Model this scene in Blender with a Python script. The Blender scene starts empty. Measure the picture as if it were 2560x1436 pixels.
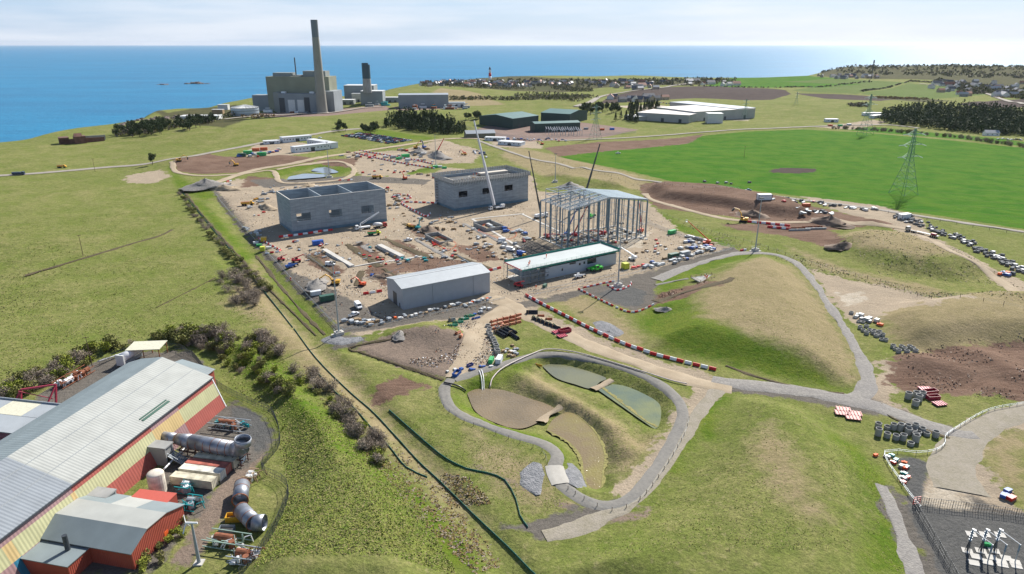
import bpy, math, random
import numpy as np
from mathutils import Vector
random.seed(7); R_ = np.random.RandomState(11)
S = bpy.context.scene; COL = S.collection
# ---------------------------------------------------------------- camera
F = 1707.0; CX = 1280.0; CY = 718.0; CAMZ = 110.0
PITCH = math.atan((718-110)/F)
cd = bpy.data.cameras.new('camera'); cam = bpy.data.objects.new('camera', cd); COL.objects.link(cam)
cd.sensor_width = 36; cd.lens = 36*F/2560; cd.clip_start = 1; cd.clip_end = 90000
cam.location = (0, 0, CAMZ); cam.rotation_euler = (math.pi/2-PITCH, 0, 0); S.camera = cam
# ---------------------------------------------------------------- sky, sun, exposure
SUN_EL = math.radians(38); SUN_AZ = math.radians(58)     # azimuth counted from +X towards +Y
W = bpy.data.worlds.new('World'); S.world = W; W.use_nodes = True
nt = W.node_tree; nt.nodes.clear(); N = nt.nodes.new; LK = nt.links.new
sky = N('ShaderNodeTexSky'); sky.sky_type = 'NISHITA'; sky.sun_disc = False
sky.sun_elevation = SUN_EL; sky.sun_rotation = math.pi/2-SUN_AZ
sky.air_density = 1.0; sky.dust_density = 0.6; sky.ozone_density = 1.6; sky.altitude = 100
geo = N('ShaderNodeNewGeometry'); mp = N('ShaderNodeMapping'); mp.inputs['Scale'].default_value = (1.6, 1.6, 16)
cn = N('ShaderNodeTexNoise'); cn.inputs['Scale'].default_value = 1.5; cn.inputs['Detail'].default_value = 7; cn.inputs['Roughness'].default_value = .55
cr = N('ShaderNodeMapRange'); cr.inputs[1].default_value = .42; cr.inputs[2].default_value = .6
tc = N('ShaderNodeTexCoord')
LK(tc.outputs['Generated'], mp.inputs[0]); LK(mp.outputs[0], cn.inputs['Vector']); LK(cn.outputs[0], cr.inputs[0])
# thin high cloud sheet over the blue
mx = N('ShaderNodeMix'); mx.data_type = 'RGBA'; LK(cr.outputs[0], mx.inputs[0])
cl1 = N('ShaderNodeMix'); cl1.data_type = 'RGBA'; cl1.inputs[0].default_value = .74; LK(sky.outputs[0], cl1.inputs[6]); cl1.inputs[7].default_value = (4.3, 5.9, 8.3, 1)
cl2 = N('ShaderNodeMix'); cl2.data_type = 'RGBA'; cl2.inputs[0].default_value = .88; LK(sky.outputs[0], cl2.inputs[6]); cl2.inputs[7].default_value = (6.8, 7.5, 8.7, 1)
LK(cl1.outputs[2], mx.inputs[6]); LK(cl2.outputs[2], mx.inputs[7])
# the cloud and haze veil lies low over the sea; overhead the sky is clear blue
sx_ = N('ShaderNodeSeparateXYZ'); LK(tc.outputs['Generated'], sx_.inputs[0]); ev = N('ShaderNodeMapRange'); ev.inputs[1].default_value = .10; ev.inputs[2].default_value = .42; LK(sx_.outputs[2], ev.inputs[0])
m3 = N('ShaderNodeMix'); m3.data_type = 'RGBA'; LK(ev.outputs[0], m3.inputs[0]); LK(mx.outputs[2], m3.inputs[6]); LK(sky.outputs[0], m3.inputs[7])
bg = N('ShaderNodeBackground'); bg.inputs[1].default_value = .075; LK(m3.outputs[2], bg.inputs[0])
wo = N('ShaderNodeOutputWorld'); LK(bg.outputs[0], wo.inputs[0])
sd = bpy.data.lights.new('sun', 'SUN'); sd.energy = 4.9; sd.angle = math.radians(.5); sd.color = (1, .95, .87)
so = bpy.data.objects.new('sun', sd); COL.objects.link(so)
sv = Vector((math.cos(SUN_EL)*math.cos(SUN_AZ), math.cos(SUN_EL)*math.sin(SUN_AZ), math.sin(SUN_EL)))
so.rotation_euler = sv.to_track_quat('Z', 'Y').to_euler(); so.location = (200, 300, 400)
S.view_settings.view_transform = 'Standard'; S.view_settings.look = 'None'; S.view_settings.gamma = 1
S.view_settings.exposure = 0.66
S.cycles.max_bounces = 5; S.cycles.volume_bounces = 0
# ---------------------------------------------------------------- projection of photo points onto the land
def ray(px, py):
    u = (px-CX)/F; v = (py-CY)/F
    return u, math.cos(PITCH)-v*math.sin(PITCH), -math.sin(PITCH)-v*math.cos(PITCH)
def GZ(px, py, z=0.):
    d = ray(px, py); t = (z-CAMZ)/d[2]; return d[0]*t, d[1]*t
def hgt(b, t, z=0.):
    x, y = GZ(b[0], b[1], z); d = ray(*t); return CAMZ+d[2]*(y/d[1])-z
def sdf(X, Y, poly):
    """signed distance (negative inside) of points to a polygon"""
    P = np.array(poly, float); n = len(P); d2 = np.full(X.shape, 1e18); ins = np.zeros(X.shape, bool)
    for i in range(n):
        ax, ay = P[i]; bx, by = P[(i+1) % n]; ex, ey = bx-ax, by-ay
        t = np.clip(((X-ax)*ex+(Y-ay)*ey)/(ex*ex+ey*ey+1e-9), 0, 1)
        d2 = np.minimum(d2, (X-ax-t*ex)**2+(Y-ay-t*ey)**2)
        c = (ay > Y) != (by > Y)
        ins ^= c & (X < ex*(Y-ay)/(ey if abs(ey) > 1e-9 else 1e-9)+ax)
    d = np.sqrt(d2); return np.where(ins, -d, d)
def sdline(X, Y, pts):
    d2 = np.full(X.shape, 1e18)
    for (ax, ay), (bx, by) in zip(pts[:-1], pts[1:]):
        ex, ey = bx-ax, by-ay
        t = np.clip(((X-ax)*ex+(Y-ay)*ey)/(ex*ex+ey*ey+1e-9), 0, 1)
        d2 = np.minimum(d2, (X-ax-t*ex)**2+(Y-ay-t*ey)**2)
    return np.sqrt(d2)
SEA = -20.0
# coast traced at the foot of the land, then the far side of the land out of sight
coast = [GZ(*p, -14 if p[0] < 540 else SEA) for p in [(-500, 420), (0, 372), (60, 358), (130, 345), (210, 335), (290, 322), (330, 298), (420, 287), (470, 285), (520, 272), (600, 266), (700, 262), (800, 257), (860, 249), (905, 238), (950, 224), (1000, 214), (1100, 206), (1200, 200), (1400, 198), (1600, 196), (1800, 204), (1900, 206), (1960, 199), (2040, 184), (2120, 173), (2190, 174), (2300, 180), (2480, 178), (2560, 170), (2900, 160)]]
coast = [(-600, -600), (-420, 300)] + coast + [(6000, -600)]
# ---- height raster near, analytic swells far
RX0, RX1, RY0, RY1, RS = -760., 1000., 40., 1500., 2.5
rx = np.arange(RX0, RX1+RS, RS); ry = np.arange(RY0, RY1+RS, RS); RXX, RYY = np.meshgrid(rx, ry); HR = np.zeros(RXX.shape)
def sm(t): t = np.clip(t, 0, 1); return t*t*(3-2*t)
def pad_bb(poly, m):
    P = np.array(poly); i0 = max(0, int((P[:, 0].min()-m-RX0)/RS)); i1 = int((P[:, 0].max()+m-RX0)/RS)+2
    j0 = max(0, int((P[:, 1].min()-m-RY0)/RS)); j1 = int((P[:, 1].max()+m-RY0)/RS)+2
    return slice(j0, max(j1, 1)), slice(i0, max(i1, 1))
def mound(px, h, wd, dome=0., z=0.):
    poly = [GZ(*p, z) for p in px]; s = pad_bb(poly, 2)
    d = -sdf(RXX[s], RYY[s], poly)
    HR[s] += h*sm(d/wd)+dome*sm(d/(wd*3.5))
def bank(px, h, hw):
    pts = [GZ(*p) for p in px]; s = pad_bb(pts, hw+2)
    d = sdline(RXX[s], RYY[s], pts); HR[s] += h*sm(1-d/hw)
POND1 = [(1168, 985), (1180, 975), (1215, 972), (1260, 976), (1320, 995), (1385, 1020), (1352, 1052), (1300, 1072), (1240, 1058), (1190, 1030)]
POND2 = [(1366, 1075), (1385, 1047), (1420, 1030), (1440, 1034), (1480, 1070), (1500, 1100), (1513, 1140), (1508, 1180), (1502, 1225), (1470, 1215), (1458, 1180), (1450, 1140), (1420, 1105)]
POND3 = [(1355, 915), (1372, 911), (1410, 913), (1460, 925), (1515, 945), (1500, 955), (1478, 972), (1440, 962), (1390, 945)]
POND4 = [(1495, 975), (1520, 962), (1560, 965), (1610, 985), (1648, 1010), (1652, 1045), (1640, 1072), (1610, 1055), (1560, 1020)]
POND5 = [(710, 450), (720, 438), (760, 430), (822, 433), (815, 442), (770, 446)]
POND6 = [(770, 426), (785, 416), (815, 413), (845, 425), (848, 430), (825, 433)]
# pond beds
mound([(1120, 975), (1200, 935), (1340, 885), (1450, 890), (1600, 930), (1690, 985), (1690, 1050), (1640, 1120), (1560, 1200), (1500, 1240), (1440, 1225), (1400, 1170), (1370, 1110), (1230, 1070), (1130, 1020)], -2.2, 9)
bank([(1300, 935), (1420, 1000), (1540, 1070), (1560, 1120)], 2.4, 7)
for p_ in (POND1, POND2, POND3, POND4):
    P_ = [GZ(*q, -2.4) for q in p_]; s_ = pad_bb(P_, 12); k_ = sm(-sdf(RXX[s_], RYY[s_], P_)/5+.75); HR[s_] = HR[s_]*(1-k_)+(-3.2)*k_
for p_ in (POND5, POND6): mound(p_, -2.6, 4)
mound([(690, 460), (700, 435), (760, 412), (840, 404), (880, 425), (850, 445), (760, 458)], -.9, 10)
# grassed mounds
mound([(1560, 900), (1660, 740), (1780, 660), (1900, 632), (1985, 660), (2060, 740), (2130, 860), (2168, 950), (2150, 985), (2000, 960), (1810, 915), (1640, 885)], 5.5, 22, 3)
mound([(1800, 985), (1900, 985), (2030, 1020), (2120, 1080), (2190, 1150), (2235, 1210), (2300, 1440), (2380, 1700), (1700, 1700), (1300, 1430), (1640, 1250), (1700, 1180), (1760, 1060)], 6.0, 20, 2)
mound([(2180, 790), (2230, 755), (2420, 730), (2700, 735), (2700, 870), (2500, 880), (2330, 890), (2230, 860), (2190, 820)], 6, 18, 3)
mound([(2050, 600), (2130, 575), (2300, 592), (2450, 640), (2520, 690), (2400, 712), (2200, 680), (2100, 640)], 6, 22, 3)
mound([(1600, 475), (1640, 462), (1800, 472), (2000, 510), (2060, 545), (1960, 548), (1800, 520), (1640, 500)], 6, 14)
mound([(1420, 470), (1340, 440), (1460, 415), (1600, 440), (1580, 478)], 4, 20)
# ridge between factory and ditch, foreground bank left of the fences
mound([(560, 1440), (640, 1330), (700, 1230), (700, 1100), (640, 980), (560, 900), (440, 850), (520, 800), (640, 860), (760, 950), (880, 1050), (1010, 1180), (1100, 1300), (1150, 1440), (1180, 1600), (500, 1600)], 5, 16, 2)
bank([(560, 640), (700, 770), (830, 900), (930, 1010), (1060, 1150), (1200, 1320), (1290, 1440)], -1.6, 7)
bank([(870, 872), (1100, 948)], -1.2, 3.0); bank([(870, 872), (1000, 845)], -1.2, 3.0)
bank([(545, 500), (640, 640), (760, 770), (815, 835)], -1.5, 9)
# heaps of soil
for px, h, r in [((455, 410), 4, 30), ((740, 400), 3, 40), ((515, 468), 4, 12), ((1090, 388), 5, 10), ((1060, 830), 2.2, 8), ((1090, 840), 1.6, 10), ((1150, 850), 1.6, 9), ((1000, 838), 1.5, 6), ((545, 470), 3, 8), ((650, 520), 2, 6),
                 ((1665, 770), 1.5, 6), ((2070, 550), 3, 10), ((2180, 560), 3, 9), ((795, 718), 1.5, 6), ((870, 660), 1.2, 7), ((950, 610), 1.5, 6), ((1090, 575), 2.2, 8), ((1010, 690), 1.4, 8), ((1410, 750), -1, 8), ((2290, 905), 2.2, 7), ((2370, 925), 1.8, 8), ((2450, 895), 2.6, 8), ((2520, 935), 2.2, 7), ((2420, 955), -1.5, 7), ((2480, 970), 1.6, 5)]:
    x, y = GZ(*px); HR += h*np.exp(-((RXX-x)**2+(RYY-y)**2)/(r*r))
def vnoise(x, y, sc, seed):
    """smooth value noise"""
    x = np.asarray(x, float)/sc; y = np.asarray(y, float)/sc; xi = np.floor(x); yi = np.floor(y); fx = sm(x-xi); fy = sm(y-yi)
    def h(a, b):
        v = np.sin(a*127.1+b*311.7+seed*74.7)*43758.5453; return v-np.floor(v)
    return (h(xi, yi)*(1-fx)+h(xi+1, yi)*fx)*(1-fy)+(h(xi, yi+1)*(1-fx)+h(xi+1, yi+1)*fx)*fy-.5
swells = [((2120, 186), 20, 420, 240), ((2560, 185), 26, 600, 260), ((2300, 200), 12, 500, 250), ((1060, 222), 4, 160, 120), ((1150, 235), 5, 200, 90), ((1000, 300), 6, 220, 110), ((600, 330), 7, 160, 90), ((1300, 258), 5, 200, 80), ((1980, 235), 8, 300, 200), ((2300, 270), 8, 350, 160)]
swells = [(GZ(*p), h, a, b) for p, h, a, b in swells]
# flat yards stay level
flats = [GZ(*p) for p in [(535, 480), (620, 430), (1100, 395), (1340, 470), (1640, 510), (1845, 625), (1560, 712), (1300, 765), (850, 850), (690, 680)]]
def height(x, y):
    x = np.asarray(x, float); y = np.asarray(y, float)
    i = np.clip((x-RX0)/RS, 0, HR.shape[1]-1.001); j = np.clip((y-RY0)/RS, 0, HR.shape[0]-1.001)
    i0 = i.astype(int); j0 = j.astype(int); a = i-i0; b = j-j0
    h = (HR[j0, i0]*(1-a)+HR[j0, i0+1]*a)*(1-b)+(HR[j0+1, i0]*(1-a)+HR[j0+1, i0+1]*a)*b
    far = sm((y-560)/300)
    for (cx, cy), hh, sa, sb in swells: h = h+hh*np.exp(-((x-cx)/sa)**2-((y-cy)/sb)**2)
    h = h+far*(vnoise(x, y, 160, 1)*5+vnoise(x, y, 60, 2)*1.5)
    if y.size == 0 or (y.max() < 840 and x.min() > -420): return h
    cs = coast_d(x, y); k = sm(-cs/(55+np.clip((x+500)/300, 0, 1)*190)+.10); return SEA-6+(h-SEA+6)*k+(1-k)*k*vnoise(x, y, 9, 4)*8
CR = None
def coast_d(x, y):
    return sdf(np.asarray(x, float), np.asarray(y, float), coast)
NZ = {}
def G(px, py):
    """photo point -> point on the terrain"""
    z = 0.
    for _ in range(9):
        x, y = GZ(px, py, z); z = .35*z+.65*float(height(np.array([x]), np.array([y]))[0])
    return x, y, z
# ---------------------------------------------------------------- material helpers
MT = {}
def lin(c): return tuple(((v/255+.055)/1.055)**2.4 if v/255 > .04045 else v/255/12.92 for v in c)
def mat(name, col, rough=.7, metal=0., var=.12, scale=1.5, bump=0., wave=None, streak=0.):
    """plain painted / stone surface with blotchy wear; wave=(axis,period,depth) gives sheet ribs"""
    if name in MT: return MT[name]
    m = bpy.data.materials.new(name); m.use_nodes = True; nt = m.node_tree; b = nt.nodes['Principled BSDF']; N = nt.nodes.new; L = nt.links.new
    b.inputs['Roughness'].default_value = rough; b.inputs['Metallic'].default_value = metal
    tc = N('ShaderNodeTexCoord'); n = N('ShaderNodeTexNoise'); n.inputs['Scale'].default_value = scale; n.inputs['Detail'].default_value = 5
    src = tc.outputs['Object']
    if streak:
        mp = N('ShaderNodeMapping'); mp.inputs['Scale'].default_value = (1, 1, streak); L(src, mp.inputs[0]); L(mp.outputs[0], n.inputs['Vector'])
    else: L(src, n.inputs['Vector'])
    r = N('ShaderNodeMapRange'); r.inputs[1].default_value = .3; r.inputs[2].default_value = .7; r.inputs[3].default_value = 1-var; r.inputs[4].default_value = 1+var; L(n.outputs[0], r.inputs[0])
    h = N('ShaderNodeHueSaturation'); h.inputs['Color'].default_value = (*col, 1); L(r.outputs[0], h.inputs['Value']); L(h.outputs[0], b.inputs['Base Color'])
    hgt_ = None
    if wave:
        w = N('ShaderNodeTexWave'); w.bands_direction = wave[0]; w.inputs['Scale'].default_value = .314/wave[1]*1.0; w.wave_type = 'BANDS'; L(src, w.inputs['Vector'])
        bp = N('ShaderNodeBump'); bp.inputs['Distance'].default_value = wave[2]; bp.inputs['Strength'].default_value = 1; L(w.outputs['Fac'], bp.inputs['Height']); L(bp.outputs[0], b.inputs['Normal'])
    elif bump:
        bp = N('ShaderNodeBump'); bp.inputs['Distance'].default_value = bump; L(n.outputs[0], bp.inputs['Height']); L(bp.outputs[0], b.inputs['Normal'])
    MT[name] = m; return m
def soilmat(name, c1, c2, c3, rough=.95, bump=.15, tracks=0, scale=.12):
    """earth / gravel / tarmac with several scales of variation"""
    m = bpy.data.materials.new(name); m.use_nodes = True; nt = m.node_tree; b = nt.nodes['Principled BSDF']; N = nt.nodes.new; L = nt.links.new
    b.inputs['Roughness'].default_value = rough; b.inputs['Specular IOR Level'].default_value = .15
    g = N('ShaderNodeNewGeometry')
    def nz(sc, d=6):
        n = N('ShaderNodeTexNoise'); n.inputs['Scale'].default_value = sc; n.inputs['Detail'].default_value = d; n.inputs['Roughness'].default_value = .6; L(g.outputs['Position'], n.inputs['Vector'])
        r = N('ShaderNodeMapRange'); r.inputs[1].default_value = .36; r.inputs[2].default_value = .64; L(n.outputs[0], r.inputs[0]); return r.outputs[0]
    a = nz(scale); c = nz(scale*9)
    m1 = N('ShaderNodeMix'); m1.data_type = 'RGBA'; L(a, m1.inputs[0]); m1.inputs[6].default_value = (*c1, 1); m1.inputs[7].default_value = (*c2, 1)
    m2 = N('ShaderNodeMix'); m2.data_type = 'RGBA'; mm = N('ShaderNodeMath'); mm.operation = 'MULTIPLY'; mm.inputs[1].default_value = .6; L(c, mm.inputs[0]); L(mm.outputs[0], m2.inputs[0]); L(m1.outputs[2], m2.inputs[6]); m2.inputs[7].default_value = (*c3, 1)
    L(m2.outputs[2], b.inputs['Base Color'])
    n = N('ShaderNodeTexNoise'); n.inputs['Scale'].default_value = 2.2; n.inputs['Detail'].default_value = 3; L(g.outputs['Position'], n.inputs['Vector'])
    bp = N('ShaderNodeBump'); bp.inputs['Distance'].default_value = bump; L(n.outputs[0], bp.inputs['Height']); L(bp.outputs[0], b.inputs['Normal'])
    MT[name] = m; return m
def prop(o, label=None, cat=None, group=None, kind=None):
    if label: o['label'] = label
    if cat: o['category'] = cat
    if group: o['group'] = group
    if kind: o['kind'] = kind
    return o
def link_mesh(name, V, Fc, mats, parent=None, mi=None, smooth=False):
    me = bpy.data.meshes.new(name); me.from_pydata(V, [], Fc); me.update()
    for m in (mats if isinstance(mats, (list, tuple)) else [mats]): me.materials.append(m)
    if mi is not None: me.polygons.foreach_set('material_index', mi)
    if smooth: me.polygons.foreach_set('use_smooth', [True]*len(me.polygons))
    o = bpy.data.objects.new(name, me); COL.objects.link(o)
    if parent: o.parent = parent
    return o
def grid_mesh(name, X, Y, Z, m):
    nr, nc = X.shape; V = np.stack([X.ravel(), Y.ravel(), Z.ravel()], 1).astype(np.float32)
    idx = np.arange(nr*nc).reshape(nr, nc); q = np.stack([idx[:-1, :-1], idx[:-1, 1:], idx[1:, 1:], idx[1:, :-1]], -1).reshape(-1, 4)
    me = bpy.data.meshes.new(name); me.vertices.add(len(V)); me.vertices.foreach_set('co', V.ravel())
    me.loops.add(q.size); me.loops.foreach_set('vertex_index', q.ravel().astype(np.int32))
    me.polygons.add(len(q)); me.polygons.foreach_set('loop_start', np.arange(0, q.size, 4, dtype=np.int32))
    me.update(calc_edges=True); me.polygons.foreach_set('use_smooth', np.ones(len(q), bool)); me.materials.append(m)
    o = bpy.data.objects.new(name, me); COL.objects.link(o); return o
# ---------------------------------------------------------------- land cover: (layer, edge raggedness m, polygons in photo points)
LAY = [
 ('lush', 5, [[(470, 500), (500, 500), (560, 560), (640, 650), (750, 760), (840, 832), (800, 838), (700, 750), (600, 640), (520, 550)],
   [(700, 1000), (800, 1010), (960, 1140), (1100, 1260), (1230, 1430), (1130, 1440), (1020, 1330), (900, 1180), (760, 1080)],
   [(1640, 690), (1780, 645), (1850, 628), (1900, 640), (1800, 665), (1740, 690), (1700, 720), (1650, 735)], [(1640, 745), (1700, 735), (1760, 770), (1850, 830), (1990, 880), (2060, 930), (2100, 980), (1960, 950), (1800, 905), (1660, 870), (1590, 800)],
   [(1720, 930), (1820, 985), (1790, 1100), (1740, 1090), (1700, 1190), (1660, 1180), (1740, 1060)], [(2070, 1080), (2150, 1120), (2220, 1200), (2300, 1440), (2160, 1440), (2180, 1250), (2120, 1150)],
   [(1600, 500), (1700, 560), (1850, 620), (1820, 632), (1700, 590), (1620, 545)], [(1180, 960), (1250, 930), (1330, 900), (1290, 930), (1210, 970), (1150, 1000), (1200, 1040), (1330, 1085), (1420, 1130), (1440, 1180), (1400, 1160), (1350, 1105), (1200, 1060), (1140, 1000)],
   [(420, 415), (500, 470), (560, 490), (510, 500), (440, 470)], [(670, 430), (770, 412), (850, 405), (880, 425), (850, 440), (830, 415), (780, 418), (700, 440), (690, 455)], [(905, 440), (1090, 418), (1060, 432), (940, 446)],
   [(880, 330), (930, 320), (1100, 345), (1060, 350), (900, 340)], [(560, 870), (640, 850), (760, 950), (800, 1000), (700, 990), (600, 930)]]),
 ('drygrass', 7, [[(1740, 745), (1790, 690), (1900, 645), (1985, 670), (2060, 760), (2130, 880), (2150, 960), (2100, 950), (2040, 900), (1930, 850), (1830, 820), (1760, 790)],
   [(2190, 785), (2300, 748), (2430, 733), (2600, 745), (2600, 860), (2400, 880), (2300, 890), (2230, 850)], [(2085, 590), (2180, 574), (2330, 600), (2440, 650), (2300, 650), (2150, 620)],
   [(1280, 365), (1400, 390), (1600, 440), (1640, 470), (1500, 450), (1360, 440), (1250, 390)], [(1380, 745), (1440, 720), (1560, 800), (1620, 860), (1560, 870), (1440, 790)],
   [(560, 760), (640, 650), (720, 800), (860, 930), (1060, 1130), (1200, 1300), (1100, 1250), (930, 1080), (760, 930), (640, 800)],
   [(1340, 930), (1450, 1000), (1640, 1100), (1560, 1200), (1520, 1180), (1500, 1080), (1380, 1010), (1300, 970)], [(2440, 1100), (2560, 1060), (2560, 1250), (2500, 1200)],
   [(1180, 1080), (1330, 1150), (1420, 1260), (1330, 1270), (1200, 1180)], [(1100, 220), (1200, 235), (1260, 262), (1150, 265), (1060, 248)], [(1980, 620), (2140, 680), (2340, 720), (2560, 770), (2560, 800), (2300, 745), (2040, 670)], [(1930, 1060), (2010, 1180), (2060, 1320), (1960, 1250), (1880, 1120)]]),
 ('crop', 3, [[(1395, 392), (1560, 364), (1760, 340), (2010, 324), (2150, 331), (2330, 347), (2600, 374), (2600, 580), (2350, 540), (2150, 512), (1900, 478), (1700, 459), (1560, 425), (1440, 402)], [(2060, 318), (2200, 319), (2420, 340), (2600, 362), (2600, 370), (2330, 343), (2150, 329)],
   [(1760, 216), (1890, 196), (2035, 192), (2190, 206), (2060, 220), (1900, 220)], [(1310, 214), (1400, 216), (1380, 226), (1290, 222)]]),
 ('pasture', 6, [[(2150, 236), (2270, 209), (2400, 222), (2470, 236), (2330, 248)], [(1980, 227), (2080, 215), (2260, 208), (2140, 236)], [(1950, 205), (2100, 196), (2200, 203), (2300, 208), (2190, 212)]]),
 ('plough', 5, [[(1530, 240), (1660, 219), (1800, 216), (1965, 226), (1978, 236), (1930, 250), (1740, 246), (1500, 260)], [(1985, 233), (2150, 239), (2290, 247), (2200, 253), (2060, 247)], [(2395, 262), (2480, 252), (2600, 246), (2600, 268), (2480, 271)], [(1925, 425), (1960, 420), (2040, 422), (2042, 430), (1990, 434), (1930, 432)]]),
 ('heath', 8, [[(2035, 186), (2120, 168), (2300, 172), (2600, 168), (2600, 240), (2420, 215), (2330, 200), (2180, 198), (2060, 192)], [(1050, 200), (1400, 196), (1800, 200), (1780, 212), (1500, 220), (1400, 232), (1100, 215)], [(2190, 246), (2330, 248), (2400, 254), (2300, 256)], [(480, 272), (590, 262), (640, 285), (560, 320), (440, 310), (350, 290), (420, 283)]]),
 ('sand', 7, [[(535, 478), (590, 448), (770, 452), (905, 446), (1090, 432), (1110, 418), (1330, 438), (1345, 478), (1620, 505), (1700, 580), (1845, 624), (1560, 708), (1290, 765), (1225, 790), (900, 838), (850, 828), (700, 660), (640, 605), (560, 520)],
   [(860, 385), (1010, 375), (1100, 350), (1210, 378), (1180, 408), (1085, 410), (1000, 440), (905, 442), (880, 415)], [(600, 395), (680, 370), (720, 385), (700, 402)], [(640, 360), (720, 350), (830, 372), (700, 395), (600, 388)],
   [(1130, 790), (1210, 760), (1290, 748), (1400, 800), (1600, 890), (1780, 935), (1810, 960), (1760, 1020), (1650, 1180), (1560, 1260), (1530, 1240), (1640, 1120), (1720, 1000), (1740, 960), (1600, 920), (1440, 850), (1300, 790), (1230, 830), (1250, 900), (1210, 935), (1110, 945), (1170, 860)],
   [(2020, 670), (2120, 700), (2300, 735), (2440, 745), (2400, 740), (2300, 760), (2210, 780), (2170, 800), (2140, 810), (2080, 760)], [(2100, 700), (2220, 715), (2420, 742), (2330, 765), (2230, 760), (2190, 800), (2140, 800)], [(2200, 900), (2280, 905), (2230, 990), (2300, 1070), (2200, 1030), (2160, 1000), (2190, 950)],
   [(2000, 490), (2200, 515), (2300, 545), (2330, 590), (2470, 665), (2600, 720), (2600, 740), (2460, 680), (2300, 600), (2240, 575), (2100, 530)], [(310, 440), (400, 425), (430, 440), (380, 460), (320, 458)],
   [(1220, 350), (1330, 345), (1360, 372), (1240, 368)], [(2040, 318), (2180, 300), (2220, 305), (2130, 325)], [(2270, 1230), (2340, 1150), (2420, 1060), (2560, 1010), (2600, 1060), (2470, 1090), (2440, 1130), (2560, 1300), (2560, 1340), (2300, 1320), (2270, 1290)]]),
 ('mud', 6, [[(430, 400), (520, 385), (560, 392), (700, 388), (790, 396), (785, 406), (690, 414), (600, 432), (500, 436), (440, 428)], [(1598, 462), (1640, 455), (1900, 490), (2050, 520), (2230, 560), (2080, 575), (1980, 572), (1850, 545), (1640, 520), (1605, 485)],
   [(2240, 890), (2420, 862), (2600, 850), (2600, 1010), (2450, 985), (2330, 990), (2210, 960), (2230, 920)], [(1800, 560), (2000, 560), (2090, 580), (2120, 625), (1960, 590), (1840, 575)], [(790, 400), (900, 395), (880, 420), (800, 410)], [(620, 440), (700, 448), (760, 455), (600, 470)],
   [(1360, 370), (1500, 355), (1700, 345), (1760, 335), (1720, 360), (1560, 375), (1400, 392)], [(1640, 735), (1760, 700), (1800, 712), (1730, 735), (1650, 760), (1570, 785)], [(940, 965), (1000, 940), (1070, 965), (960, 1010), (920, 1000)], [(1650, 480), (1730, 490), (1800, 520), (1700, 520)], [(755, 640), (800, 625), (860, 680), (830, 695), (770, 660)], [(880, 620), (920, 610), (965, 650), (930, 665)], [(920, 668), (1080, 640), (1190, 660), (1130, 670), (990, 685), (960, 720), (915, 690)], [(1015, 560), (1090, 575), (1110, 600), (1040, 592)], [(960, 600), (1000, 600), (1070, 635), (1040, 645)], [(1120, 610), (1200, 615), (1260, 650), (1200, 655)], [(895, 870), (960, 845), (1060, 850), (1110, 900), (1090, 935), (1010, 922)]]),
 ('pinksoil', 4, [[(875, 875), (960, 840), (1090, 815), (1180, 850), (1150, 900), (1110, 945), (1010, 925)], [(1005, 830), (1060, 815), (1140, 825), (1165, 850), (1120, 885), (1080, 870), (1040, 862)], [(1160, 1150), (1500, 1300), (1640, 1270), (1600, 1300), (1500, 1310)], [(500, 1280), (560, 1180), (640, 1120), (660, 1130), (600, 1230), (530, 1340), (450, 1436), (420, 1436)]]),
 ('gravel', 4, [[(530, 478), (548, 482), (640, 600), (710, 660), (850, 815), (1000, 790), (1230, 745), (1300, 757), (1550, 700), (1830, 618), (1850, 630), (1560, 716), (1300, 772), (1000, 815), (850, 838), (700, 680), (620, 600)],
   [(800, 850), (850, 838), (910, 845), (900, 862), (840, 872)], [(690, 670), (760, 690), (900, 760), (960, 800), (860, 815), (760, 730)], [(1250, 610), (1330, 600), (1420, 640), (1300, 660)], [(620, 450), (900, 440), (1080, 450), (1060, 462), (880, 455), (660, 470)], [(1450, 722), (1560, 700), (1640, 690), (1640, 760), (1580, 778), (1480, 740)], [(1820, 950), (1960, 965), (2190, 1000), (2330, 1060), (2400, 1072), (2400, 1100), (2200, 1040), (1990, 1000), (1820, 975)],
   [(2190, 1260), (2230, 1215), (2260, 1240), (2340, 1440), (2270, 1440), (2230, 1330)], [(2270, 1230), (2420, 1240), (2580, 1300), (2600, 1500), (2340, 1500), (2270, 1290)], [(480, 1050), (590, 1000), (640, 1040), (700, 1100), (660, 1130), (560, 1200), (420, 1380), (380, 1436), (150, 1436), (330, 1250), (440, 1140)], [(0, 1060), (170, 940), (250, 900), (340, 880), (480, 880), (530, 930), (400, 1000), (0, 1200)],
   [(1260, 1320), (1340, 1300), (1440, 1270), (1560, 1240), (1580, 1260), (1500, 1310), (1360, 1345)]]),
 ('pale', 5, [[(2090, 735), (2150, 730), (2170, 750), (2120, 765)], [(2290, 1260), (2360, 1160), (2400, 1200), (2430, 1290), (2340, 1290)], [(1630, 575), (1600, 618), (1470, 640), (1560, 600)], [(1540, 265), (1640, 262), (1880, 290), (1870, 302), (1700, 300)]]),
 ('darkstone', 3, [[(2270, 1262), (2350, 1268), (2600, 1300), (2600, 1520), (2410, 1520), (2350, 1420)], [(2240, 1140), (2330, 1160), (2320, 1200), (2290, 1270), (2262, 1225)], [(560, 1010), (640, 1030), (690, 1100), (640, 1130), (600, 1060)], [(1490, 735), (1560, 715), (1620, 730), (1600, 765), (1560, 765)]]),
 ('yard', 2, [[(1170, 330), (1215, 315), (1400, 300), (1600, 325), (1500, 345), (1310, 355), (1200, 340)], [(980, 268), (1110, 262), (1180, 270), (1000, 278)], [(610, 285), (960, 262), (980, 275), (820, 290), (640, 292)]]),
]
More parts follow.
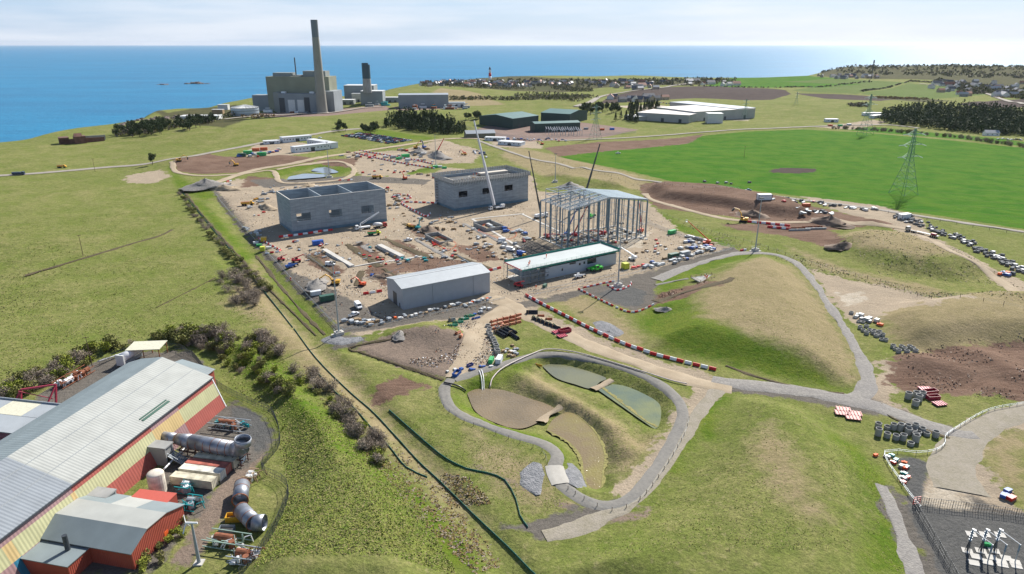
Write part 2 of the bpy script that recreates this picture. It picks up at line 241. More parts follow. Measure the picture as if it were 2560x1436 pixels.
COLS = {'darkstone': ((.125, .125, .125), (.17, .165, .16), .5), 'lush': ((.09, .175, .012), (.205, .25, .034), .45), 'drygrass': ((.41, .325, .195), (.31, .255, .135), .4), 'crop': ((.03, .15, .002), (.085, .205, .008), .12), 'pasture': ((.10, .17, .035), (.15, .19, .06), .05), 'plough': ((.075, .055, .055), (.105, .078, .07), .1),
 'heath': ((.05, .055, .03), (.13, .115, .055), .15), 'sand': ((.52, .42, .31), (.30, .25, .19), .3), 'mud': ((.165, .10, .075), (.29, .195, .145), .25), 'pinksoil': ((.33, .25, .20), (.235, .185, .15), .5), 'gravel': ((.165, .148, .132), (.22, .195, .17), .5), 'pale': ((.62, .55, .45), (.48, .40, .30), .3), 'yard': ((.33, .23, .2), (.26, .2, .17), .2)}
# fan of ground rows: fine near, coarse far
ys = [-300., -150., 0., 60., 100.]; y = 108.
while y < 5200: ys.append(y); y += max(.9, y*.0052)
ys = np.array(ys); sx = np.linspace(-1, 1, 760)
GY, GS = np.meshgrid(ys, sx, indexing='ij'); GX = GS*(np.maximum(GY, 100)*1.05+150)
GH = height(GX, GY)
g = bpy.data.materials.new('ground'); g.use_nodes = True; nt = g.node_tree; N = nt.nodes.new; L = nt.links.new; b = nt.nodes['Principled BSDF']
b.inputs['Roughness'].default_value = 1; b.inputs['Specular IOR Level'].default_value = .05
gg = N('ShaderNodeNewGeometry')
def NZn(sc, lo=.35, hi=.65, det=5, rg=.6, vec=None):
    n = N('ShaderNodeTexNoise'); n.inputs['Scale'].default_value = sc; n.inputs['Detail'].default_value = det; n.inputs['Roughness'].default_value = rg; L(vec or gg.outputs['Position'], n.inputs['Vector'])
    r = N('ShaderNodeMapRange'); r.inputs[1].default_value = lo; r.inputs[2].default_value = hi; L(n.outputs[0], r.inputs[0]); return r.outputs[0]
def MX(f, a, c):
    m = N('ShaderNodeMix'); m.data_type = 'RGBA'
    for k, v in ((0, f), (6, a), (7, c)):
        if isinstance(v, (int, float)): m.inputs[k].default_value = v
        elif isinstance(v, tuple): m.inputs[k].default_value = (*v, 1)
        else: L(v, m.inputs[k])
    return m.outputs[2]
def MA(op, a, c):
    m = N('ShaderNodeMath'); m.operation = op
    for k, v in ((0, a), (1, c)):
        if isinstance(v, (int, float)): m.inputs[k].default_value = v
        else: L(v, m.inputs[k])
    return m.outputs[0]
nA = NZn(.011); nB = NZn(.05, .38, .62); nC = NZn(.28, .4, .6, 6, .65); nD = NZn(1.3, .35, .65, 4, .7); nE = NZn(.13, .3, .7, 7, .62)
# directional marks: plant tracks and drill lines
mpp = N('ShaderNodeMapping'); mpp.inputs['Rotation'].default_value = (0, 0, math.radians(-14)); mpp.inputs['Scale'].default_value = (.12, 1.4, 1); L(gg.outputs['Position'], mpp.inputs[0])
nT = NZn(.5, .4, .6, 3, .5, mpp.outputs[0]); mp2 = N('ShaderNodeMapping'); mp2.inputs['Rotation'].default_value = (0, 0, math.radians(58)); mp2.inputs['Scale'].default_value = (.07, 1, 1); wz = N('ShaderNodeVectorMath'); wn = N('ShaderNodeTexNoise'); wn.inputs['Scale'].default_value = .012; L(gg.outputs['Position'], wn.inputs['Vector']); ws = N('ShaderNodeVectorMath'); ws.operation = 'SCALE'; ws.inputs['Scale'].default_value = 60; L(wn.outputs['Color'], ws.inputs[0]); L(gg.outputs['Position'], wz.inputs[0]); L(ws.outputs[0], wz.inputs[1]); L(wz.outputs[0], mp2.inputs[0]); nT2 = NZn(.55, .5, .66, 3, .6, mp2.outputs[0])
base = MX(nB, (.235, .285, .062), (.40, .37, .15)); base = MX(MA('MULTIPLY', nA, .55), base, (.17, .235, .038)); base = MX(MA('MULTIPLY', nE, .35), base, (.33, .28, .13))
col = MX(MA('MULTIPLY', nC, .45), base, (.11, .165, .026)); col = MX(MA('MULTIPLY', nD, .5), col, (.085, .10, .03)); spk = NZn(.8, .56, .66, 5, .7); spm = NZn(.035, .42, .6, 3); col = MX(MA('MULTIPLY', MA('MULTIPLY', spk, spm), .75), col, (.075, .07, .035)); spl = NZn(.45, .58, .68, 5, .6); col = MX(MA('MULTIPLY', spl, .5), col, (.38, .33, .17))
for i, (nm, rag, polys) in enumerate(LAY):
    d = np.full(GX.shape, 30.)
    for poly in polys:
        P = [G(*p)[:2] for p in poly]; A = np.array(P)
        msk = (GX > A[:, 0].min()-30) & (GX < A[:, 0].max()+30) & (GY > A[:, 1].min()-30) & (GY < A[:, 1].max()+30)
        if msk.any(): d[msk] = np.minimum(d[msk], sdf(GX[msk], GY[msk], P))
    LAY[i] = (nm, rag, np.clip(d, -30, 30))
rockd = coast_d(GX, GY); LAY.append(('rock', 10, np.clip(-(rockd+26)*-1, -30, 30)*1.0))
COLS['rock'] = ((.20, .15, .12), (.10, .085, .07), .2)
LAY[-1] = ('rock', 12, np.clip(-(rockd+24), -30, 30))
for nm, rag, d in LAY:
    c1, c2, am = COLS[nm]
    at = N('ShaderNodeAttribute'); at.attribute_name = 'cover_'+nm
    e = MA('ADD', at.outputs['Fac'], MA('MULTIPLY', MA('SUBTRACT', nE, .5), rag)); e = MA('ADD', e, MA('MULTIPLY', MA('SUBTRACT', nC, .5), rag*.35))
    r = N('ShaderNodeMapRange'); w = {'lush': 3, 'drygrass': 4, 'pasture': 2, 'heath': 3}.get(nm, .7); r.inputs[1].default_value = w; r.inputs[2].default_value = -w; L(e, r.inputs[0]); f = r.outputs[0]
    mixn = MA('ADD', MA('MULTIPLY', nB, .5), MA('MULTIPLY', nC if nm not in ('crop', 'plough', 'mud', 'sand') else nT, .5))
    cc = MX(mixn, c1, c2); cc = MX(MA('MULTIPLY', nD, am), cc, tuple(v*.6 for v in c1))
    if nm == 'crop':
        mt = N('ShaderNodeMapping'); mt.inputs['Rotation'].default_value = (0, 0, math.radians(20)); L(gg.outputs['Position'], mt.inputs[0]); tw = N('ShaderNodeTexWave'); tw.bands_direction = 'Y'; tw.inputs['Scale'].default_value = .314/24; tw.inputs['Distortion'].default_value = .6; L(mt.outputs[0], tw.inputs['Vector']); tr_ = N('ShaderNodeMapRange'); tr_.inputs[1].default_value = .96; tr_.inputs[2].default_value = 1; L(tw.outputs['Fac'], tr_.inputs[0]); cc = MX(MA('MULTIPLY', tr_.outputs[0], .5), cc, (.10, .13, .03)); cc = MX(MA('MULTIPLY', nB, .3), cc, (.12, .20, .02))
    if nm in ('sand', 'mud', 'gravel'): cc = MX(MA('MULTIPLY', nT2, .38), cc, tuple(v*.55 for v in c1)); cc = MX(MA('MULTIPLY', nT, .25), cc, tuple(min(1, v*1.25) for v in c1))
    if nm in ('lush', 'drygrass', 'heath', 'pasture'): f = MA('MULTIPLY', f, .92)
    col = MX(f, col, cc)
fine = NZn(1.7, .3, .7, 4, .75); col = MX(MA('MULTIPLY', fine, .55), col, MX(.66, col, (.02, .025, .01)))
L(col, b.inputs['Base Color'])
bp = N('ShaderNodeBump'); bp.inputs['Distance'].default_value = .38; bp.inputs['Strength'].default_value = .8; n7 = NZn(.75, .2, .8, 6, .75); hsum = MA('ADD', MA('MULTIPLY', n7, 1.0), MA('MULTIPLY', nB, 1.2)); L(hsum, bp.inputs['Height']); L(bp.outputs[0], b.inputs['Normal'])
ground = grid_mesh('ground', GX, GY, GH, g); prop(ground, kind='structure')
for nm, rag, d in LAY:
    a = ground.data.attributes.new('cover_'+nm, 'FLOAT', 'POINT'); a.data.foreach_set('value', d.ravel().astype(np.float32))
# ---------------------------------------------------------------- sea
sm_ = bpy.data.materials.new('sea_water'); sm_.use_nodes = True; nt = sm_.node_tree; N = nt.nodes.new; L = nt.links.new; b = nt.nodes['Principled BSDF']
b.inputs['Base Color'].default_value = (.006, .085, .17, 1); b.inputs['Roughness'].default_value = .33; b.inputs['IOR'].default_value = 1.33; b.inputs['Specular IOR Level'].default_value = .13
g2 = N('ShaderNodeNewGeometry'); gg = g2
mps = N('ShaderNodeMapping'); mps.inputs['Scale'].default_value = (.25, 1, 1); mps.inputs['Rotation'].default_value = (0, 0, .2); L(g2.outputs['Position'], mps.inputs[0]); nb = NZn(.006, .35, .65, 8, .6, mps.outputs[0]); n2 = NZn(.05, .35, .65, 6, .65, mps.outputs[0])
L(MX(MA('ADD', MA('MULTIPLY', nb, .6), MA('MULTIPLY', n2, .4)), (0, .12, .26), (.002, .21, .39)), b.inputs['Base Color'])
wv = N('ShaderNodeTexNoise'); wv.inputs['Scale'].default_value = .11; wv.inputs['Detail'].default_value = 6; wv.inputs['Roughness'].default_value = .62; L(g2.outputs['Position'], wv.inputs['Vector'])
bp = N('ShaderNodeBump'); bp.inputs['Distance'].default_value = 2.6; bp.inputs['Strength'].default_value = .9; L(wv.outputs[0], bp.inputs['Height']); L(bp.outputs[0], b.inputs['Normal'])
sea = link_mesh('sea', [(-60000, -2000, SEA), (60000, -2000, SEA), (60000, 60000, SEA), (-60000, 60000, SEA)], [(0, 1, 2, 3)], sm_); prop(sea, kind='structure')
# ---------------------------------------------------------------- mesh builder
class MB:
    def __init__(s): s.V = []; s.F = []; s.I = []; s.m = 0
    def q(s, pts, faces):
        n = len(s.V); s.V += [tuple(p) for p in pts]; s.F += [tuple(n+i for i in f) for f in faces]; s.I += [s.m]*len(faces); return s
    def box(s, x0, x1, y0, y1, z0, z1):
        return s.q([(x0, y0, z0), (x1, y0, z0), (x1, y1, z0), (x0, y1, z0), (x0, y0, z1), (x1, y0, z1), (x1, y1, z1), (x0, y1, z1)],
                   [(0, 3, 2, 1), (4, 5, 6, 7), (0, 1, 5, 4), (1, 2, 6, 5), (2, 3, 7, 6), (3, 0, 4, 7)])
    def cbox(s, cx, cy, z0, lx, ly, lz, rot=0):
        c, d = math.cos(rot), math.sin(rot); P = []
        for z in (z0, z0+lz):
            for a, b in ((-1, -1), (1, -1), (1, 1), (-1, 1)):
                x, y = a*lx/2, b*ly/2; P.append((cx+x*c-y*d, cy+x*d+y*c, z))
        return s.q(P, [(0, 3, 2, 1), (4, 5, 6, 7), (0, 1, 5, 4), (1, 2, 6, 5), (2, 3, 7, 6), (3, 0, 4, 7)])
    def beam(s, p, q, w, h=None, up=(0, 0, 1)):
        h = h or w; p = Vector(p); q = Vector(q); d = (q-p).normalized(); u = Vector(up)
        if abs(d.dot(u)) > .98: u = Vector((1, 0, 0))
        a = d.cross(u).normalized()*w/2; b = a.cross(d).normalized()*h/2
        return s.q([p-a-b, p+a-b, p+a+b, p-a+b, q-a-b, q+a-b, q+a+b, q-a+b], [(0, 3, 2, 1), (4, 5, 6, 7), (0, 1, 5, 4), (1, 2, 6, 5), (2, 3, 7, 6), (3, 0, 4, 7)])
    def cyl(s, p, q, r0, r1=None, n=10, caps=True):
        r1 = r0 if r1 is None else r1; p = Vector(p); q = Vector(q); d = (q-p).normalized(); u = Vector((0, 0, 1)) if abs(d.z) < .9 else Vector((1, 0, 0))
        a = d.cross(u).normalized(); b = d.cross(a); P = []
        for c, r in ((p, r0), (q, r1)):
            for i in range(n):
                t = 2*math.pi*i/n; P.append(c+a*math.cos(t)*r+b*math.sin(t)*r)
        Fc = [(i, (i+1) % n, n+(i+1) % n, n+i) for i in range(n)]
        if caps: Fc += [tuple(range(n))[::-1], tuple(range(n, 2*n))]
        return s.q(P, Fc)
    def ring(s, c, R, r, h, n=14):
        x, y, z = c; P = []
        for rr, zz in ((R, z), (R, z+h), (r, z+h), (r, z)):
            for i in range(n):
                t = 2*math.pi*i/n; P.append((x+rr*math.cos(t), y+rr*math.sin(t), zz))
        return s.q(P, [(k*n+i, k*n+(i+1) % n, ((k+1) % 4)*n+(i+1) % n, ((k+1) % 4)*n+i) for k in range(4) for i in range(n)])
    def pipe(s, p, q, R, r, n=12):
        """hollow pipe from p to q"""
        p = Vector(p); q = Vector(q); d = (q-p).normalized(); u = Vector((0, 0, 1)) if abs(d.z) < .9 else Vector((1, 0, 0)); a = d.cross(u).normalized(); b = d.cross(a); P = []
        for c, rr in ((p, R), (q, R), (q, r), (p, r)):
            for i in range(n):
                t = 2*math.pi*i/n; P.append(c+a*math.cos(t)*rr+b*math.sin(t)*rr)
        return s.q(P, [(k*n+i, k*n+(i+1) % n, ((k+1) % 4)*n+(i+1) % n, ((k+1) % 4)*n+i) for k in range(4) for i in range(n)])
    def tube(s, pts, r, n=6):
        pts = [Vector(p) for p in pts]; P = []; k = len(pts)
        for j, p in enumerate(pts):
            d = (pts[min(j+1, k-1)]-pts[max(j-1, 0)]).normalized(); u = Vector((0, 0, 1)) if abs(d.z) < .9 else Vector((1, 0, 0)); a = d.cross(u).normalized(); b = d.cross(a)
            rr = r[j] if isinstance(r, (list, tuple)) else r
            for i in range(n):
                t = 2*math.pi*i/n; P.append(p+a*math.cos(t)*rr+b*math.sin(t)*rr)
        Fc = [(j*n+i, j*n+(i+1) % n, (j+1)*n+(i+1) % n, (j+1)*n+i) for j in range(k-1) for i in range(n)]+[tuple(range(n))[::-1], tuple(range((k-1)*n, k*n))]
        return s.q(P, Fc)
    def prism(s, poly, z0, z1):
        n = len(poly); P = [(x, y, z0) for x, y in poly]+[(x, y, z1) for x, y in poly]
        return s.q(P, [(i, (i+1) % n, n+(i+1) % n, n+i) for i in range(n)]+[tuple(range(n))[::-1], tuple(range(n, 2*n))])
    def ext(s, prof, y0, y1, ax='y'):
        """profile of (x,z) pushed along y (or of (y,z) along x)"""
        n = len(prof); P = []
        for t in (y0, y1): P += [(a, t, b) if ax == 'y' else (t, a, b) for a, b in prof]
        return s.q(P, [(i, (i+1) % n, n+(i+1) % n, n+i) for i in range(n)]+[tuple(range(n))[::-1], tuple(range(n, 2*n))])
    def ball(s, c, rx, ry=None, rz=None, n=10, k=6):
        ry = ry or rx; rz = rz or rx; P = []
        for j in range(k+1):
            f = math.pi*j/k
            for i in range(n):
                t = 2*math.pi*i/n; P.append((c[0]+rx*math.sin(f)*math.cos(t), c[1]+ry*math.sin(f)*math.sin(t), c[2]+rz*math.cos(f)))
        return s.q(P, [(j*n+i, (j+1)*n+i, (j+1)*n+(i+1) % n, j*n+(i+1) % n) for j in range(k) for i in range(n)])
    def wallx(s, x0, x1, y0, y1, z0, z1, holes):
        """wall along x with rectangular openings (xa,xb,za,zb), non-overlapping in x"""
        x = x0
        for a, b, c, d in sorted(holes):
            s.box(x, a, y0, y1, z0, z1)
            if c > z0: s.box(a, b, y0, y1, z0, c)
            if d < z1: s.box(a, b, y0, y1, d, z1)
            x = b
        s.box(x, x1, y0, y1, z0, z1); return s
    def cards(s, pts, size, R, flat=.0):
        """small leaf-like faces at points"""
        n = len(pts); a = R.normal(size=(n, 3)); a /= np.linalg.norm(a, axis=1)[:, None]+1e-9; b = R.normal(size=(n, 3)); b = np.cross(a, b); b /= np.linalg.norm(b, axis=1)[:, None]+1e-9
        sz = (size*(.6+.8*R.rand(n)))[:, None] if not hasattr(size, '__len__') else (size)[:, None]
        P = np.stack([pts-a*sz, pts+b*sz*.7, pts+a*sz, pts-b*sz*.7], 1).reshape(-1, 3)
        k = len(s.V); s.V += [tuple(p) for p in P.tolist()]; s.F += [(k+4*i, k+4*i+1, k+4*i+2, k+4*i+3) for i in range(n)]; s.I += [s.m]*n; return s
    def build(s, name, mats, parent=None, smooth=False):
        mats = mats if isinstance(mats, (list, tuple)) else [mats]
        return link_mesh(name, s.V, s.F, mats, parent, s.I if len(mats) > 1 else None, smooth)
def root(name, label, cat, loc, rz=0., group=None, kind=None):
    o = bpy.data.objects.new(name, None); COL.objects.link(o); o.empty_display_size = .5
    o.location = loc; o.rotation_euler = (0, 0, rz); return prop(o, label, cat, group, kind)
def kids(o): return KID.get(o.name, [])
KID = {}
def dup(o, loc, rz=0., label=None, group=None, sc=None, sw=None):
    """copy of a thing with its parts and sub-parts; sw swaps one material for another"""
    def cp(a, par):
        c = a.copy(); COL.objects.link(c)
        if par is not None: c.parent = par
        for ch in a.children: cp(ch, c)
        return c
    c = cp(o, None); c.location = loc; c.rotation_euler = (0, 0, rz)
    if label: c['label'] = label
    if group: c['group'] = group
    if sc: c.scale = (sc,)*3 if isinstance(sc, (int, float)) else sc
    return c
class Kind:
    """makes the first instance from scratch and the others as copies"""
    def __init__(s, fn): s.fn = fn; s.o = {}
    def __call__(s, key, loc, rz, label, group=None, sc=None):
        if key not in s.o:
            o = s.fn(key); s.o[key] = o; o.location = loc; o.rotation_euler = (0, 0, rz); o['label'] = label
            if group: o['group'] = group
            if sc: o.scale = (sc,)*3 if isinstance(sc, (int, float)) else sc
            return o
        o = dup(s.o[key], loc, rz, label, group, sc)
        if not group and 'group' in o: del o['group']
        if not sc: o.scale = (1, 1, 1)
        return o
def ang(a, b): return math.atan2(b[1]-a[1], b[0]-a[0])
def pdir(a, b):
    """heading on the ground from photo point a to photo point b"""
    return ang(G(*a), G(*b))
def spline(pts, step=2.):
    P = [np.array(p, float) for p in pts]; P = [2*P[0]-P[1]]+P+[2*P[-1]-P[-2]]; out = []
    for i in range(1, len(P)-2):
        n = max(2, int(np.linalg.norm(P[i+1]-P[i])/step))
        for k in range(n):
            t = k/n; a, b, c, d = P[i-1:i+3]; out.append(.5*((2*b)+(-a+c)*t+(2*a-5*b+4*c-d)*t*t+(-a+3*b-3*c+d)*t**3))
    out.append(P[-2]); return np.array(out)
def ribbon(name, px, w, m, off=.12, step=2., label=None, thick=False):
    """road or path laid over the terrain along a line of photo points; w may be a list"""
    c = spline([G(*p)[:2] for p in px], step); n = len(c); d = np.gradient(c, axis=0); d /= np.linalg.norm(d, axis=1)[:, None]+1e-9; nn = np.stack([-d[:, 1], d[:, 0]], 1)
    W_ = np.interp(np.linspace(0, 1, n), np.linspace(0, 1, len(w)), w) if hasattr(w, '__len__') else np.full(n, float(w))
    us = np.linspace(-.5, .5, 7); X = c[:, None, 0]+nn[:, None, 0]*us[None]*W_[:, None]; Y = c[:, None, 1]+nn[:, None, 1]*us[None]*W_[:, None]
    wob = (vnoise(X, Y, 3, 8)*.5+vnoise(X, Y, 9, 9)*.7)*(1 if m is tar or m is slab else 2.2)*np.abs(us[None]*2)**4; X = X+nn[:, None, 0]*wob*np.sign(us)[None]; Y = Y+nn[:, None, 1]*wob*np.sign(us)[None]
    Z = height(X, Y)+off+Y*.0004; Z[:, 0] -= .25; Z[:, -1] -= .25
    o = grid_mesh(name, X[:, ::-1], Y[:, ::-1], Z[:, ::-1], m); return prop(o, kind='structure')
def drape(px, step=1.5): 
    c = spline([G(*p)[:2] for p in px], step); return c, height(c[:, 0], c[:, 1])
# ---------------------------------------------------------------- common materials
C_ = lambda *c: lin(c)
conc = mat('concrete', (.30, .30, .29), .85, var=.16, scale=.35, streak=.3)
conc2 = mat('pale_concrete', (.50, .48, .44), .85, var=.12, scale=.4)
steel = mat('galvanised_steel', (.36, .40, .43), .5, .35, .1)
steelb = mat('primed_steel', (.17, .25, .31), .5, .3, .12)
steeld = mat('dark_steel', (.06, .07, .08), .55, .3)
rust = mat('rusty_steel', (.27, .10, .05), .8, .2, .35, 1.2)
white = mat('white_paint', (.78, .79, .80), .4, var=.04)
offw = mat('off_white_sheet', (.62, .63, .62), .55, var=.07, scale=.3)
red = mat('red_plastic', (.62, .02, .02), .45, var=.08)
orange = mat('orange_hi_vis', (.85, .13, .02), .7, var=.05)
yellow = mat('yellow_paint', (.66, .36, .03), .45, var=.1)
lime = mat('lime_plastic', (.55, .60, .05), .5)
green = mat('green_paint', (.02, .33, .10), .5, var=.1)
dgreen = mat('dark_green_paint', (.03, .10, .07), .55, var=.1)
blue = mat('blue_paint', (.02, .10, .38), .5, var=.1)
teal = mat('teal_paint', (.01, .28, .30), .5, var=.1)
black = mat('black_rubber', (.018, .018, .02), .7)
glass = mat('dark_glass', (.02, .03, .04), .12)
wood = mat('timber', (.33, .23, .13), .8, var=.2)
greyp = mat('grey_paint', (.28, .31, .34), .5, var=.07)
maroon = mat('maroon_paint', (.33, .03, .06), .5, var=.15)
pinkr = mat('pink_red_sheet', (.55, .08, .13), .5, var=.12)
opipe = mat('orange_clay_pipe', (.55, .17, .07), .6, var=.15)
bpipe = mat('black_plastic_pipe', (.02, .022, .028), .35)
skin = mat('skin', (.5, .3, .22), .6)
navy = mat('navy_cloth', (.03, .04, .08), .8)
# ---------------------------------------------------------------- concrete shells
E1 = math.radians(32.5)
cw = mat('shell_concrete', (.28, .325, .36), .85, var=.2, scale=.16, streak=6, bump=.03)
cwb = mat('shell_coat_and_shade', (.11, .19, .25), .7, var=.15, scale=.3)  # bluish base band: membrane coat plus shade put into its colour
def shell(corner, L_, D, Hh, label, holes, cross, open_top=True):
    x, y, z = G(*corner); z -= .15; r = root('concrete_shell_building', label, 'building', (x, y, z), E1); t = .6
    m = MB(); m.wallx(0, L_, 0, t, 0, Hh, holes); m.build('front_wall', cw, r)
    m = MB(); m.wallx(0, L_, D-t, D, 0, Hh, [(a+1.5, b+2.5, c-4, d+1) for a, b, c, d in holes] if open_top else []); m.build('rear_wall', cw, r)
    for xx in (0, L_-t): m = MB(); m.box(xx, xx+t, t+.003, D-t-.003, 0, Hh); m.build('side_wall', cw, r)
    for i, xx in enumerate(cross): m = MB(); m.box(xx, xx+t, t+.003, D-t-.003, .3, Hh-(.4 if open_top else .9)); m.build('cross_wall', cw, r)
    m = MB(); m.box(-.06, L_+.06, -.06, -.003, .1, 1.9); m.box(-.06, -.003, 0, D, .1, 1.9); m.build('base_coat_and_shade', cwb, r)
    m = MB(); m.box(t+.01, L_-t-.01, t+.01, D-t-.01, .05, .3); m.build('floor_slab', conc2, r)
    # lift joints: thin ledges every pour
    m = MB()
    for k in range(1, int(Hh/2.4)): m.box(-.035, L_+.035, -.035, -.004, k*2.4, k*2.4+.06); m.box(-.035, -.004, 0, D, k*2.4, k*2.4+.06)
    for k in range(1, int(L_/3)): m.box(k*3, k*3+.05, -.03, -.004, 2.1, Hh-.1)
    m.build('pour_joint', mat('joint_concrete', (.17, .175, .18), .9), r)
    for a, b, c, d in holes: m = MB(); m.box(a, b, .25, .35, c, c+.12); m.beam((a+(b-a)*.45, .3, c), (a+(b-a)*.45, .3, c+1.2), .08); m.beam((a, .3, c+1.1), (b, .3, c+1.1), .06); m.build('opening_guard_rail', white, r)
    return r
sh1 = shell((733, 586), 61.5, 31, 21.6, 'grey concrete shell with open top and two cross walls, nearer the left fence', [(3.2, 12, 7.4, 12.4), (23.5, 32, 7.2, 12.2), (44.5, 53, 7.0, 12)], [20, 40])
m = MB()
for x0, x1, y0, y1 in ((-.02, 61.52, -.02, .62), (-.02, .62, .62, 30.38), (60.88, 61.52, .62, 30.38), (-.02, 61.52, 30.38, 31.02)): m.box(x0, x1, y0, y1, 21.6, 21.66)
m.build('wall_top_capping', conc2, sh1)
for k in range(8): a = random.uniform(2, 58); m = MB(); m.cbox(a, random.uniform(3, 28), .3, random.uniform(1, 4), random.uniform(.5, 2), random.uniform(.3, 1.2), random.random()*3); m.build('stored_formwork', wood, sh1)
sh2 = shell((1137, 528), 61.5, 30.5, 20.0, 'grey concrete shell wrapped in formwork railings, behind the white crane boom', [(3.5, 10.5, 9, 13.4), (22.5, 29.8, 9.2, 13.6), (41, 48, 9.4, 13.8)], [], False)
m = MB(); m.box(.6, 60.9, .6, 29.9, 17.6, 18.0); m.build('deck_slab', mat('wet_concrete', (.12, .12, .115), .5, var=.25, scale=.2), sh2)
m = MB(); m.box(3, 58, 2.5, 5.5, 18.0, 19.6); m.box(3, 30, 8, 11, 18.0, 19); m.box(34, 58, 22, 27, 18.0, 19.8); m.box(3, 6, 8, 26, 18, 19.4); m.build('formwork_panel', mat('pale_formwork', (.55, .50, .43), .8), sh2)
for k in range(16): m = MB(); m.cbox(random.uniform(8, 55), random.uniform(6, 26), 18.0, random.uniform(.8, 3), random.uniform(.5, 1.5), random.uniform(.3, 1.1), random.random()*3); m.build('stored_formwork', (rust, wood, conc2)[k % 3], sh2)
m = MB()
for s, (x0, y0, x1, y1) in enumerate(((-1.2, -1.2, 62.7, -1.2), (62.7, -1.2, 62.7, 31.7), (62.7, 31.7, -1.2, 31.7), (-1.2, 31.7, -1.2, -1.2))):
    n = int(math.hypot(x1-x0, y1-y0)/2.1)
    for k in range(n):
        a = k/n; b = (k+.86)/n; p = (x0+(x1-x0)*a, y0+(y1-y0)*a); q = (x0+(x1-x0)*b, y0+(y1-y0)*b)
        m.beam((p[0], p[1], 20.9), (q[0], q[1], 20.9), .12, 2.3)
m.build('edge_screen_panel', mat('edge_screen', (.42, .42, .40), .7, var=.18, scale=.8), sh2)['kind'] = 'stuff'
m = MB()
for (x0, y0, x1, y1) in ((-1.2, -1.2, 62.7, -1.2), (62.7, -1.2, 62.7, 31.7), (62.7, 31.7, -1.2, 31.7), (-1.2, 31.7, -1.2, -1.2)):
    n = int(math.hypot(x1-x0, y1-y0)/2.1)
    for k in range(n+1):
        a = k/n; x, y = x0+(x1-x0)*a, y0+(y1-y0)*a; cx = min(max(x, -.05), 61.55); cy = min(max(y, -.05), 30.55)
        m.beam((x, y, 19.2), (x, y, 22.5), .14); m.beam((x, y, 19.3), (cx, cy, 17.6), .12)
    m.beam((x0, y0, 19.5), (x1, y1, 19.5), .9, .08)
m.build('edge_bracket', steeld, sh2)
m = MB(); m.beam((-1.4, 24, 0), (-1.4, 24, 19), .1); m.beam((-1.4, 26.5, 0), (-1.4, 26.5, 19), .1)
for k in range(9): m.beam((-1.4, 24, 2*k+1), (-1.4, 26.5, 2*k+1), .1); m.box(-1.5, -.3, 24, 26.5, 2*k+1, 2*k+1.06); m.beam((-1.4, 24, 2*k+1), (-1.4, 26.5, 2*k+3), .08)
m.build('access_stair_tower', steeld, sh2)
# ---------------------------------------------------------------- steel frame hall
a = G(1419, 625); bq = G(1613, 592); an = ang(a, bq); LX = math.dist(a[:2], bq[:2]); LY = 29.5
fr = root('steel_frame_hall', 'tall open grey steel portal frame with metal deck roof, no walls yet', 'building', (a[0], a[1], a[2]), an)
def zr(x): return 22.6+4.2*(1-abs(x-LX/2)/(LX/2))
nb = 8; xs_ = [LX*i/nb for i in range(nb+1)]
for j, y in enumerate((0, LY)):
    for i, x in enumerate(xs_):
        m = MB(); h = zr(x)-.3; w = .42
        m.box(x-w, x+w, y-.22, y-.16, 0, h); m.box(x-w, x+w, y+.16, y+.22, 0, h); m.box(x-.06, x+.06, y-.16, y+.16, 0, h); m.cbox(x, y, 0, 1.4, 1.2, .25); m.build('column', steelb, fr)
for i in range(nb):
    for y in (0, LY): m = MB(); x = (xs_[i]+xs_[i+1])/2; m.box(x-.12, x+.12, y-.14, y+.14, 0, zr(x)-.3); m.build('wind_post', steelb, fr)
for x in (0, LX):
    for k in range(1, 5): y = LY*k/5; m = MB(); m.box(x-.2, x+.2, y-.3, y+.3, 0, zr(x)-.3); m.build('column', steelb, fr)
for i in (2, 4, 6):
    for y in (LY*.33, LY*.66): m = MB(); x = xs_[i]; m.box(x-.28, x+.28, y-.28, y+.28, 0, zr(x)-.4); m.build('column', steelb, fr)
for y in (0, LY*.2, LY*.4, LY*.6, LY*.8, LY):
    m = MB(); m.beam((0, y, zr(0)), (LX/2, y, zr(LX/2)), .35, .7); m.beam((LX/2, y, zr(LX/2)), (LX, y, zr(LX)), .35, .7)
    for i in range(nb):
        x0, x1 = xs_[i], xs_[i+1]
        if y in (0, LY): m.beam((x0, y, zr(x0)-1.8 if i % 2 else zr(x0)-.3), (x1, y, zr(x1)-.3 if i % 2 else zr(x1)-1.8), .12)
    m.build('rafter', steel, fr)
m = MB()
n = int(LX/1.25)
for k in range(n+1):
    x = LX*k/n
    if 2 < x < 20: 
        m.box(x-.1, x+.1, -.6, 12 if k % 2 else LY, zr(x)+.36, zr(x)+.55); continue
    m.box(x-.12, x+.12, -.7, LY+.4, zr(x)+.36, zr(x)+.58)
m.build('purlin', steel, fr)
m = MB(); dk = mat('roof_deck_mesh', (.20, .27, .32), .45, .5, .2, 3)
for y0 in [k*LY/12 for k in range(12)]:
    for x0, x1 in ((LX*.34, LX*.5), (LX*.5, LX*.74), (LX*.74, LX-.3)):
        if random.random() < .95: m.q([(x0+.1, y0+.3, zr(x0)+.62), (x1-.1, y0+.3, zr(x1)+.62), (x1-.1, y0+1.7, zr(x1)+.62), (x0+.1, y0+1.7, zr(x0)+.62)], [(0, 1, 2, 3)])
    m.q([(.3, y0+.4, zr(0)+.62), (LX*.3, y0+.4, zr(LX*.3)+.62), (LX*.3, y0+.95, zr(LX*.3)+.62), (.3, y0+.95, zr(0)+.62)], [(0, 1, 2, 3)])
m.build('roof_deck', dk, fr)
m = MB()
for (x, y) in ((0, 0), (LX, 0)):
    pass
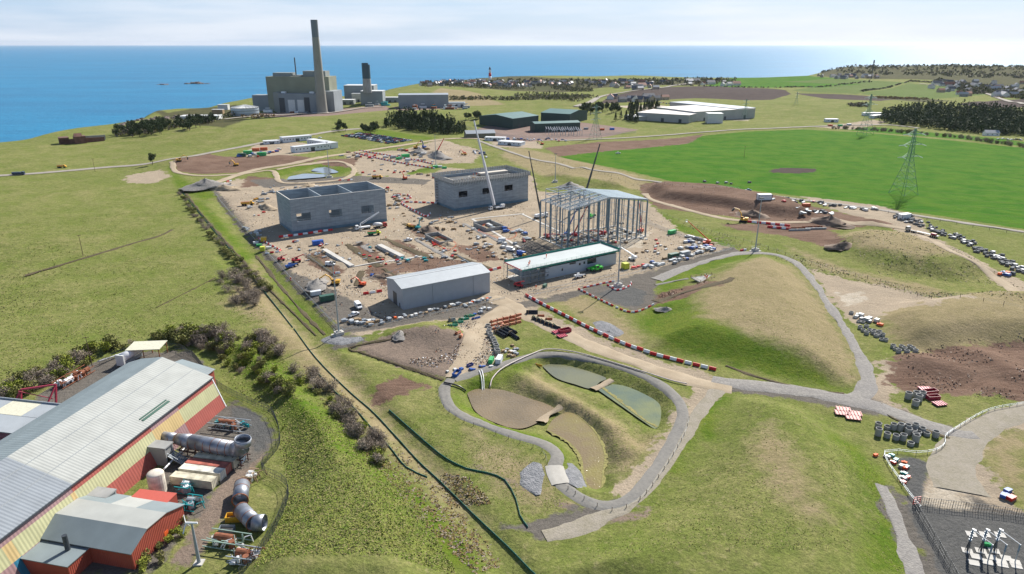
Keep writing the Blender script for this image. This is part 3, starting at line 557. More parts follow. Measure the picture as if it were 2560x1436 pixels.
for y in (0, LY):
    for i in (1, 4, 6):
        x0, x1 = xs_[i], xs_[i+1]
        for z0 in (0, 7.5, 15): m.beam((x0, y, z0+.3), (x1, y, z0+7.2), .14); m.beam((x1, y, z0+.3), (x0, y, z0+7.2), .14)
for x in (0, LX):
    for z in (7.5, 15): m.beam((x, 0, z), (x, LY, z), .25)
    for k in (0, 3): m.beam((x, LY*k/5, .5), (x, LY*(k+1)/5, 14.5), .13); m.beam((x, LY*(k+1)/5, .5), (x, LY*k/5, 14.5), .13)
for z in (8, 15.5):
    m.beam((xs_[5], 0, z), (LX, 0, z), .22); m.beam((0, LY, z), (LX, LY, z), .22)
m.build('bracing', steel, fr)
m = MB()
bx0, bx1, by0, by1 = 3, 21, LY-14, LY-1
for z in (26.6, 29.6):
    for p, q in (((bx0, by0), (bx1, by0)), ((bx1, by0), (bx1, by1)), ((bx1, by1), (bx0, by1)), ((bx0, by1), (bx0, by0)), ((bx0, (by0+by1)/2), (bx1, (by0+by1)/2)), (((bx0+bx1)/2, by0), ((bx0+bx1)/2, by1))): m.beam((*p, z), (*q, z), .35)
for x in (bx0, (bx0+bx1)/2, bx1):
    for y in (by0, by1): m.beam((x, y, 23), (x, y, 29.6), .3)
m.build('rooftop_frame', steel, fr)
m = MB()
for i in range(nb+1): m.box(xs_[i]-.5, xs_[i]+.5, -.6, LY+.6, .02, .35)
for y in (0, LY*.33, LY*.66, LY): m.box(-.6, LX+.6, y-.5, y+.5, .03, .4)
m.build('ground_beam', conc2, fr)
m = MB()
for k in range(26): m.beam((random.uniform(1, LX-9), random.uniform(1, LY-1), .5), (random.uniform(6, LX-1), random.uniform(1, LY-1), .5), .12, .1) if k % 3 == 0 else m.cbox(random.uniform(1, LX-2), random.uniform(1, LY-1), .4, random.uniform(.5, 3), random.uniform(.3, 1.5), random.uniform(.3, 1.3), random.random()*3)
m.build('stacked_beams', steeld, fr)
# ---------------------------------------------------------------- grey storage shed
ribg = mat('grey_ribbed_sheet', (.33, .37, .42), .5, .1, .05, .4, wave=('X', .5, .05))
roofg = mat('pale_ribbed_roof', (.38, .41, .43), .5, .1, .05, .3, wave=('X', .5, .05))
a = G(1008, 776); bq = G(1225, 731); an = ang(a, bq); L_ = math.dist(a[:2], bq[:2]); D = 17.6
r = root('grey_shed', 'long pale grey sheet-metal shed with shallow pitched roof and dark gable door', 'shed', (a[0], a[1], a[2]-.1), an)
m = MB(); m.box(0, L_, .0, .15, .3, 10); m.build('front_wall', ribg, r)
m = MB(); m.box(0, L_, D-.15, D, .3, 10); m.build('rear_wall', ribg, r)
for x in (0, L_-.15):
    m = MB(); hl = [(3.0, 4.2, 0, 2.4), (6.5, 11, 0, 6)] if x == 0 else []
    y = .153
    for p, q, c, d in hl: m.box(x, x+.15, y, p, .3, 10); m.box(x, x+.15, p, q, d, 10); y = q
    m.box(x, x+.15, y, D-.153, .3, 10); m.ext([(.153, 10), (D-.153, 10), (D/2, 11.7)], x, x+.15, 'x'); m.build('gable_wall', ribg, r)
m = MB(); m.box(-.04, .02, 6.55, 10.95, 0, 5.9); m.build('roller_door', steeld, r)
m = MB(); m.box(-.04, .02, 3.05, 4.15, .2, 2.35); m.build('door', steeld, r)
m = MB()
for s in (0, 1):
    y0, z0, y1, z1 = ((-.35, 10.0, D/2, 11.85) if s == 0 else (D+.35, 10.0, D/2, 11.85))
    m.q([(-.4, y0, z0), (L_+.4, y0, z0), (L_+.4, y1, z1), (-.4, y1, z1), (-.4, y0, z0+.14), (L_+.4, y0, z0+.14), (L_+.4, y1, z1+.14), (-.4, y1, z1+.14)], [(0, 1, 2, 3), (4, 5, 6, 7), (0, 1, 5, 4), (1, 2, 6, 5), (0, 3, 7, 4)])
m.build('roof', roofg, r)
m = MB(); m.box(-.05, L_+.05, -.1, -.003, 0, .35); m.build('plinth', conc, r)
m = MB(); m.beam((L_*.33, -.1, .3), (L_*.33, -.1, 10), .15); m.beam((L_*.8, -.1, .3), (L_*.8, -.1, 10), .15); m.beam((0, -.45, 10), (L_, -.45, 10), .18); m.build('gutter', greyp, r)
m = MB(); m.beam((-.4, D/2, 12.03), (L_+.4, D/2, 12.03), .5, .08); m.build('ridge_cap', offw, r)
# ---------------------------------------------------------------- long unfinished building
a = G(1305, 712); bq = G(1540, 660); an = ang(a, bq); L_ = math.dist(a[:2], bq[:2]); D = 13.5
r = root('unfinished_office_building', 'long low flat-roofed building, half clad in grey, its left end still open steel frame', 'building', (a[0], a[1], a[2]-.05), an)
m = MB(); m.box(-.8, L_+1.2, -.9, D+.8, 7.55, 7.9); m.build('roof', mat('flat_roof_sheet', (.42, .46, .46), .6, var=.06, scale=.15), r)
cl = mat('cladding_panel', (.36, .42, .48), .5, .1, .04, .3, wave=('X', 1.2, .02))
hs = [(15.0, 16.0, 1.2, 2.4), (24, 25, 2.6, 3.9), (29, 33, 5, 5.9), (35, 36.2, 3.6, 4.9), (38, 39.2, 3.8, 5.1), (40.5, 46.5, 3.2, 5.9)]
m = MB(); m.wallx(14, L_, 0, .2, .3, 6.0, [(p, q, c, d) for p, q, c, d in hs]); m.build('front_wall', cl, r)
m = MB(); m.box(20, L_, D-.2, D, .3, 6.9); m.build('rear_wall', cl, r)
m = MB(); m.box(L_-.2, L_, .21, D-.21, .3, 6); m.build('end_wall', cl, r)
for p, q, c, d in hs: m = MB(); m.box(p+.02, q-.02, .08, .14, c, d); m.build('window', glass, r)
for i in range(13):
    for y in (.35, D-.4): m = MB(); x = .2+i*(L_-.5)/12; m.box(x-.14, x+.14, y-.14, y+.14, 0, 7.5); m.build('column', steelb, r)
m = MB()
for y in (.35, D-.4): m.beam((0, y, 7.2), (L_, y, 7.2), .22, .5); m.beam((0, y, 3.8), (14, y, 3.8), .2, .4)
for i in range(13): x = .2+i*(L_-.5)/12; m.beam((x, .3, 7.2), (x, D-.4, 7.2), .18, .4)
m.box(.3, 13.5, .5, D-.5, 3.65, 3.85)
m.build('floor_beam', steel, r)
m = MB(); m.box(-.3, L_+.3, -.3, D+.3, 0, .32); m.build('floor_slab', conc2, r)
m = MB()
for i in range(7):
    x = -1.3+i*2.4
    for y in (-1.6, -.5): m.beam((x, y, 0), (x, y, 9), .07)
    for z in (2, 4, 6, 8): m.beam((x, -1.6, z), (x+2.4, -1.6, z), .07); m.beam((x, -1.6, z), (x, -.5, z), .07)
    m.beam((x, -1.6, 0), (x+2.4, -1.6, 4), .06)
    for z in (2, 4, 6): m.box(x, x+2.4, -1.5, -.6, z, z+.05)
for i in range(6):
    y = -1.5+i*3; m.beam((-1.9, y, 0), (-1.9, y, 9), .07)
    for z in (2, 4, 6, 8): m.beam((-1.9, y, z), (-1.9, min(y+3, D), z), .07)
m.build('scaffold', steel, r)
m = MB()
for i in range(16): x = 14+i*(L_-14)/15; m.beam((x, -.95, 6.6), (x, -.95, 9.0), .06)
for z in (8.4, 9.0): m.beam((-1, -.95, z), (L_+1, -.95, z), .05)
m.build('edge_guard_rail', green, r)
m = MB(); m.box(-.8, L_+1, -1.0, -.93, 7.0, 7.75); m.box(L_+1.2, L_+1.26, -1, D+.8, 6.6, 8.8); m.box(-1, L_+1, D+.85, D+.9, 7.0, 8.9); m.build('debris_netting', mat('green_netting', (.03, .22, .17), .8, var=.3, scale=2), r)
m = MB(); m.box(-.9, -.82, -.9, D+.8, 7.4, 8.0); m.build('red_edge_strip', red, r)
m = MB()
for k in range(40): x = random.uniform(16, L_-1); m.cbox(x, random.uniform(.6, 3), 6.0+random.uniform(0, .5), random.uniform(.2, 1.2), .4, random.uniform(.2, .9), random.random())
m.build('insulation_bundle', mat('insulation', (.42, .27, .13), .8, var=.4, scale=2), r)
# ---------------------------------------------------------------- open basements and trench walls between the buildings
def basement(corner, L_, D, hh, label, an=E1, off=.05):
    x, y, z = G(*corner); r = root('concrete_basement', label, 'foundation', (x, y, z+off), an)
    m = MB(); t = .45
    m.box(0, L_, 0, t, 0, hh); m.box(0, L_, D-t, D, 0, hh*1.5); m.box(0, t, t, D-t, 0, hh*1.25); m.box(L_-t, L_, t, D-t, 0, hh*1.25); m.build('wall', conc, r)
    m = MB(); m.box(t, L_-t, t, D-t, .02, .15); m.build('floor', mat('puddled_floor', (.24, .16, .08), .6, var=.3), r)
    return r
basement((1098, 613), 9, 19, 1.6, 'open concrete pit with orange-tinted floor beside the white pickup', math.radians(32))
basement((1215, 580), 13, 16, 2.0, 'open concrete basement walls left of the steel frame hall')
for i, (p, q, w, h, lab) in enumerate((((810, 628), (880, 668), 3.2, 1.0, 'pale concrete ground beam in its trench, left of two'), ((948, 617), (1006, 648), 3.6, 1.1, 'pale concrete ground beam in its trench, right of two'),
        ((880, 668), (960, 655), 1.0, .5, 'thin concrete kerb beam running from trench towards red barrel'), ((965, 655), (1080, 638), 1.4, .5, 'long pale concrete strip beam behind the grey shed'), ((1135, 634), (1190, 668), 1.2, .6, 'dark shuttered trench beam running down to the shed'),
        ((1180, 548), (1300, 620), 1.8, .35, 'long pale concrete strip running past basement to the frame hall'), ((1180, 548), (1310, 535), 1.5, .4, 'pale concrete strip below the formwork shell'), ((1303, 535), (1400, 580), 1.5, .4, 'pale concrete strip going under the steel frame'))):
    A = G(*p); B = G(*q); m = MB(); L2 = math.dist(A[:2], B[:2]); m.box(0, L2, -w/2, w/2, -.2, h*.5)
    if w > 3: m.box(0, L2, -w/2+.4, w/2-.2, h*.5, h*1.3)
    o = m.build('foundation_beam', conc2 if 'dark' not in lab else steeld); o.location = A; o.rotation_euler = (0, 0, ang(A, B)); prop(o, lab, 'foundation')
# ---------------------------------------------------------------- large striped factory hall at lower left
FB = (-92.05, 194.1); FA = math.atan2(-.9824, -.187)       # local x runs along the hall, local y away from the yard (mirrored below)
fz = float(height(np.array([-100.]), np.array([170.]))[0])*0
fac = root('factory_hall', 'huge factory hall with pale ribbed roof and red, green-yellow and mauve striped leaning wall', 'building', (FB[0], FB[1], 0), FA)
def fy(w): return -w        # w measured to the left of the yard wall
LF = 112.
ribs = ('X', .9, .04)
FM = {k: mat('factory_'+k, v, .55, .0, .09, .25, wave=ribs) for k, v in dict(red=(.34, .085, .065), lime=(.44, .43, .24), yellow=(.52, .38, .17), mauve=(.30, .18, .18), blue=(.02, .16, .26), roof=(.37, .38, .355), roofgrey=(.23, .255, .28), roofblue=(.20, .24, .25)).items()}
P0, P1, P2, P3, P4 = (0, 0), (3.6, 10.1), (20.1, 15.5), (36.6, 10.1), (40.5, 0)
def wpt(l, t): return (l, fy(P0[0]+(P1[0]-P0[0])*t), P1[1]*t)
# each colour field of the leaning wall: (from, to, low, high, colour)
flds = []
def row(t0, t1, seq):
    l = 0
    for e, c in seq: flds.append((l, e, t0, t1, c)); l = e
row(.82, 1, [(17.4, 'red'), (29.3, 'mauve'), (57.3, 'red'), (LF, 'mauve')])
row(.42, .82, [(17.6, 'lime'), (29.4, 'yellow'), (57.0, 'lime'), (58.3, 'yellow'), (74.6, 'lime'), (77, 'yellow'), (LF, 'lime')])
row(0, .42, [(17.8, 'red'), (26, 'mauve'), (57.3, 'red'), (74.4, 'mauve'), (76.6, 'blue'), (LF, 'mauve')])
for l0, l1, t0, t1, c in flds:
    m = MB(); a, b_, c_, d_ = wpt(l0, t0), wpt(l1, t0), wpt(l1, t1), wpt(l0, t1); o_ = .25
    m.q([a, b_, c_, d_]+[(p[0], p[1]-o_, p[2]) for p in (a, b_, c_, d_)], [(0, 3, 2, 1), (4, 5, 6, 7), (0, 1, 5, 4), (3, 7, 6, 2), (0, 4, 7, 3), (1, 2, 6, 5)]); m.build('wall_panel', FM[c], fac)
m = MB()
for l, dk in ((56.8, 0),):
    pass
def slope(mb, l0, l1, pa, pb, th=.2, lift=0.):
    m_ = [(l0, fy(pa[0]), pa[1]+lift), (l1, fy(pa[0]), pa[1]+lift), (l1, fy(pb[0]), pb[1]+lift), (l0, fy(pb[0]), pb[1]+lift)]
    mb.q(m_+[(a, b, c+th) for a, b, c in m_], [(0, 3, 2, 1), (4, 5, 6, 7), (0, 1, 5, 4), (1, 2, 6, 5), (2, 3, 7, 6), (3, 0, 4, 7)])
e1 = (P1[0]-.4, P1[1]-.1)
m = MB(); slope(m, -.3, 56.8, e1, P2); m.build('roof', FM['roof'], fac)
m = MB(); slope(m, 56.81, LF, e1, P2); m.build('roof', FM['roofgrey'], fac)
for pa, pb in ((P2, (28, 14.2)), ((28, 14.2), (33, 12.4)), ((33, 12.4), (37, 10.1)), ((37, 10.1), (39.3, 6)), ((39.3, 6), P4)):
    m = MB(); slope(m, -.3, LF, pa, pb) if pb[1] > 8 else m.q([(0, fy(pa[0]), pa[1]), (LF, fy(pa[0]), pa[1]), (LF, fy(pb[0]), pb[1]), (0, fy(pb[0]), pb[1])], [(3, 2, 1, 0)]); m.build('roof' if pb[1] > 8 else 'wall_panel', FM['roofblue'] if pb[1] > 8 else FM['mauve'], fac)
for x in (0, LF): m = MB(); m.q([(x, fy(a), b) for a, b in (P0, P1, P2, (28, 14.2), (33, 12.4), (37, 10.1), (39.3, 6), P4)], [tuple(range(8)) if x else tuple(range(8))[::-1]]); m.build('gable_wall', FM['red'], fac)
m = MB()
for t in (.36, .70): 
    pm = (P1[0]+(P2[0]-P1[0])*t, P1[1]+(P2[1]-P1[1])*t); slope(m, -.3, LF, pm, (pm[0]+.18, pm[1]+.06), .25)
m.build('roof_joint', mat('roof_joint', (.25, .27, .28), .7), fac)
m = MB(); pm = (5.3, 10.75); slope(m, 17.6, 28.9, pm, (5.9, 10.95), .32); slope(m, 17.6, 28.9, (6.3, 11.08), (6.6, 11.18), .34); m.build('roof_vent', dgreen, fac)
m = MB(); m.beam((-.3, fy(3.0), 10.0), (LF, fy(3.0), 10.0), .3, .2); m.build('gutter', steeld, fac)
m = MB(); m.beam((-.05, fy(0), 0), (-.05, fy(3.6), 10.1), .35, .2); m.beam((-.05, fy(3.6), 10.1), (-.05, fy(20.1), 15.55), .3, .2); m.build('corner_trim', white, fac)
for l in (29.6, 51.4):
    m = MB(); m.ext([(fy(3.3), 0), (fy(-3.2), 0), (fy(-3.2), 5.2), (fy(3.3), 5.6)], l, l+.4, 'x'); m.ext([(fy(3.3), 0), (fy(-3.2), 0), (fy(-3.2), 5.2), (fy(3.3), 5.6)], l+3, l+3.4, 'x'); m.box(l-.15, l+3.55, fy(3.3), fy(-3.4), 5.4, 5.75); m.box(l+.4, l+3, fy(-2.9), fy(-3.0), 3, 5.4)
    o = m.build('stair_porch', conc, fac)
    m = MB(); 
    for k in range(13): m.box(l+.3, l+3, 3.4+k*.42, 3.8+k*.42, 2.9-k*.23, 3.0-k*.23)
    for s in (.3, 3): m.beam((l+s, 3.4, 3), (l+s, 8.8, .1), .12, .3); m.beam((l+s, 3.4, 4), (l+s, 8.8, 1.1), .08); m.beam((l+s, 8.8, 0), (l+s, 8.8, 1.1), .08); m.beam((l+s, 6, 2), (l+s, 6, 2.8), .08)
    m.build('external_stair', steel, fac)
def fw(px, py, z=0):
    """photo point at height z, given in the hall's own frame (along, away)"""
    x, y = GZ(px, py, z); dx, dy = x-FB[0], y-FB[1]; c, s = math.cos(FA), math.sin(FA); return dx*c+dy*s, -(-dx*s+dy*c)
# annex on the far side
q = [fw(15, 1019, 8), fw(66, 976, 9), fw(189, 983, 9), fw(107, 1030, 8)]
l0, l1 = min(p[0] for p in q), max(p[0] for p in q); w1 = max(p[1] for p in q)
ax = root('factory_annex', 'mauve-walled annex with white and cream roof against the far side of the striped hall', 'building', (FB[0], FB[1], 0), FA)
l0, l1 = 21., 37.; w1 = 62.
m = MB(); m.box(l1-.3, l1, fy(w1), fy(38.5), 0, 7.8); m.build('end_wall', mat('mauve_wall', (.22, .09, .12), .8, var=.2, scale=1), ax)
m = MB(); m.box(l0, l0+.3, fy(w1), fy(38.5), 0, 8.6); m.box(l0+.3, l1-.3, fy(w1), fy(w1-.3), 0, 7.8); m.build('side_wall', greyp, ax)
for k, (a, b, c, d) in enumerate(((l0, l0+7.9, 38, 46.0), (l0, l0+7.9, 46.05, w1-6), (l0, l0+7.9, w1-5.95, w1+.4), (l0+8.1, l1+.3, 38, w1+.4))):
    m = MB(); m.box(a, b, fy(d), fy(c), 7.9, 8.15); m.build('roof', mat('cream_roof', (.60, .58, .45), .6) if k == 1 else roofg, ax)
for k, (a, b) in enumerate((((l1+9, w1-4), (l1+9, w1+4)), ((l0-9, w1-10), (l0-4, w1-2)))):
    fr_ = root('maroon_portal_frame', ('maroon steel portal frame standing off the near end of the mauve annex', 'maroon A-frame gantry between the annex and the scrap machinery')[k], 'frame', (FB[0], FB[1], 0), FA)
    m = MB()
    for (l, w) in (a, b): m.beam((l, fy(w), 0), (l-2, fy(w), 8), .5); m.beam((l+6, fy(w), 0), (l-2, fy(w), 8), .4)
    m.build('post', maroon, fr_)
    m = MB(); m.beam((a[0]-2, fy(a[1]), 8), (b[0]-2, fy(b[1]), 8), .5); m.beam((a[0], fy(a[1]), 4), (b[0]-1, fy(b[1]), 8), .2); m.build('crossbeam', maroon, fr_)
# end annex by the ridge and canopy
m = MB(); r = root('red_end_annex', 'small red gabled annex with blue-grey roof behind the far gable of the striped hall', 'building', (FB[0], FB[1], 0), FA)
m.box(-9, -.5, fy(20), fy(9), 0, 8.0); m.build('wall', FM['red'], r)
m = MB(); m.q([(-9.4, fy(8.6), 8.0), (-.32, fy(8.6), 8.0), (-.32, fy(20.4), 12.6), (-9.4, fy(20.4), 10.6)], [(0, 1, 2, 3)]); m.q([(-9.4, fy(8.6), 7.9), (-.32, fy(8.6), 7.9), (-.32, fy(20.4), 12.5), (-9.4, fy(20.4), 10.5)], [(3, 2, 1, 0)]); m.build('roof', FM['roofblue'], r)
def at(px, py, dz=0.): x, y, z = G(px, py); return (x, y, z+dz)
r = root('open_canopy', 'flat cream canopy on rusty posts beside the white tank behind the hall', 'canopy', at(372, 893), pdir((350, 895), (400, 893))); m = MB(); m.box(-6, 6, -4, 4, 4.6, 4.8); m.build('roof', mat('cream_roof', (.6, .58, .45)), r)
for sx in (-5.5, 0, 5.5):
    for sy in (-3.6, 3.6): m = MB(); m.beam((sx, sy, 0), (sx, sy, 4.6), .25); m.build('post', rust, r)
r = root('horizontal_tank', 'white horizontal cylinder tank on a frame behind the striped hall', 'tank', at(328, 903), pdir((315, 905), (345, 888))); m = MB(); m.cyl((-4.5, 0, 3), (4.5, 0, 3), 1.6, n=16); m.build('vessel', white, r, True)
m = MB(); m.box(-5, -4.3, -1.7, 1.7, .3, 4.5); m.build('end_cabinet', offw, r); m = MB(); m.box(-4.5, 4.5, -1.2, -1, .3, 1.6); m.box(-4.5, 4.5, 1, 1.2, .3, 1.6); m.build('frame', steel, r)
# red box store and workshop
rc = mat('red_cladding', (.34, .07, .045), .55, var=.1, scale=.3, wave=('X', .5, .05)); rc2 = mat('red_flat', (.50, .10, .07), .6, var=.05)
x, y, z = at(385, 1290); r = root('red_box_store', 'plain windowless red box building between the workshop and white silo', 'building', at(377, 1292), FA+math.pi/2+.02)
m = MB(); m.box(-5, 5, -4, 4, 0, 4.4); m.build('wall', rc, r); m = MB(); m.box(-5.1, 5.1, -4.1, 4.1, 4.405, 4.6); m.build('roof', rc2, r)
A = G(337, 1425); an = math.radians(77.5); r = root('red_workshop', 'red workshop with blue-grey pitched roof beside the wind turbine pole', 'building', (A[0], A[1], A[2]-.1), an)
# local x along the gable (17 m), local y to the left (hall side)
D2 = 24.
prof = [(0, 4.5), (5.2, 6.9), (11.5, 6.5), (17.2, 4.3)]
m = MB(); m.ext([(0, 0), (17.2, 0)]+prof[::-1], 0, .2, 'y'); m.build('gable_wall', rc, r)
m = MB(); m.ext([(0, 0), (17.2, 0)]+prof[::-1], D2-.2, D2, 'y'); m.build('gable_wall', rc, r)
m = MB(); m.box(.0, .2, .203, D2-.203, 0, 4.5); m.box(17, 17.2, .203, D2-.203, 0, 4.3); m.build('side_wall', mat('red_cladding_side', (.34, .07, .045), .55, var=.1, scale=.3, wave=('Y', .5, .05)), r)
for k, (a, b) in enumerate(zip(prof[:-1], prof[1:])):
    for (y0, y1, mm) in (((-.3, 8, 'roofblue'), (8.02, 15, 'roof'), (15.02, D2+.3, 'roofblue')) if k == 2 else ((-.3, D2+.3, 'roofblue' if k == 0 else 'roof'),)):
        m = MB(); x0 = a[0]-(.4 if k == 0 else 0); x1 = b[0]+(.4 if k == 2 else 0); m.q([(x0, y0, a[1]+.02), (x1, y0, b[1]+.02), (x1, y1, b[1]+.02), (x0, y1, a[1]+.02), (x0, y0, a[1]+.2), (x1, y0, b[1]+.2), (x1, y1, b[1]+.2), (x0, y1, a[1]+.2)], [(0, 3, 2, 1), (4, 5, 6, 7), (0, 1, 5, 4), (1, 2, 6, 5), (2, 3, 7, 6), (3, 0, 4, 7)]); m.build('roof', mat('workshop_roof_'+str(mm), FM[mm].node_tree.nodes['Hue/Saturation/Value'].inputs['Color'].default_value[:3], .6, var=.1, scale=.2), r)
m = MB(); m.box(10, 11.2, -.04, -.003, 0, 2.2); m.build('door', orange, r)
m = MB(); m.box(-6, -.01, 11, D2, 0, 4.0); m.build('lean_to', rc, r); m = MB(); m.box(-6.2, .1, 10.8, D2+.2, 4.005, 4.2); m.build('lean_to_roof', MT['workshop_roof_roofblue'], r)
r = root('workshop_flue', 'dark soot-topped cylindrical flue standing by the workshop wall', 'chimney', at(180, 1412)); m = MB(); m.cyl((0, 0, 3), (0, 0, 8), .55, n=12); m.build('stack', steeld, r); m = MB()
for s in (-1, 1): m.beam((s*.9, -.6, 0), (s*.5, 0, 4), .15); m.beam((s*.9, .6, 0), (s*.5, 0, 4), .15)
m.build('support_frame', white, r)
# white silo, duct on trestle, containers, loose duct sections
r = root('rusty_white_silo', 'squat white silo with rust stains on its domed top', 'silo', at(397, 1230)); m = MB(); rw = mat('rust_stained_white', (.62, .56, .47), .7, var=.3, scale=.6); m.cyl((0, 0, 0), (0, 0, 5.6), 2.1, n=20); m.build('shell', rw, r); m = MB(); m.ball((0, 0, 5.6), 2.1, 2.1, .7, 20, 6); m.build('dome', rw, r, True)
du = mat('duct_sheet', (.30, .32, .36), .45, .6, .3, .5, bump=.02)
DL = G(432, 1130); DR = G(612, 1160); an = ang(DL, DR); Ld = math.dist(DL[:2], DR[:2])
r = root('exhaust_duct', 'giant rusty grey duct with upturned open elbow on a dark trestle', 'duct', (DL[0], DL[1], 0), an)
m = MB(); m.tube([(-3, 0, 4.6), (2, 0, 4.6)], 1.55, 20); m.tube([(2, 0, 4.6), (7, 0, 4.5)], [1.55, 2.1], 20); m.tube([(7, 0, 4.5), (Ld-3, 0, 4.3)], 2.1, 20); m.build('duct_body', du, r, True)
m = MB(); m.tube([(Ld-3, 0, 4.3), (Ld-1.4, 0, 4.45), (Ld-.1, 0, 5.3), (Ld+.3, 0, 6.4)], [2.1, 2.15, 2.15, 2.15], 20); m.pipe((Ld+.3, 0, 6.3), (Ld+.6, 0, 8.2), 2.2, 2.05, 20); m.build('elbow', du, r, True)
m = MB()
for k in range(10): x = -2+k*(Ld)/10; R = 1.62 if x < 2 else 2.18; m.pipe((x, 0, 4.5 if x < 5 else 4.33), (x+.15, 0, 4.5 if x < 5 else 4.33), R if x > 7 or x < 2 else 2.0, R-.15, 20)
m.build('stiffening_ring', rust, r)
m = MB()
for k in range(9):
    x = 4+k*(Ld-4)/8
    for s in (-1.6, 1.6): m.beam((x, s, 0), (x, s, 2.6), .22)
    m.beam((x, -1.8, 2.5), (x, 1.8, 2.5), .25)
for s in (-1.6, 1.6): m.beam((3, s, 2.2), (Ld+1, s, 2.2), .25); m.beam((3, s, .6), (Ld+1, s, .6), .15)
m.build('trestle', mat('dark_rust', (.07, .03, .025), .8), r)
def container(key):
    r = root('shipping_container', '', 'container', (0, 0, 0)); c = {'white': mat('worn_white_container', (.62, .60, .52), .7, var=.3, scale=.5, wave=('X', .3, .05)), 'rust': mat('rust_container', (.36, .10, .07), .7, var=.25, scale=.5, wave=('X', .3, .05)), 'cream': mat('worn_cream_container', (.52, .48, .36), .7, var=.3, scale=.5, wave=('X', .3, .05)), 'bluegrey': mat('worn_blue_container', (.20, .26, .32), .7, var=.3, scale=.5, wave=('X', .3, .05)),
         'green': dgreen, 'brightgreen': mat('bright_green_container', (.03, .42, .12), .5, var=.08, wave=('X', .3, .05)), 'blue': mat('blue_container', (.02, .12, .5), .5, wave=('X', .3, .05)), 'orange': mat('orange_container', (.6, .13, .04), .5, wave=('X', .3, .05)), 'yellow': mat('yellow_container', (.7, .42, .03), .5, wave=('X', .3, .05)), 'lime': lime, 'cabin': mat('cabin_white', (.66, .69, .72), .5, wave=('X', .6, .02)), 'grey': greyp}[key]
    L = {'yellow': 3, 'lime': 2.4}.get(key, 6.0)
    if key in ('rust', 'cream', 'bluegrey', 'white'): L = 12.2
    m = MB(); m.box(-L/2, L/2, -1.22, 1.22, .15, 2.55); m.build('body', c, r)
    rf = c
    if key in ('white', 'rust', 'cream', 'bluegrey'): rf = mat('rust_patched_roof_'+key, tuple(v*1.1 for v in c.node_tree.nodes['Hue/Saturation/Value'].inputs['Color'].default_value[:3]), .75, var=.45, scale=.45)
    m = MB(); m.box(-L/2-.03, L/2+.03, -1.25, 1.25, 2.553, 2.62); m.build('roof', rf, r)
    m = MB()
    for s in (-1, 1):
        for t in (-1, 1): m.box(s*L/2-.08, s*L/2+.08, t*1.24-.08, t*1.24+.08, 0, 2.66)
    m.build('corner_post', steeld if key == 'cabin' else c, r)
    m = MB()
    for t in (-.6, 0, .6): m.box(L/2+.005, L/2+.04, t-.03, t+.03, .3, 2.4)
    m.build('door_bar', steel, r)
    return r
CT = Kind(container)
an = pdir((440, 1200), (552, 1215))
for key, p, lab in (('bluegrey', (560, 1150), 'grey-blue rusting container, farthest of the row under the duct'), ('cream', (543, 1162), 'white container with big brown rust patch, second from the duct'), ('rust', (523, 1177), 'red-brown container in the middle of the row by the factory'), ('white', (508, 1192), 'white rust-streaked container, second nearest of the factory row'), ('cream', (487, 1212), 'cream container with rusty roof at the near end of the factory row')):
    CT(key, at(*p), an, lab, 'containers rusting beside the factory')
def ductpiece(key):
    r = root('loose_duct_section', '', 'duct', (0, 0, 0)); m = MB(); m.pipe((-4.2, 0, 2), (2.6, 0, 2), 1.95, 1.85, 20)
    if key: m.pipe((2.6, 0, 2), (4.5, 1.8, 2.1), 1.95, 1.85, 20)
    m.build('duct_shell', du, r, True); m = MB(); m.pipe((-4.3, 0, 2), (-4.1, 0, 2), 2.05, 1.8, 20); m.pipe((0, 0, 2), (.15, 0, 2), 2.0, 1.94, 20); m.pipe((2.5, 0, 2), (2.65, 0, 2), 2.0, 1.8, 20); m.build('rusty_flange', rust, r)
    m = MB(); m.box(-3, -2.6, -1.5, 1.5, 0, .25); m.box(2, 2.4, -1.5, 1.5, 0, .25); m.build('timber_bearer', wood, r); return r
DS = Kind(ductpiece)
DS(0, at(606, 1243), pdir((604, 1265), (610, 1215)), 'straight silver duct section lying open-ended on the factory yard'); DS(1, at(625, 1312), pdir((605, 1290), (645, 1330)), 'bent silver duct section with rusty mouth beside the yellow skip')
# wind turbine without turning blades
r = root('small_wind_turbine', 'slim grey pole turbine with white nacelle in front of the workshop', 'turbine', at(498, 1408)); m = MB(); m.cyl((0, 0, 0), (0, 0, 10.6), .42, .22, 12); m.build('pole', greyp, r)
m = MB(); m.cyl((-1.3, 0, 10.9), (1.3, 0, 10.9), .3, .22, 10); m.build('nacelle', white, r); m = MB(); m.beam((-1.3, 0, 10.9), (-1.4, 1.5, 8.9), .25, .06); m.beam((-1.3, 0, 10.9), (-1.4, -1.6, 9.3), .25, .06); m.beam((-1.3, 0, 10.9), (-1.4, 0, 13), .25, .06); m.build('blade', white, r); m = MB(); m.cbox(0, 0, 0, 2, 2, .3); m.build('base', conc2, r)
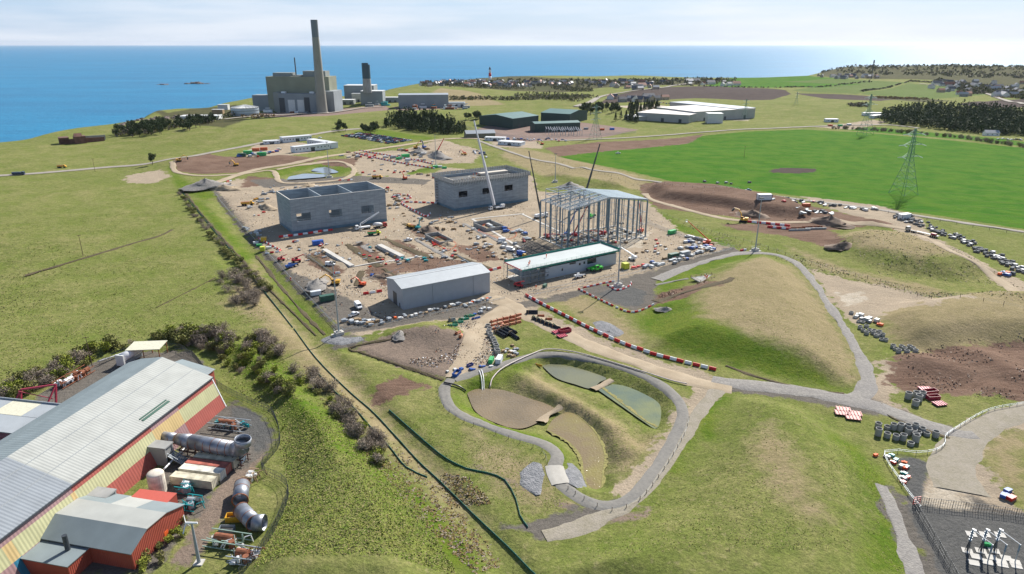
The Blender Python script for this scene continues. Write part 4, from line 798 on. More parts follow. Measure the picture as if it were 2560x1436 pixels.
# scrap machinery as single machines with tanks and frames
def scrap(lab, p, rz, cols, seed, sx=1., nm='scrap_machinery'):
    R = random.Random(seed); r = root(nm, lab, 'scrap', at(*p), rz); m = MB()
    for k in range(6): a, b = R.uniform(-3, 3)*sx, R.uniform(-1.8, 1.8); m.beam((a, b, 0), (a, b, R.uniform(1, 3)), .18)
    for k in range(9): m.beam((R.uniform(-4, 4)*sx, R.uniform(-2, 2), R.uniform(.3, 2.6)), (R.uniform(-4, 4)*sx, R.uniform(-2, 2), R.uniform(.3, 2.6)), .16)
    for z in (.4, 2.2): m.beam((-4*sx, -2, z), (4*sx, -2, z), .2); m.beam((-4*sx, 2, z), (4*sx, 2, z), .2)
    m.build('frame', cols[0], r)
    m = MB(); m.cyl((-2.6*sx, .5, 1.4), (1*sx, .6, 1.4), .95, n=14); m.cyl((1.4*sx, -1, .3), (1.4*sx, -1, 2.2), .7, n=12); m.build('vessel', cols[1], r)
    m = MB()
    for k in range(7): m.cbox(R.uniform(-3.6, 3.6)*sx, R.uniform(-1.8, 1.8), R.uniform(0, .8), R.uniform(.5, 1.6), R.uniform(.4, 1.2), R.uniform(.4, 1.6), R.random()*3)
    m.build('pump_unit', cols[2], r)
    m = MB()
    for k in range(4): a = R.uniform(-3, 3)*sx; b = R.uniform(-1.8, 1.8); m.tube([(a, b, .4), (a+.8, b, 1.8), (a+2, b+.6, 2.1), (a+2.4, b+.6, .3)], .14, 6)
    m.build('pipework', cols[3 % len(cols)], r); return r
an = pdir((440, 1200), (552, 1215))
scrap('tangle of blue pumps, grey frames and a rusty red drum behind the duct', (575, 1070), an, (steel, rust, teal, steel), 1, 1.5)
scrap('rust-brown boiler frame outside the hall near the scrubby bank', (205, 940), FA, (rust, rust, rust, white), 2, 1.0)
scrap('white and grey turbine casing lying beside the rusty boiler frame', (165, 962), FA, (rust, white, greyp, white), 3, .9)
scrap('pale green rusty platform frames with round hatches near the lower fence', (570, 1362), an, (mat('faded_green', (.25, .36, .30), .7), rust, conc2, white), 4, 1.3)
scrap('twisted scrap frames in the bottom corner of the fenced yard', (612, 1400), an, (steel, rust, white, rust), 5, .8)
scrap('teal tubular cradle on the track beside the workshop', (480, 1268), an, (teal, greyp, steeld, teal), 6, .5)
scrap('heap of teal and white steelwork in front of the cream container', (468, 1226), an, (teal, white, greyp, teal), 7, .5)
def skip(key):
    r = root('skip', '', 'skip', (0, 0, 0)); c = {'yellow': yellow, 'maroon': maroon, 'blue': blue, 'grey': greyp, 'orange': orange, 'navy': mat('navy_paint', (.02, .05, .25), .5)}[key]
    m = MB(); L, Wd, h, t = 5, 2.3, 1.7, .12
    m.box(-L/2, L/2, -Wd/2, -Wd/2+t, .1, h); m.box(-L/2, L/2, Wd/2-t, Wd/2, .1, h); m.box(-L/2, -L/2+t, -Wd/2+t, Wd/2-t, .1, h); m.box(L/2-t, L/2, -Wd/2+t, Wd/2-t, .1, h); m.box(-L/2, L/2, -Wd/2, Wd/2, 0, .1); m.build('bin', c, r)
    m = MB()
    for k in range(6): x = -L/2+.3+k*(L-.6)/5; m.box(x-.06, x+.06, -Wd/2-.08, -Wd/2-.003, .1, h); m.box(x-.06, x+.06, Wd/2+.003, Wd/2+.08, .1, h)
    m.build('rib', c, r); m = MB(); m.cbox(0, 0, .3, L-.6, Wd-.5, .4); m.build('contents', wood, r); return r
SK = Kind(skip)
SK('yellow', at(590, 1300), an+.3, 'yellow rusty skip beside the bent duct', sc=.9)
SK('grey', at(568, 1328), an+.2, 'small grey bin in front of the yellow skip', sc=.7)
scrap('loose timber and panels dumped by the yard fence', (628, 1200), an, (wood, offw, offw, wood), 9, .35)
# ---------------------------------------------------------------- power station
def gz(px, py): x, y, z = G(px, py); return x, y, z
ps = mat('station_concrete', (.24, .26, .25), .85, var=.12, scale=.03, streak=.2); ps2 = mat('station_cladding', (.25, .28, .30), .8, var=.1, scale=.05); psy = mat('station_ochre', (.25, .26, .19), .85, var=.14, scale=.04)
x, y, z = gz(660, 281); anp = math.radians(-5)
st = root('power_station', 'massive grey-green power station block with lower concrete wings on the shore', 'power station', (x, y, z-3), anp)
k = 1/1.0
def S_(name, x0, x1, y0, y1, z0, z1, m_): m = MB(); m.box(x0, x1, y0, y1, z0, z1); return m.build(name, m_, st)
S_('boiler_house', 0, 112, 22, 62, 0, 61, psy); S_('turbine_hall', 28, 110, 2, 21.9, 0, 34, ps2); S_('west_wing', -34, -.1, 34, 60, 0, 29, ps2); S_('east_wing', 100, 124, 6, 50, 0, 38, ps2); S_('stair_block', 18, 27.9, 4, 21.9, 0, 36, ps)
for a, b, h in ((10, 44, 6), (64, 104, 9), (46, 60, 2)): S_('roof_plant', a, b, 30, 52, 61.01, 61+h, ps)
for a, b in ((30, 38), (80, 88)): S_('roof_ventilator', a, a+7, 10, 16, 34.01, 37, white)
for a, b, h, c in ((28.5, 38, 27, steeld), (44, 56, 24, offw), (60.5, 72, 24, offw), (73, 82, 28, steeld), (100.2, 108, 28, steeld)): S_('bay_door', a, b, 1.4, 1.95, 1, h, c)
for i in range(14): S_('low_plant', 10+i*8, 16+i*8+random.uniform(-2, 2), -12+random.uniform(-3, 3), -4, 0, random.uniform(2, 6), [ps2, rust, white, steeld][i % 4])
m = MB(); m.beam((48, 40, 60), (48, 40, 92), 1.6); m.build('mast', steeld, st)
x, y, z = gz(806, 283); r = root('tall_chimney', 'very tall tapering concrete chimney with darker top beside the power station', 'chimney', (x, y, z)); hc = hgt((806, 283), (787, 50), z)
Hn = hc+.0
m = MB(); m.cyl((0, 0, 0), (0, 0, Hn*.82), 9.0, 5.6, 32, False); m.build('shaft', mat('chimney_concrete', (.28, .27, .235), .85, var=.08, scale=.05), r, True)
m = MB(); m.pipe((0, 0, Hn*.82), (0, 0, Hn), 5.6, 4.6, 32); m.build('cap_section', mat('sooty_concrete', (.17, .19, .21), .8), r)
m = MB(); m.cyl((0, 0, -2), (0, 0, 1.2), 11, n=32); m.build('base', conc2, r)
x, y, z = gz(921, 262); r = root('short_chimney', 'shorter chimney with dark blue upper half on the pale turbine block', 'chimney', (x, y, z-2)); hc = hgt((921, 262), (914, 155), z)
m = MB(); m.cyl((0, 0, 24), (0, 0, hc*.64), 8.6, 7.6, 20, False); m.build('lower_shaft', conc, r, True); m = MB(); m.pipe((0, 0, hc*.64), (0, 0, hc*.96), 7.7, 7, 20); m.pipe((-1.4, 0, hc*.96), (-1.4, 0, hc), 6.2, 5.5, 20); m.build('upper_shaft', mat('dark_slate_paint', (.03, .07, .10), .6), r)
def block(lab, p, L, D, h, rz, m_, nm='industrial_building', cat='building', roofm=None, doors=0, lift=-.6, pitch=0, wins=0):
    x, y, z = gz(*p); r = root(nm, lab, cat, (x, y, z+lift), rz); m = MB(); m.box(0, L, 0, D, 0, h)
    if pitch: m.ext([(0, h), (D, h), (D/2, h+pitch)], .3, L-.3, 'x')
    m.build('wall', m_, r); m = MB()
    if pitch:
        for s in (0, 1): y0 = -.5 if s == 0 else D+.5; m.q([(-.5, y0, h), (L+.5, y0, h), (L+.5, D/2, h+pitch+.3), (-.5, D/2, h+pitch+.3), (-.5, y0, h+.3), (L+.5, y0, h+.3), (L+.5, D/2, h+pitch+.6), (-.5, D/2, h+pitch+.6)], [(0, 3, 2, 1), (4, 5, 6, 7), (0, 1, 5, 4), (1, 2, 6, 5), (2, 3, 7, 6), (3, 0, 4, 7)])
    else: m.box(-.3, L+.3, -.3, D+.3, h+.01, h+.6)
    m.build('roof', roofm or offw, r)
    for i in range(doors): a = L*(i+.5)/doors; m = MB(); m.box(a-2.2, a+2.2, -.12, -.01, 0, min(5, h*.7)); m.build('door', steeld, r)
    for i in range(wins): a = L*(i+.5)/wins; m = MB(); m.box(a-.6, a+.6, -.08, -.01, h*.5, h*.5+1.1); m.build('window', glass, r)
    return r
block('pale grey turbine block carrying the short chimney', (903, 262), 42, 30, 26, 0, ps2, lift=-1.5)
block('long low pale block behind the short chimney', (862, 252), 60, 40, 30, 0, ps2, lift=-1)
block('low ochre-roofed workshop right of the tall chimney', (840, 262), 34, 20, 9, 0, ps, roofm=offw, doors=3)
block('small pink-grey block in front of the turbine block', (880, 255), 26, 20, 16, 0, conc2, doors=1)
block('blue and white plant room right of the short chimney block', (955, 257), 42, 18, 10, 0, ps2, doors=4)
block('wide grey metal hall with one tall dark louvre, right of the chimneys', (997, 271), 88, 45, 23, math.radians(6), ps2, roofm=greyp, doors=1, lift=-1)
block('row of low white plant cabins right of the wide grey hall', (1092, 268), 50, 14, 8, 0, offw, roofm=steel, doors=5)
block('low white building with flat roof in the shore trees', (450, 303), 56, 22, 7, math.radians(8), offw, wins=6)
block('small white cabin on the shore left of the storage tank', (545, 275), 18, 10, 9, 0, offw)
block('small brown hut left of the storage tank', (530, 285), 18, 8, 7, 0, wood)
x, y, z = gz(614, 288); r = root('storage_tank', 'round pale blue storage tank with ribbed domed roof', 'tank', (x, y, z-1)); m = MB(); m.cyl((0, 0, 0), (0, 0, 13), 21.5, n=36); m.build('shell', mat('tank_steel', (.42, .50, .56), .4, .3, .08, .1), r, False)
m = MB(); m.cyl((0, 0, 13.01), (0, 0, 16.5), 21.5, 2, n=36)
for i in range(24): t = 2*math.pi*i/24; m.beam((21.4*math.cos(t), 21.4*math.sin(t), 13.4), (2*math.cos(t), 2*math.sin(t), 17), .5)
m.build('roof', offw, r)
m = MB()
for zz in (4, 8.5, 12.7): m.ring((0, 0, zz), 21.9, 21.5, .5, 36)
m.build('stiffening_ring', steeld, r)
# plant clutter round the station
for i in range(34):
    px = 660+random.random()*320 if i < 22 else 1000+random.random()*170; py = 281-(px-640)*.06+random.uniform(-3, 4) if i < 22 else 272+random.uniform(-4, 2)
    x, y, z = gz(px, py); m = MB(); L = random.uniform(5, 16); m.box(-L/2, L/2, -3, 3, 0, random.uniform(3, 7)); m.box(-L/4, L/4, -2, 2, 7, 8); o = m.build('plant_unit', [white, steel, ps2, rust, teal][i % 5]); o.location = (x, y, z-.5); prop(o, ['white', 'grey', 'pale concrete', 'rust-red', 'teal'][i % 5]+' plant unit among the pipework at the foot of the power station', 'plant unit', 'plant units round the power station')
# ---------------------------------------------------------------- dark green substation halls
gw = mat('dark_green_cladding', (.022, .055, .050), .6, .0, .1, .1, wave=('X', 2, .08)); gr = mat('green_roof', (.05, .14, .13), .5, var=.06, scale=.1)
def hall(lab, a, b, D, h, pitch, wm, rm):
    A = gz(*a); B = gz(*b); return block(lab, a, math.dist(A[:2], B[:2]), D, h, ang(A, B), wm, 'green_hall', 'hall', rm, 2, -.3, pitch)
hall('left dark green hall with shallow blue-green roof', (1282, 323), (1346, 312), 62, 14, 3.5, gw, gr)
hall('rear dark green hall half hidden by the left one', (1352, 306), (1424, 312), 60, 14, 3.5, gw, gr)
hall('front dark green hall with low sloping roof and white busbar gantries', (1337, 331), (1450, 327), 22, 11, 1.5, gw, gr)
def gantry(key):
    r = root('busbar_gantry', '', 'gantry', (0, 0, 0)); m = MB()
    for s in (-4, 4): m.beam((s, 0, 0), (s, 0, 7), .4)
    m.beam((-4, 0, 6.8), (4, 0, 6.8), .4); m.build('frame', steel, r); m = MB()
    for s in (-3, 0, 3): m.cyl((s, 0, 6.8), (s-1, 2, 9.5), .45, .35, 8)
    m.build('insulator', white, r); return r
GK = Kind(gantry)
for i in range(12): GK(0, gz(1372+i*7, 336+(i % 3)*2), .3*(i % 3), 'white-insulated busbar gantry in front of the front green hall', 'busbar gantries in front of the green hall')
# ---------------------------------------------------------------- warehouses
wg = mat('warehouse_wall', (.36, .37, .36), .6, var=.08, scale=.1); wr = mat('white_membrane_roof', (.60, .56, .52), .7, var=.04, scale=.05)
def house4(lab, p, q, D, h, rm, rz=None):
    A = gz(*p); B = gz(*q); return block(lab, p, math.dist(A[:2], B[:2]), D, h, ang(A, B), wg, 'warehouse', 'warehouse', rm, 3, -.5)
house4('front warehouse block with bright white flat roof', (1592, 300), (1722, 309), 62, 11, wr)
house4('large rear warehouse with long white flat roof', (1735, 304), (1885, 296), 90, 14, wr)
house4('blue-grey roofed end bay of the large warehouse', (1840, 299), (1886, 295), 150, 16, mat('blue_grey_roof', (.28, .33, .38), .6))
house4('low lean-to in front of the front warehouse', (1560, 298), (1592, 304), 40, 6, offw)
block('square white loading tower at the warehouse front', (1768, 309), 22, 16, 14, -.05, offw)
# ---------------------------------------------------------------- brick ruin on the shore, sheds, small far buildings
rb = mat('ruin_brick', (.16, .08, .06), .9, var=.25, scale=.3)
A = gz(150, 362); B = gz(268, 352); r = root('ruined_brick_works', 'roofless dark red brick ruin with long wall on the shore', 'ruin', (A[0], A[1], A[2]-.5), ang(A, B)); L_ = math.dist(A[:2], B[:2])
m = MB(); m.box(0, L_*.95, 0, 1, 0, 6); m.build('long_wall', rb, r); m = MB(); m.box(0, 10, 0, 14, 0, 8); m.box(L_*.3, L_*.3+12, -6, 6, 0, 9); m.ext([(-3, 9), (5, 9), (1, 12)], L_*.32, L_*.32+8, 'x'); m.build('gable_block', rb, r)
m = MB(); m.box(L_*.45, L_, 12, 13, 0, 7); m.build('grey_wall', conc, r)
block('dark slate-roofed shed right of the conifer wood', (1166, 346), 36, 16, 5.5, math.radians(14), mat('brown_wall', (.16, .15, .11), .8), 'long_shed', 'shed', greyp, 0, pitch=3)
# ---------------------------------------------------------------- site offices
ow = mat('office_panel', (.62, .66, .70), .5, var=.05, scale=.2)
def office(lab, a, b, D, h=6, wins=10):
    A = gz(*a); B = gz(*b); return block(lab, a, math.dist(A[:2], B[:2]), D, h, ang(A, B), ow, 'site_office', 'office', mat('office_roof', (.58, .60, .62), .6, var=.04), 1, 0, 0, wins)
office('front two-storey white site office of the U-shaped block', (738, 383), (826, 374), 9, 5.6)
office('right leg of the U-shaped white site office', (768, 362), (828, 373), 9, 5.6)
office('rear two-storey white site office by the road', (708, 358), (780, 350), 10, 5.6)
office('small white gatehouse office left of the U-shaped block', (660, 362), (700, 359), 9, 3.2, 4)
office('long white cabin row beside the slate-roofed shed', (1212, 352), (1262, 354), 9, 3.4, 5)
office('blue-white cabin block in front of the green halls', (1245, 362), (1302, 366), 12, 3.4, 5)
for i, (p, q, lab) in enumerate((((2065, 306), (2096, 306), 'white cabin row on the hardstanding left of the far pylon'), ((2160, 290), (2206, 290), 'long white shed behind the far pylon'), ((2185, 297), (2205, 294), 'short white cabin in front of the long shed'), ((2212, 294), (2236, 293), 'white cabin at the corner of the dark plantation'))): office(lab, p, q, 8, 4, 3)
for i, (p, c, lab) in enumerate((((2075, 316), 'orange', 'red container beside the far white cabins'), ((2100, 316), 'brightgreen', 'green container beside the far white cabins'), ((2122, 314), 'cabin', 'white container beside the far white cabins'))): CT(c, at(*p), 0, lab)
block('low white farmhouse at the edge of the dark plantation', (2463, 340), 16, 9, 4, -.2, white, 'farmhouse', 'house', greyp, 0, pitch=3, wins=3)
# ---------------------------------------------------------------- lighthouse
x, y, z = gz(1225, 203); r = root('lighthouse', 'white lighthouse with red band and dark lantern above the village', 'lighthouse', (x, y, z)); m = MB(); m.cyl((0, 0, 0), (0, 0, 14), 5.2, 4.4, 16); m.cyl((0, 0, 24), (0, 0, 34), 3.8, 3.2, 16); m.build('white_tower', white, r, True)
m = MB(); m.cyl((0, 0, 14.01), (0, 0, 23.99), 4.4, 3.8, 16); m.build('red_band', red, r, True); m = MB(); m.cyl((0, 0, 34), (0, 0, 35), 4.4, n=16); m.cyl((0, 0, 35), (0, 0, 39), 2.6, n=10); m.cyl((0, 0, 39), (0, 0, 42), 2.8, .3, n=10); m.build('lantern', steeld, r)
# ---------------------------------------------------------------- village and far houses
HC = [mat('house_white', (.72, .70, .66), .8), mat('house_grey', (.30, .29, .27), .8), mat('house_tan', (.45, .36, .27), .8)]; RC = [mat('slate_roof', (.10, .11, .13), .6), mat('red_tile_roof', (.34, .14, .09), .7), mat('pale_roof', (.42, .42, .42), .6)]
def cottage(key):
    c, rr, t = key; r = root('house', '', 'house', (0, 0, 0)); L, D, h = ((12, 8, 4.5), (16, 9, 5.5), (24, 14, 5))[t]
    m = MB(); m.box(-L/2, L/2, -D/2, D/2, 0, h); m.ext([(-D/2, h), (D/2, h), (0, h+D*.42)], -L/2, L/2, 'x'); m.build('wall', HC[c], r)
    m = MB()
    for s in (-1, 1): m.q([(-L/2-.4, s*(D/2+.4), h-.2), (L/2+.4, s*(D/2+.4), h-.2), (L/2+.4, 0, h+D*.42+.3), (-L/2-.4, 0, h+D*.42+.3), (-L/2-.4, s*(D/2+.4), h+.15), (L/2+.4, s*(D/2+.4), h+.15), (L/2+.4, 0, h+D*.42+.6), (-L/2-.4, 0, h+D*.42+.6)], [(0, 3, 2, 1), (4, 5, 6, 7), (0, 1, 5, 4), (1, 2, 6, 5), (2, 3, 7, 6), (3, 0, 4, 7)])
    rf = m.build('roof', RC[rr], r); m = MB(); m.box(-L/2+.3, -L/2+1.5, -.7, .7, h+D*.3, h+D*.42+1.8); m.build('chimney', HC[1], rf)
    m = MB()
    for a in (-.3, .3): m.box(a*L-.6, a*L+.6, -D/2-.06, -D/2-.01, 1.4, 2.8)
    m.build('window', glass, r); return r
HK = Kind(cottage); rnd = random.Random(5)
ct, rt = ['white', 'grey', 'tan'], ['slate', 'red-tiled', 'pale']
def town(n, box, grp, where, big=0):
    for i in range(n):
        px = rnd.uniform(box[0], box[2]); t = (px-box[0])/(box[2]-box[0]); py = rnd.uniform(box[1], box[3])+box[4]*t
        key = (rnd.choice((0, 0, 1, 2)), rnd.choice((0, 0, 1, 2)), rnd.choice((0, 1, 1, 2)) if big else rnd.choice((0, 0, 1))); x, y, z = gz(px, py)
        HK(key, (x, y, z), rnd.choice((0, .3, 1.6, 1.2, -.5))+rnd.uniform(-.2, .2), '%s-walled house with %s roof %s' % (ct[key[0]], rt[key[1]], where), grp)
town(110, (1050, 205, 1420, 217, 2), 'houses of the shore village', 'in the shore village under the lighthouse')
town(34, (1420, 204, 1840, 214, 2), 'houses strung along the far shore', 'strung along the far shore right of the village', 1)
town(22, (1500, 212, 1640, 224, 4), 'farm buildings above the ploughed field', 'in the farm cluster above the ploughed field', 1)
town(22, (2040, 190, 2200, 198, 0), 'houses under the headland', 'under the headland with the radio mast')
town(46, (2320, 204, 2560, 240, 6), 'houses of the far right hamlet', 'in the hamlet at the far right', 1)
town(12, (1520, 246, 1700, 256, 0), 'sheds beside the ploughed field', 'on the near edge of the ploughed field', 1)
r = root('radio_mast', 'thin dark radio mast standing on the headland houses', 'mast', gz(2178, 198)); m = MB(); m.beam((0, 0, 0), (0, 0, 48), 1.6); m.beam((0, 0, 40), (0, 0, 56), 3); m.build('lattice', steeld, r); m = MB(); m.cyl((0, 0, 44), (0, 0, 47), 2.4, n=8); m.build('antenna', white, r)
for i, (px, py, L, hh) in enumerate(((492, 210, 75, 9), (408, 212, 30, 4))):
    x, y = GZ(px, py, SEA); m = MB(); R = np.random.RandomState(i)
    for k in range(26): a = R.uniform(-1, 1); m.ball((a*L*.5, R.uniform(-9, 9), -.5), R.uniform(4, 12), R.uniform(5, 9), R.uniform(.3, 1)*hh*(1-a*a*.7), 7, 4)
    o = m.build('rocky_islet', mat('sea_rock', (.17, .13, .11), .9, var=.3, scale=.1)); o.location = (x, y, SEA); prop(o, ('larger rocky islet in the bay left of the power station', 'small low rock left of the larger islet')[i], 'islet')
for i in range(60):
    px = 300+170*random.random()**.8; py = 288+(470-px)*.06+random.uniform(-2.5, 2.5)+(10 if px < 330 else 0); x, y, z_ = G(px, py+4); m = MB(); m.ball((0, 0, 0), random.uniform(2, 6), random.uniform(2, 5), random.uniform(1, 3), 7, 4); o = m.build('shore_boulder', mat('sea_rock', (.17, .13, .11), .9)); o.location = (x, y, z_); o.rotation_euler = (0, 0, random.random()*6); prop(o, 'brown boulder on the rocky shore left of the storage tank', 'boulder', 'boulders along the rocky shore')
# ---------------------------------------------------------------- roads, paths, ponds
tar = soilmat('path_tarmac', (.215, .205, .185), (.165, .16, .15), (.27, .255, .23), .9, .03)
pale = soilmat('pale_road', (.31, .285, .25), (.25, .225, .19), (.38, .34, .29), .9, .04)
softr = soilmat('worn_track_earth', (.29, .26, .215), (.22, .20, .145), (.36, .32, .26), .95, .15, scale=.25)
sandr = soilmat('haul_road_earth', (.44, .36, .26), (.33, .26, .18), (.38, .31, .22), .95, .12)
grav = soilmat('road_gravel', (.27, .255, .24), (.33, .31, .28), (.18, .17, .16), .95, .25)
slab = soilmat('slab_concrete', (.42, .40, .36), (.37, .35, .31), (.46, .44, .40), .8, .02)
soil_shade = soilmat('soil_and_ditch_shade', (.10, .075, .05), (.07, .055, .04), (.14, .12, .06), .95, .3)
stone = soilmat('cobble_stone', (.34, .34, .35), (.20, .21, .22), (.10, .10, .11), .9, .5, scale=.6)
ribbon('pond_path', [(1128, 948), (1112, 970), (1114, 1000), (1140, 1030), (1200, 1058), (1290, 1088), (1355, 1108), (1392, 1135), (1388, 1170), (1398, 1205), (1440, 1240), (1490, 1262), (1540, 1262), (1590, 1235), (1645, 1165), (1685, 1100), (1706, 1050), (1700, 1010), (1660, 968), (1580, 927), (1480, 899), (1400, 886), (1340, 888), (1280, 905), (1210, 925), (1135, 950)], 4.0, tar, .14, 1.5)
ribbon('concrete_culvert_slab', [(1387, 1166), (1392, 1190), (1402, 1212)], 4.6, slab, .3, 1)
ribbon('mound_path', [(1640, 700), (1700, 675), (1780, 650), (1850, 634), (1930, 636), (1985, 655), (2030, 700), (2070, 760), (2115, 830), (2150, 890), (2168, 940), (2160, 985), (2110, 1003)], [7, 5, 4.6, 4.6, 4.2, 4.2, 4.2, 4.4, 5, 6], grav, .13, 2)
ribbon('gravel_road', [(1780, 950), (1850, 962), (1960, 972), (2080, 992), (2180, 1015), (2280, 1050), (2390, 1085), (2440, 1090)], [6, 8, 8, 7.5, 8, 7, 6], grav, .2, 2)
ribbon('haul_road', [(1225, 745), (1270, 760), (1340, 800), (1470, 862), (1620, 917), (1740, 957), (1830, 972)], [9, 8.5, 8, 7.5, 7.5, 7, 7], sandr, .17, 2)
ribbon('yard_track', [(1290, 765), (1240, 790), (1200, 830), (1180, 870), (1150, 915), (1130, 945)], [12, 11, 10, 9, 8, 6], sandr, .13, 2)
ribbon('farm_track', [(1800, 968), (1755, 1020), (1700, 1105), (1650, 1180), (1580, 1250), (1530, 1285), (1440, 1320), (1360, 1340)], [6, 5, 4.5, 4.5, 5, 5, 6], softr, .1, 2)
ribbon('main_road', [(-200, 448), (0, 440), (120, 432), (270, 419), (400, 404), (520, 384), (640, 361), (760, 341), (830, 329), (900, 323)], 9, pale, .3, 6)
ribbon('site_access_road', [(480, 480), (560, 450), (640, 425), (740, 408), (860, 386), (1000, 365), (1100, 350), (1180, 347), (1230, 352)], 8, sandr, .25, 4)
ribbon('basin_track', [(430, 405), (440, 430), (500, 440), (600, 436), (680, 428), (700, 455), (760, 458), (860, 448), (885, 425), (850, 405), (780, 410), (690, 425)], 5, sandr, .25, 3)
ribbon('field_road', [(1195, 352), (1250, 372), (1330, 398), (1400, 411), (1480, 425), (1600, 450), (1720, 465), (1850, 479), (2000, 500), (2150, 518), (2350, 549), (2620, 590)], 5, pale, .3, 4)
ribbon('lane', [(1390, 353), (1560, 346), (1700, 336), (1900, 323), (2040, 317), (2200, 313), (2270, 318), (2300, 322)], 6, pale, .4, 8)
ribbon('coast_road', [(1440, 268), (1480, 255), (1505, 242), (1560, 232), (1640, 222), (1720, 210), (1800, 206)], [14, 12, 10, 10, 10, 10], pale, .8, 15)
ribbon('hamlet_road', [(2560, 262), (2480, 240), (2400, 222), (2340, 214), (2300, 210)], 10, pale, .8, 15)
ribbon('earth_track', [(2600, 745), (2480, 690), (2360, 620), (2290, 580), (2180, 560), (2080, 548)], [5, 5, 5, 6, 6, 6], sandr, .2, 3)
ribbon('mud_track', [(2060, 552), (1900, 555), (1800, 545), (1700, 520), (1630, 500), (1612, 485)], 5, sandr, .2, 3)
ribbon('depot_road', [(2640, 1010), (2560, 1030), (2470, 1062), (2410, 1110), (2380, 1170), (2400, 1230)], [9, 9, 9, 10, 12, 14], softr, .15, 2)
ribbon('fence_path', [(2205, 1215), (2228, 1270), (2250, 1330), (2290, 1440), (2330, 1520)], 4.2, grav, .15, 1.5)
ribbon('field_path', [(60, 690), (180, 655), (330, 610), (400, 590), (430, 575)], 2.2, soil_shade, .12, 3)
ribbon('worn_path', [(390, 770), (440, 745), (500, 715), (540, 695)], .5, soil_shade, .12, 1.5)
ribbon('power_station_road', [(560, 300), (640, 292), (760, 286), (830, 283), (900, 272), (960, 268)], 9, pale, .9, 8)
ribbon('inner_fence_track', [(465, 485), (500, 530), (560, 600), (640, 690), (730, 780), (790, 840)], 1.1, soil_shade, .14, 2)
for p in ([(872, 872), (930, 893), (1000, 915), (1060, 935), (1108, 950)], [(872, 872), (940, 856), (1015, 836)], [(640, 640), (700, 715), (760, 785), (812, 838)], [(1800, 965), (1900, 985), (2000, 990), (2080, 1000)][:0] or [(1815, 915), (1900, 945), (2020, 975), (2110, 985)], [(2380, 1100), (2300, 1070), (2230, 1045), (2200, 1010)]): ribbon('ditch', p, 1.5, soil_shade, .13, 1.5)  # dark soil ribbons with the shadow inside the ditches painted into the colour
ribbon('cobbled_apron', [(1340, 1158), (1325, 1185), (1330, 1215), (1345, 1240)], [2, 7, 6, 1.5], stone, .2, 1); ribbon('cobbled_apron', [(1425, 1160), (1440, 1180), (1440, 1205), (1430, 1215)], [2, 5, 5, 2], stone, .2, 1)
ribbon('cobbled_apron', [(1495, 805), (1520, 822), (1530, 835), (1500, 832)], [4, 8, 8, 3], stone, .2, 1); ribbon('cobbled_apron', [(815, 845), (845, 852), (875, 852), (905, 846)], [5, 8, 8, 5], stone, .15, 1)
ribbon('footpath', [(1638, 713), (1680, 705), (1720, 697)], 1.4, tar, .15, 1); ribbon('soil_strip', [(1640, 755), (1700, 735), (1760, 718), (1810, 705), (1830, 695)], [5, 4, 5, 6, 3], soil_shade, .14, 1.5)
for p, w, m_ in (([(772, 640), (845, 692)], 3, soil_shade), ([(868, 612), (950, 668)], 4, soil_shade), ([(895, 605), (930, 632)], 3, grav), ([(960, 598), (1075, 645)], 5, soil_shade), ([(1010, 560), (1100, 602)], 4, soil_shade), ([(960, 672), (1010, 720)], 3, soil_shade), ([(1140, 640), (1225, 672)], 3.5, soil_shade), ([(905, 678), (890, 715)], 2.5, soil_shade), ([(1040, 600), (1130, 650)], 3, grav), ([(1160, 560), (1290, 625)], 3, grav)  ): ribbon('trench', p, w, m_, .14, 1.5)
def water(name, px, z, c, rough=.06, bumpd=.06, label=None):
    m = bpy.data.materials.new(name+'_surface'); m.use_nodes = True; nt = m.node_tree; b = nt.nodes['Principled BSDF']; N = nt.nodes.new; L = nt.links.new
    g = N('ShaderNodeNewGeometry'); n = N('ShaderNodeTexNoise'); n.inputs['Scale'].default_value = .09; n.inputs['Detail'].default_value = 6; L(g.outputs['Position'], n.inputs['Vector'])
    r = N('ShaderNodeMapRange'); r.inputs[1].default_value = .4; r.inputs[2].default_value = .62; L(n.outputs[0], r.inputs[0]); mxx = N('ShaderNodeMix'); mxx.data_type = 'RGBA'; L(r.outputs[0], mxx.inputs[0]); mxx.inputs[6].default_value = (*c[0], 1); mxx.inputs[7].default_value = (*c[1], 1); L(mxx.outputs[2], b.inputs['Base Color'])
    b.inputs['Roughness'].default_value = rough; n2 = N('ShaderNodeTexNoise'); n2.inputs['Scale'].default_value = 1.6; n2.inputs['Detail'].default_value = 3; L(g.outputs['Position'], n2.inputs['Vector']); bp = N('ShaderNodeBump'); bp.inputs['Distance'].default_value = bumpd; L(n2.outputs[0], bp.inputs['Height']); L(bp.outputs[0], b.inputs['Normal'])
    P = spline([GZ(*p, z) for p in px+[px[0]]], 1.)[:-1]
    o = link_mesh(name, [(x, y, z) for x, y in P], [tuple(range(len(P)))], m); o.data.polygons[0].use_smooth = False
    if o.data.polygons[0].normal.z < 0: o.data.flip_normals()
    return prop(o, kind='structure')
water('pond_water', POND1, -2.45, ((.24, .18, .105), (.19, .145, .085)), .09, .16); water('pond_water', POND2, -2.45, ((.22, .165, .085), (.25, .21, .07)), .1, .14)
water('pond_water', POND3, -2.45, ((.15, .155, .105), (.19, .19, .11)), .035, .05); water('pond_water', POND4, -2.45, ((.13, .165, .11), (.20, .22, .10)), .04, .08)
zz = G(765, 440)[2]; water('pond_water', POND5, -1.3, ((.22, .26, .30), (.2, .22, .24)), .03, .01); water('pond_water', POND6, -1.3, ((.22, .26, .30), (.2, .22, .24)), .03, .01)  # pale blue base colour paints the sky's reflection on these two ponds
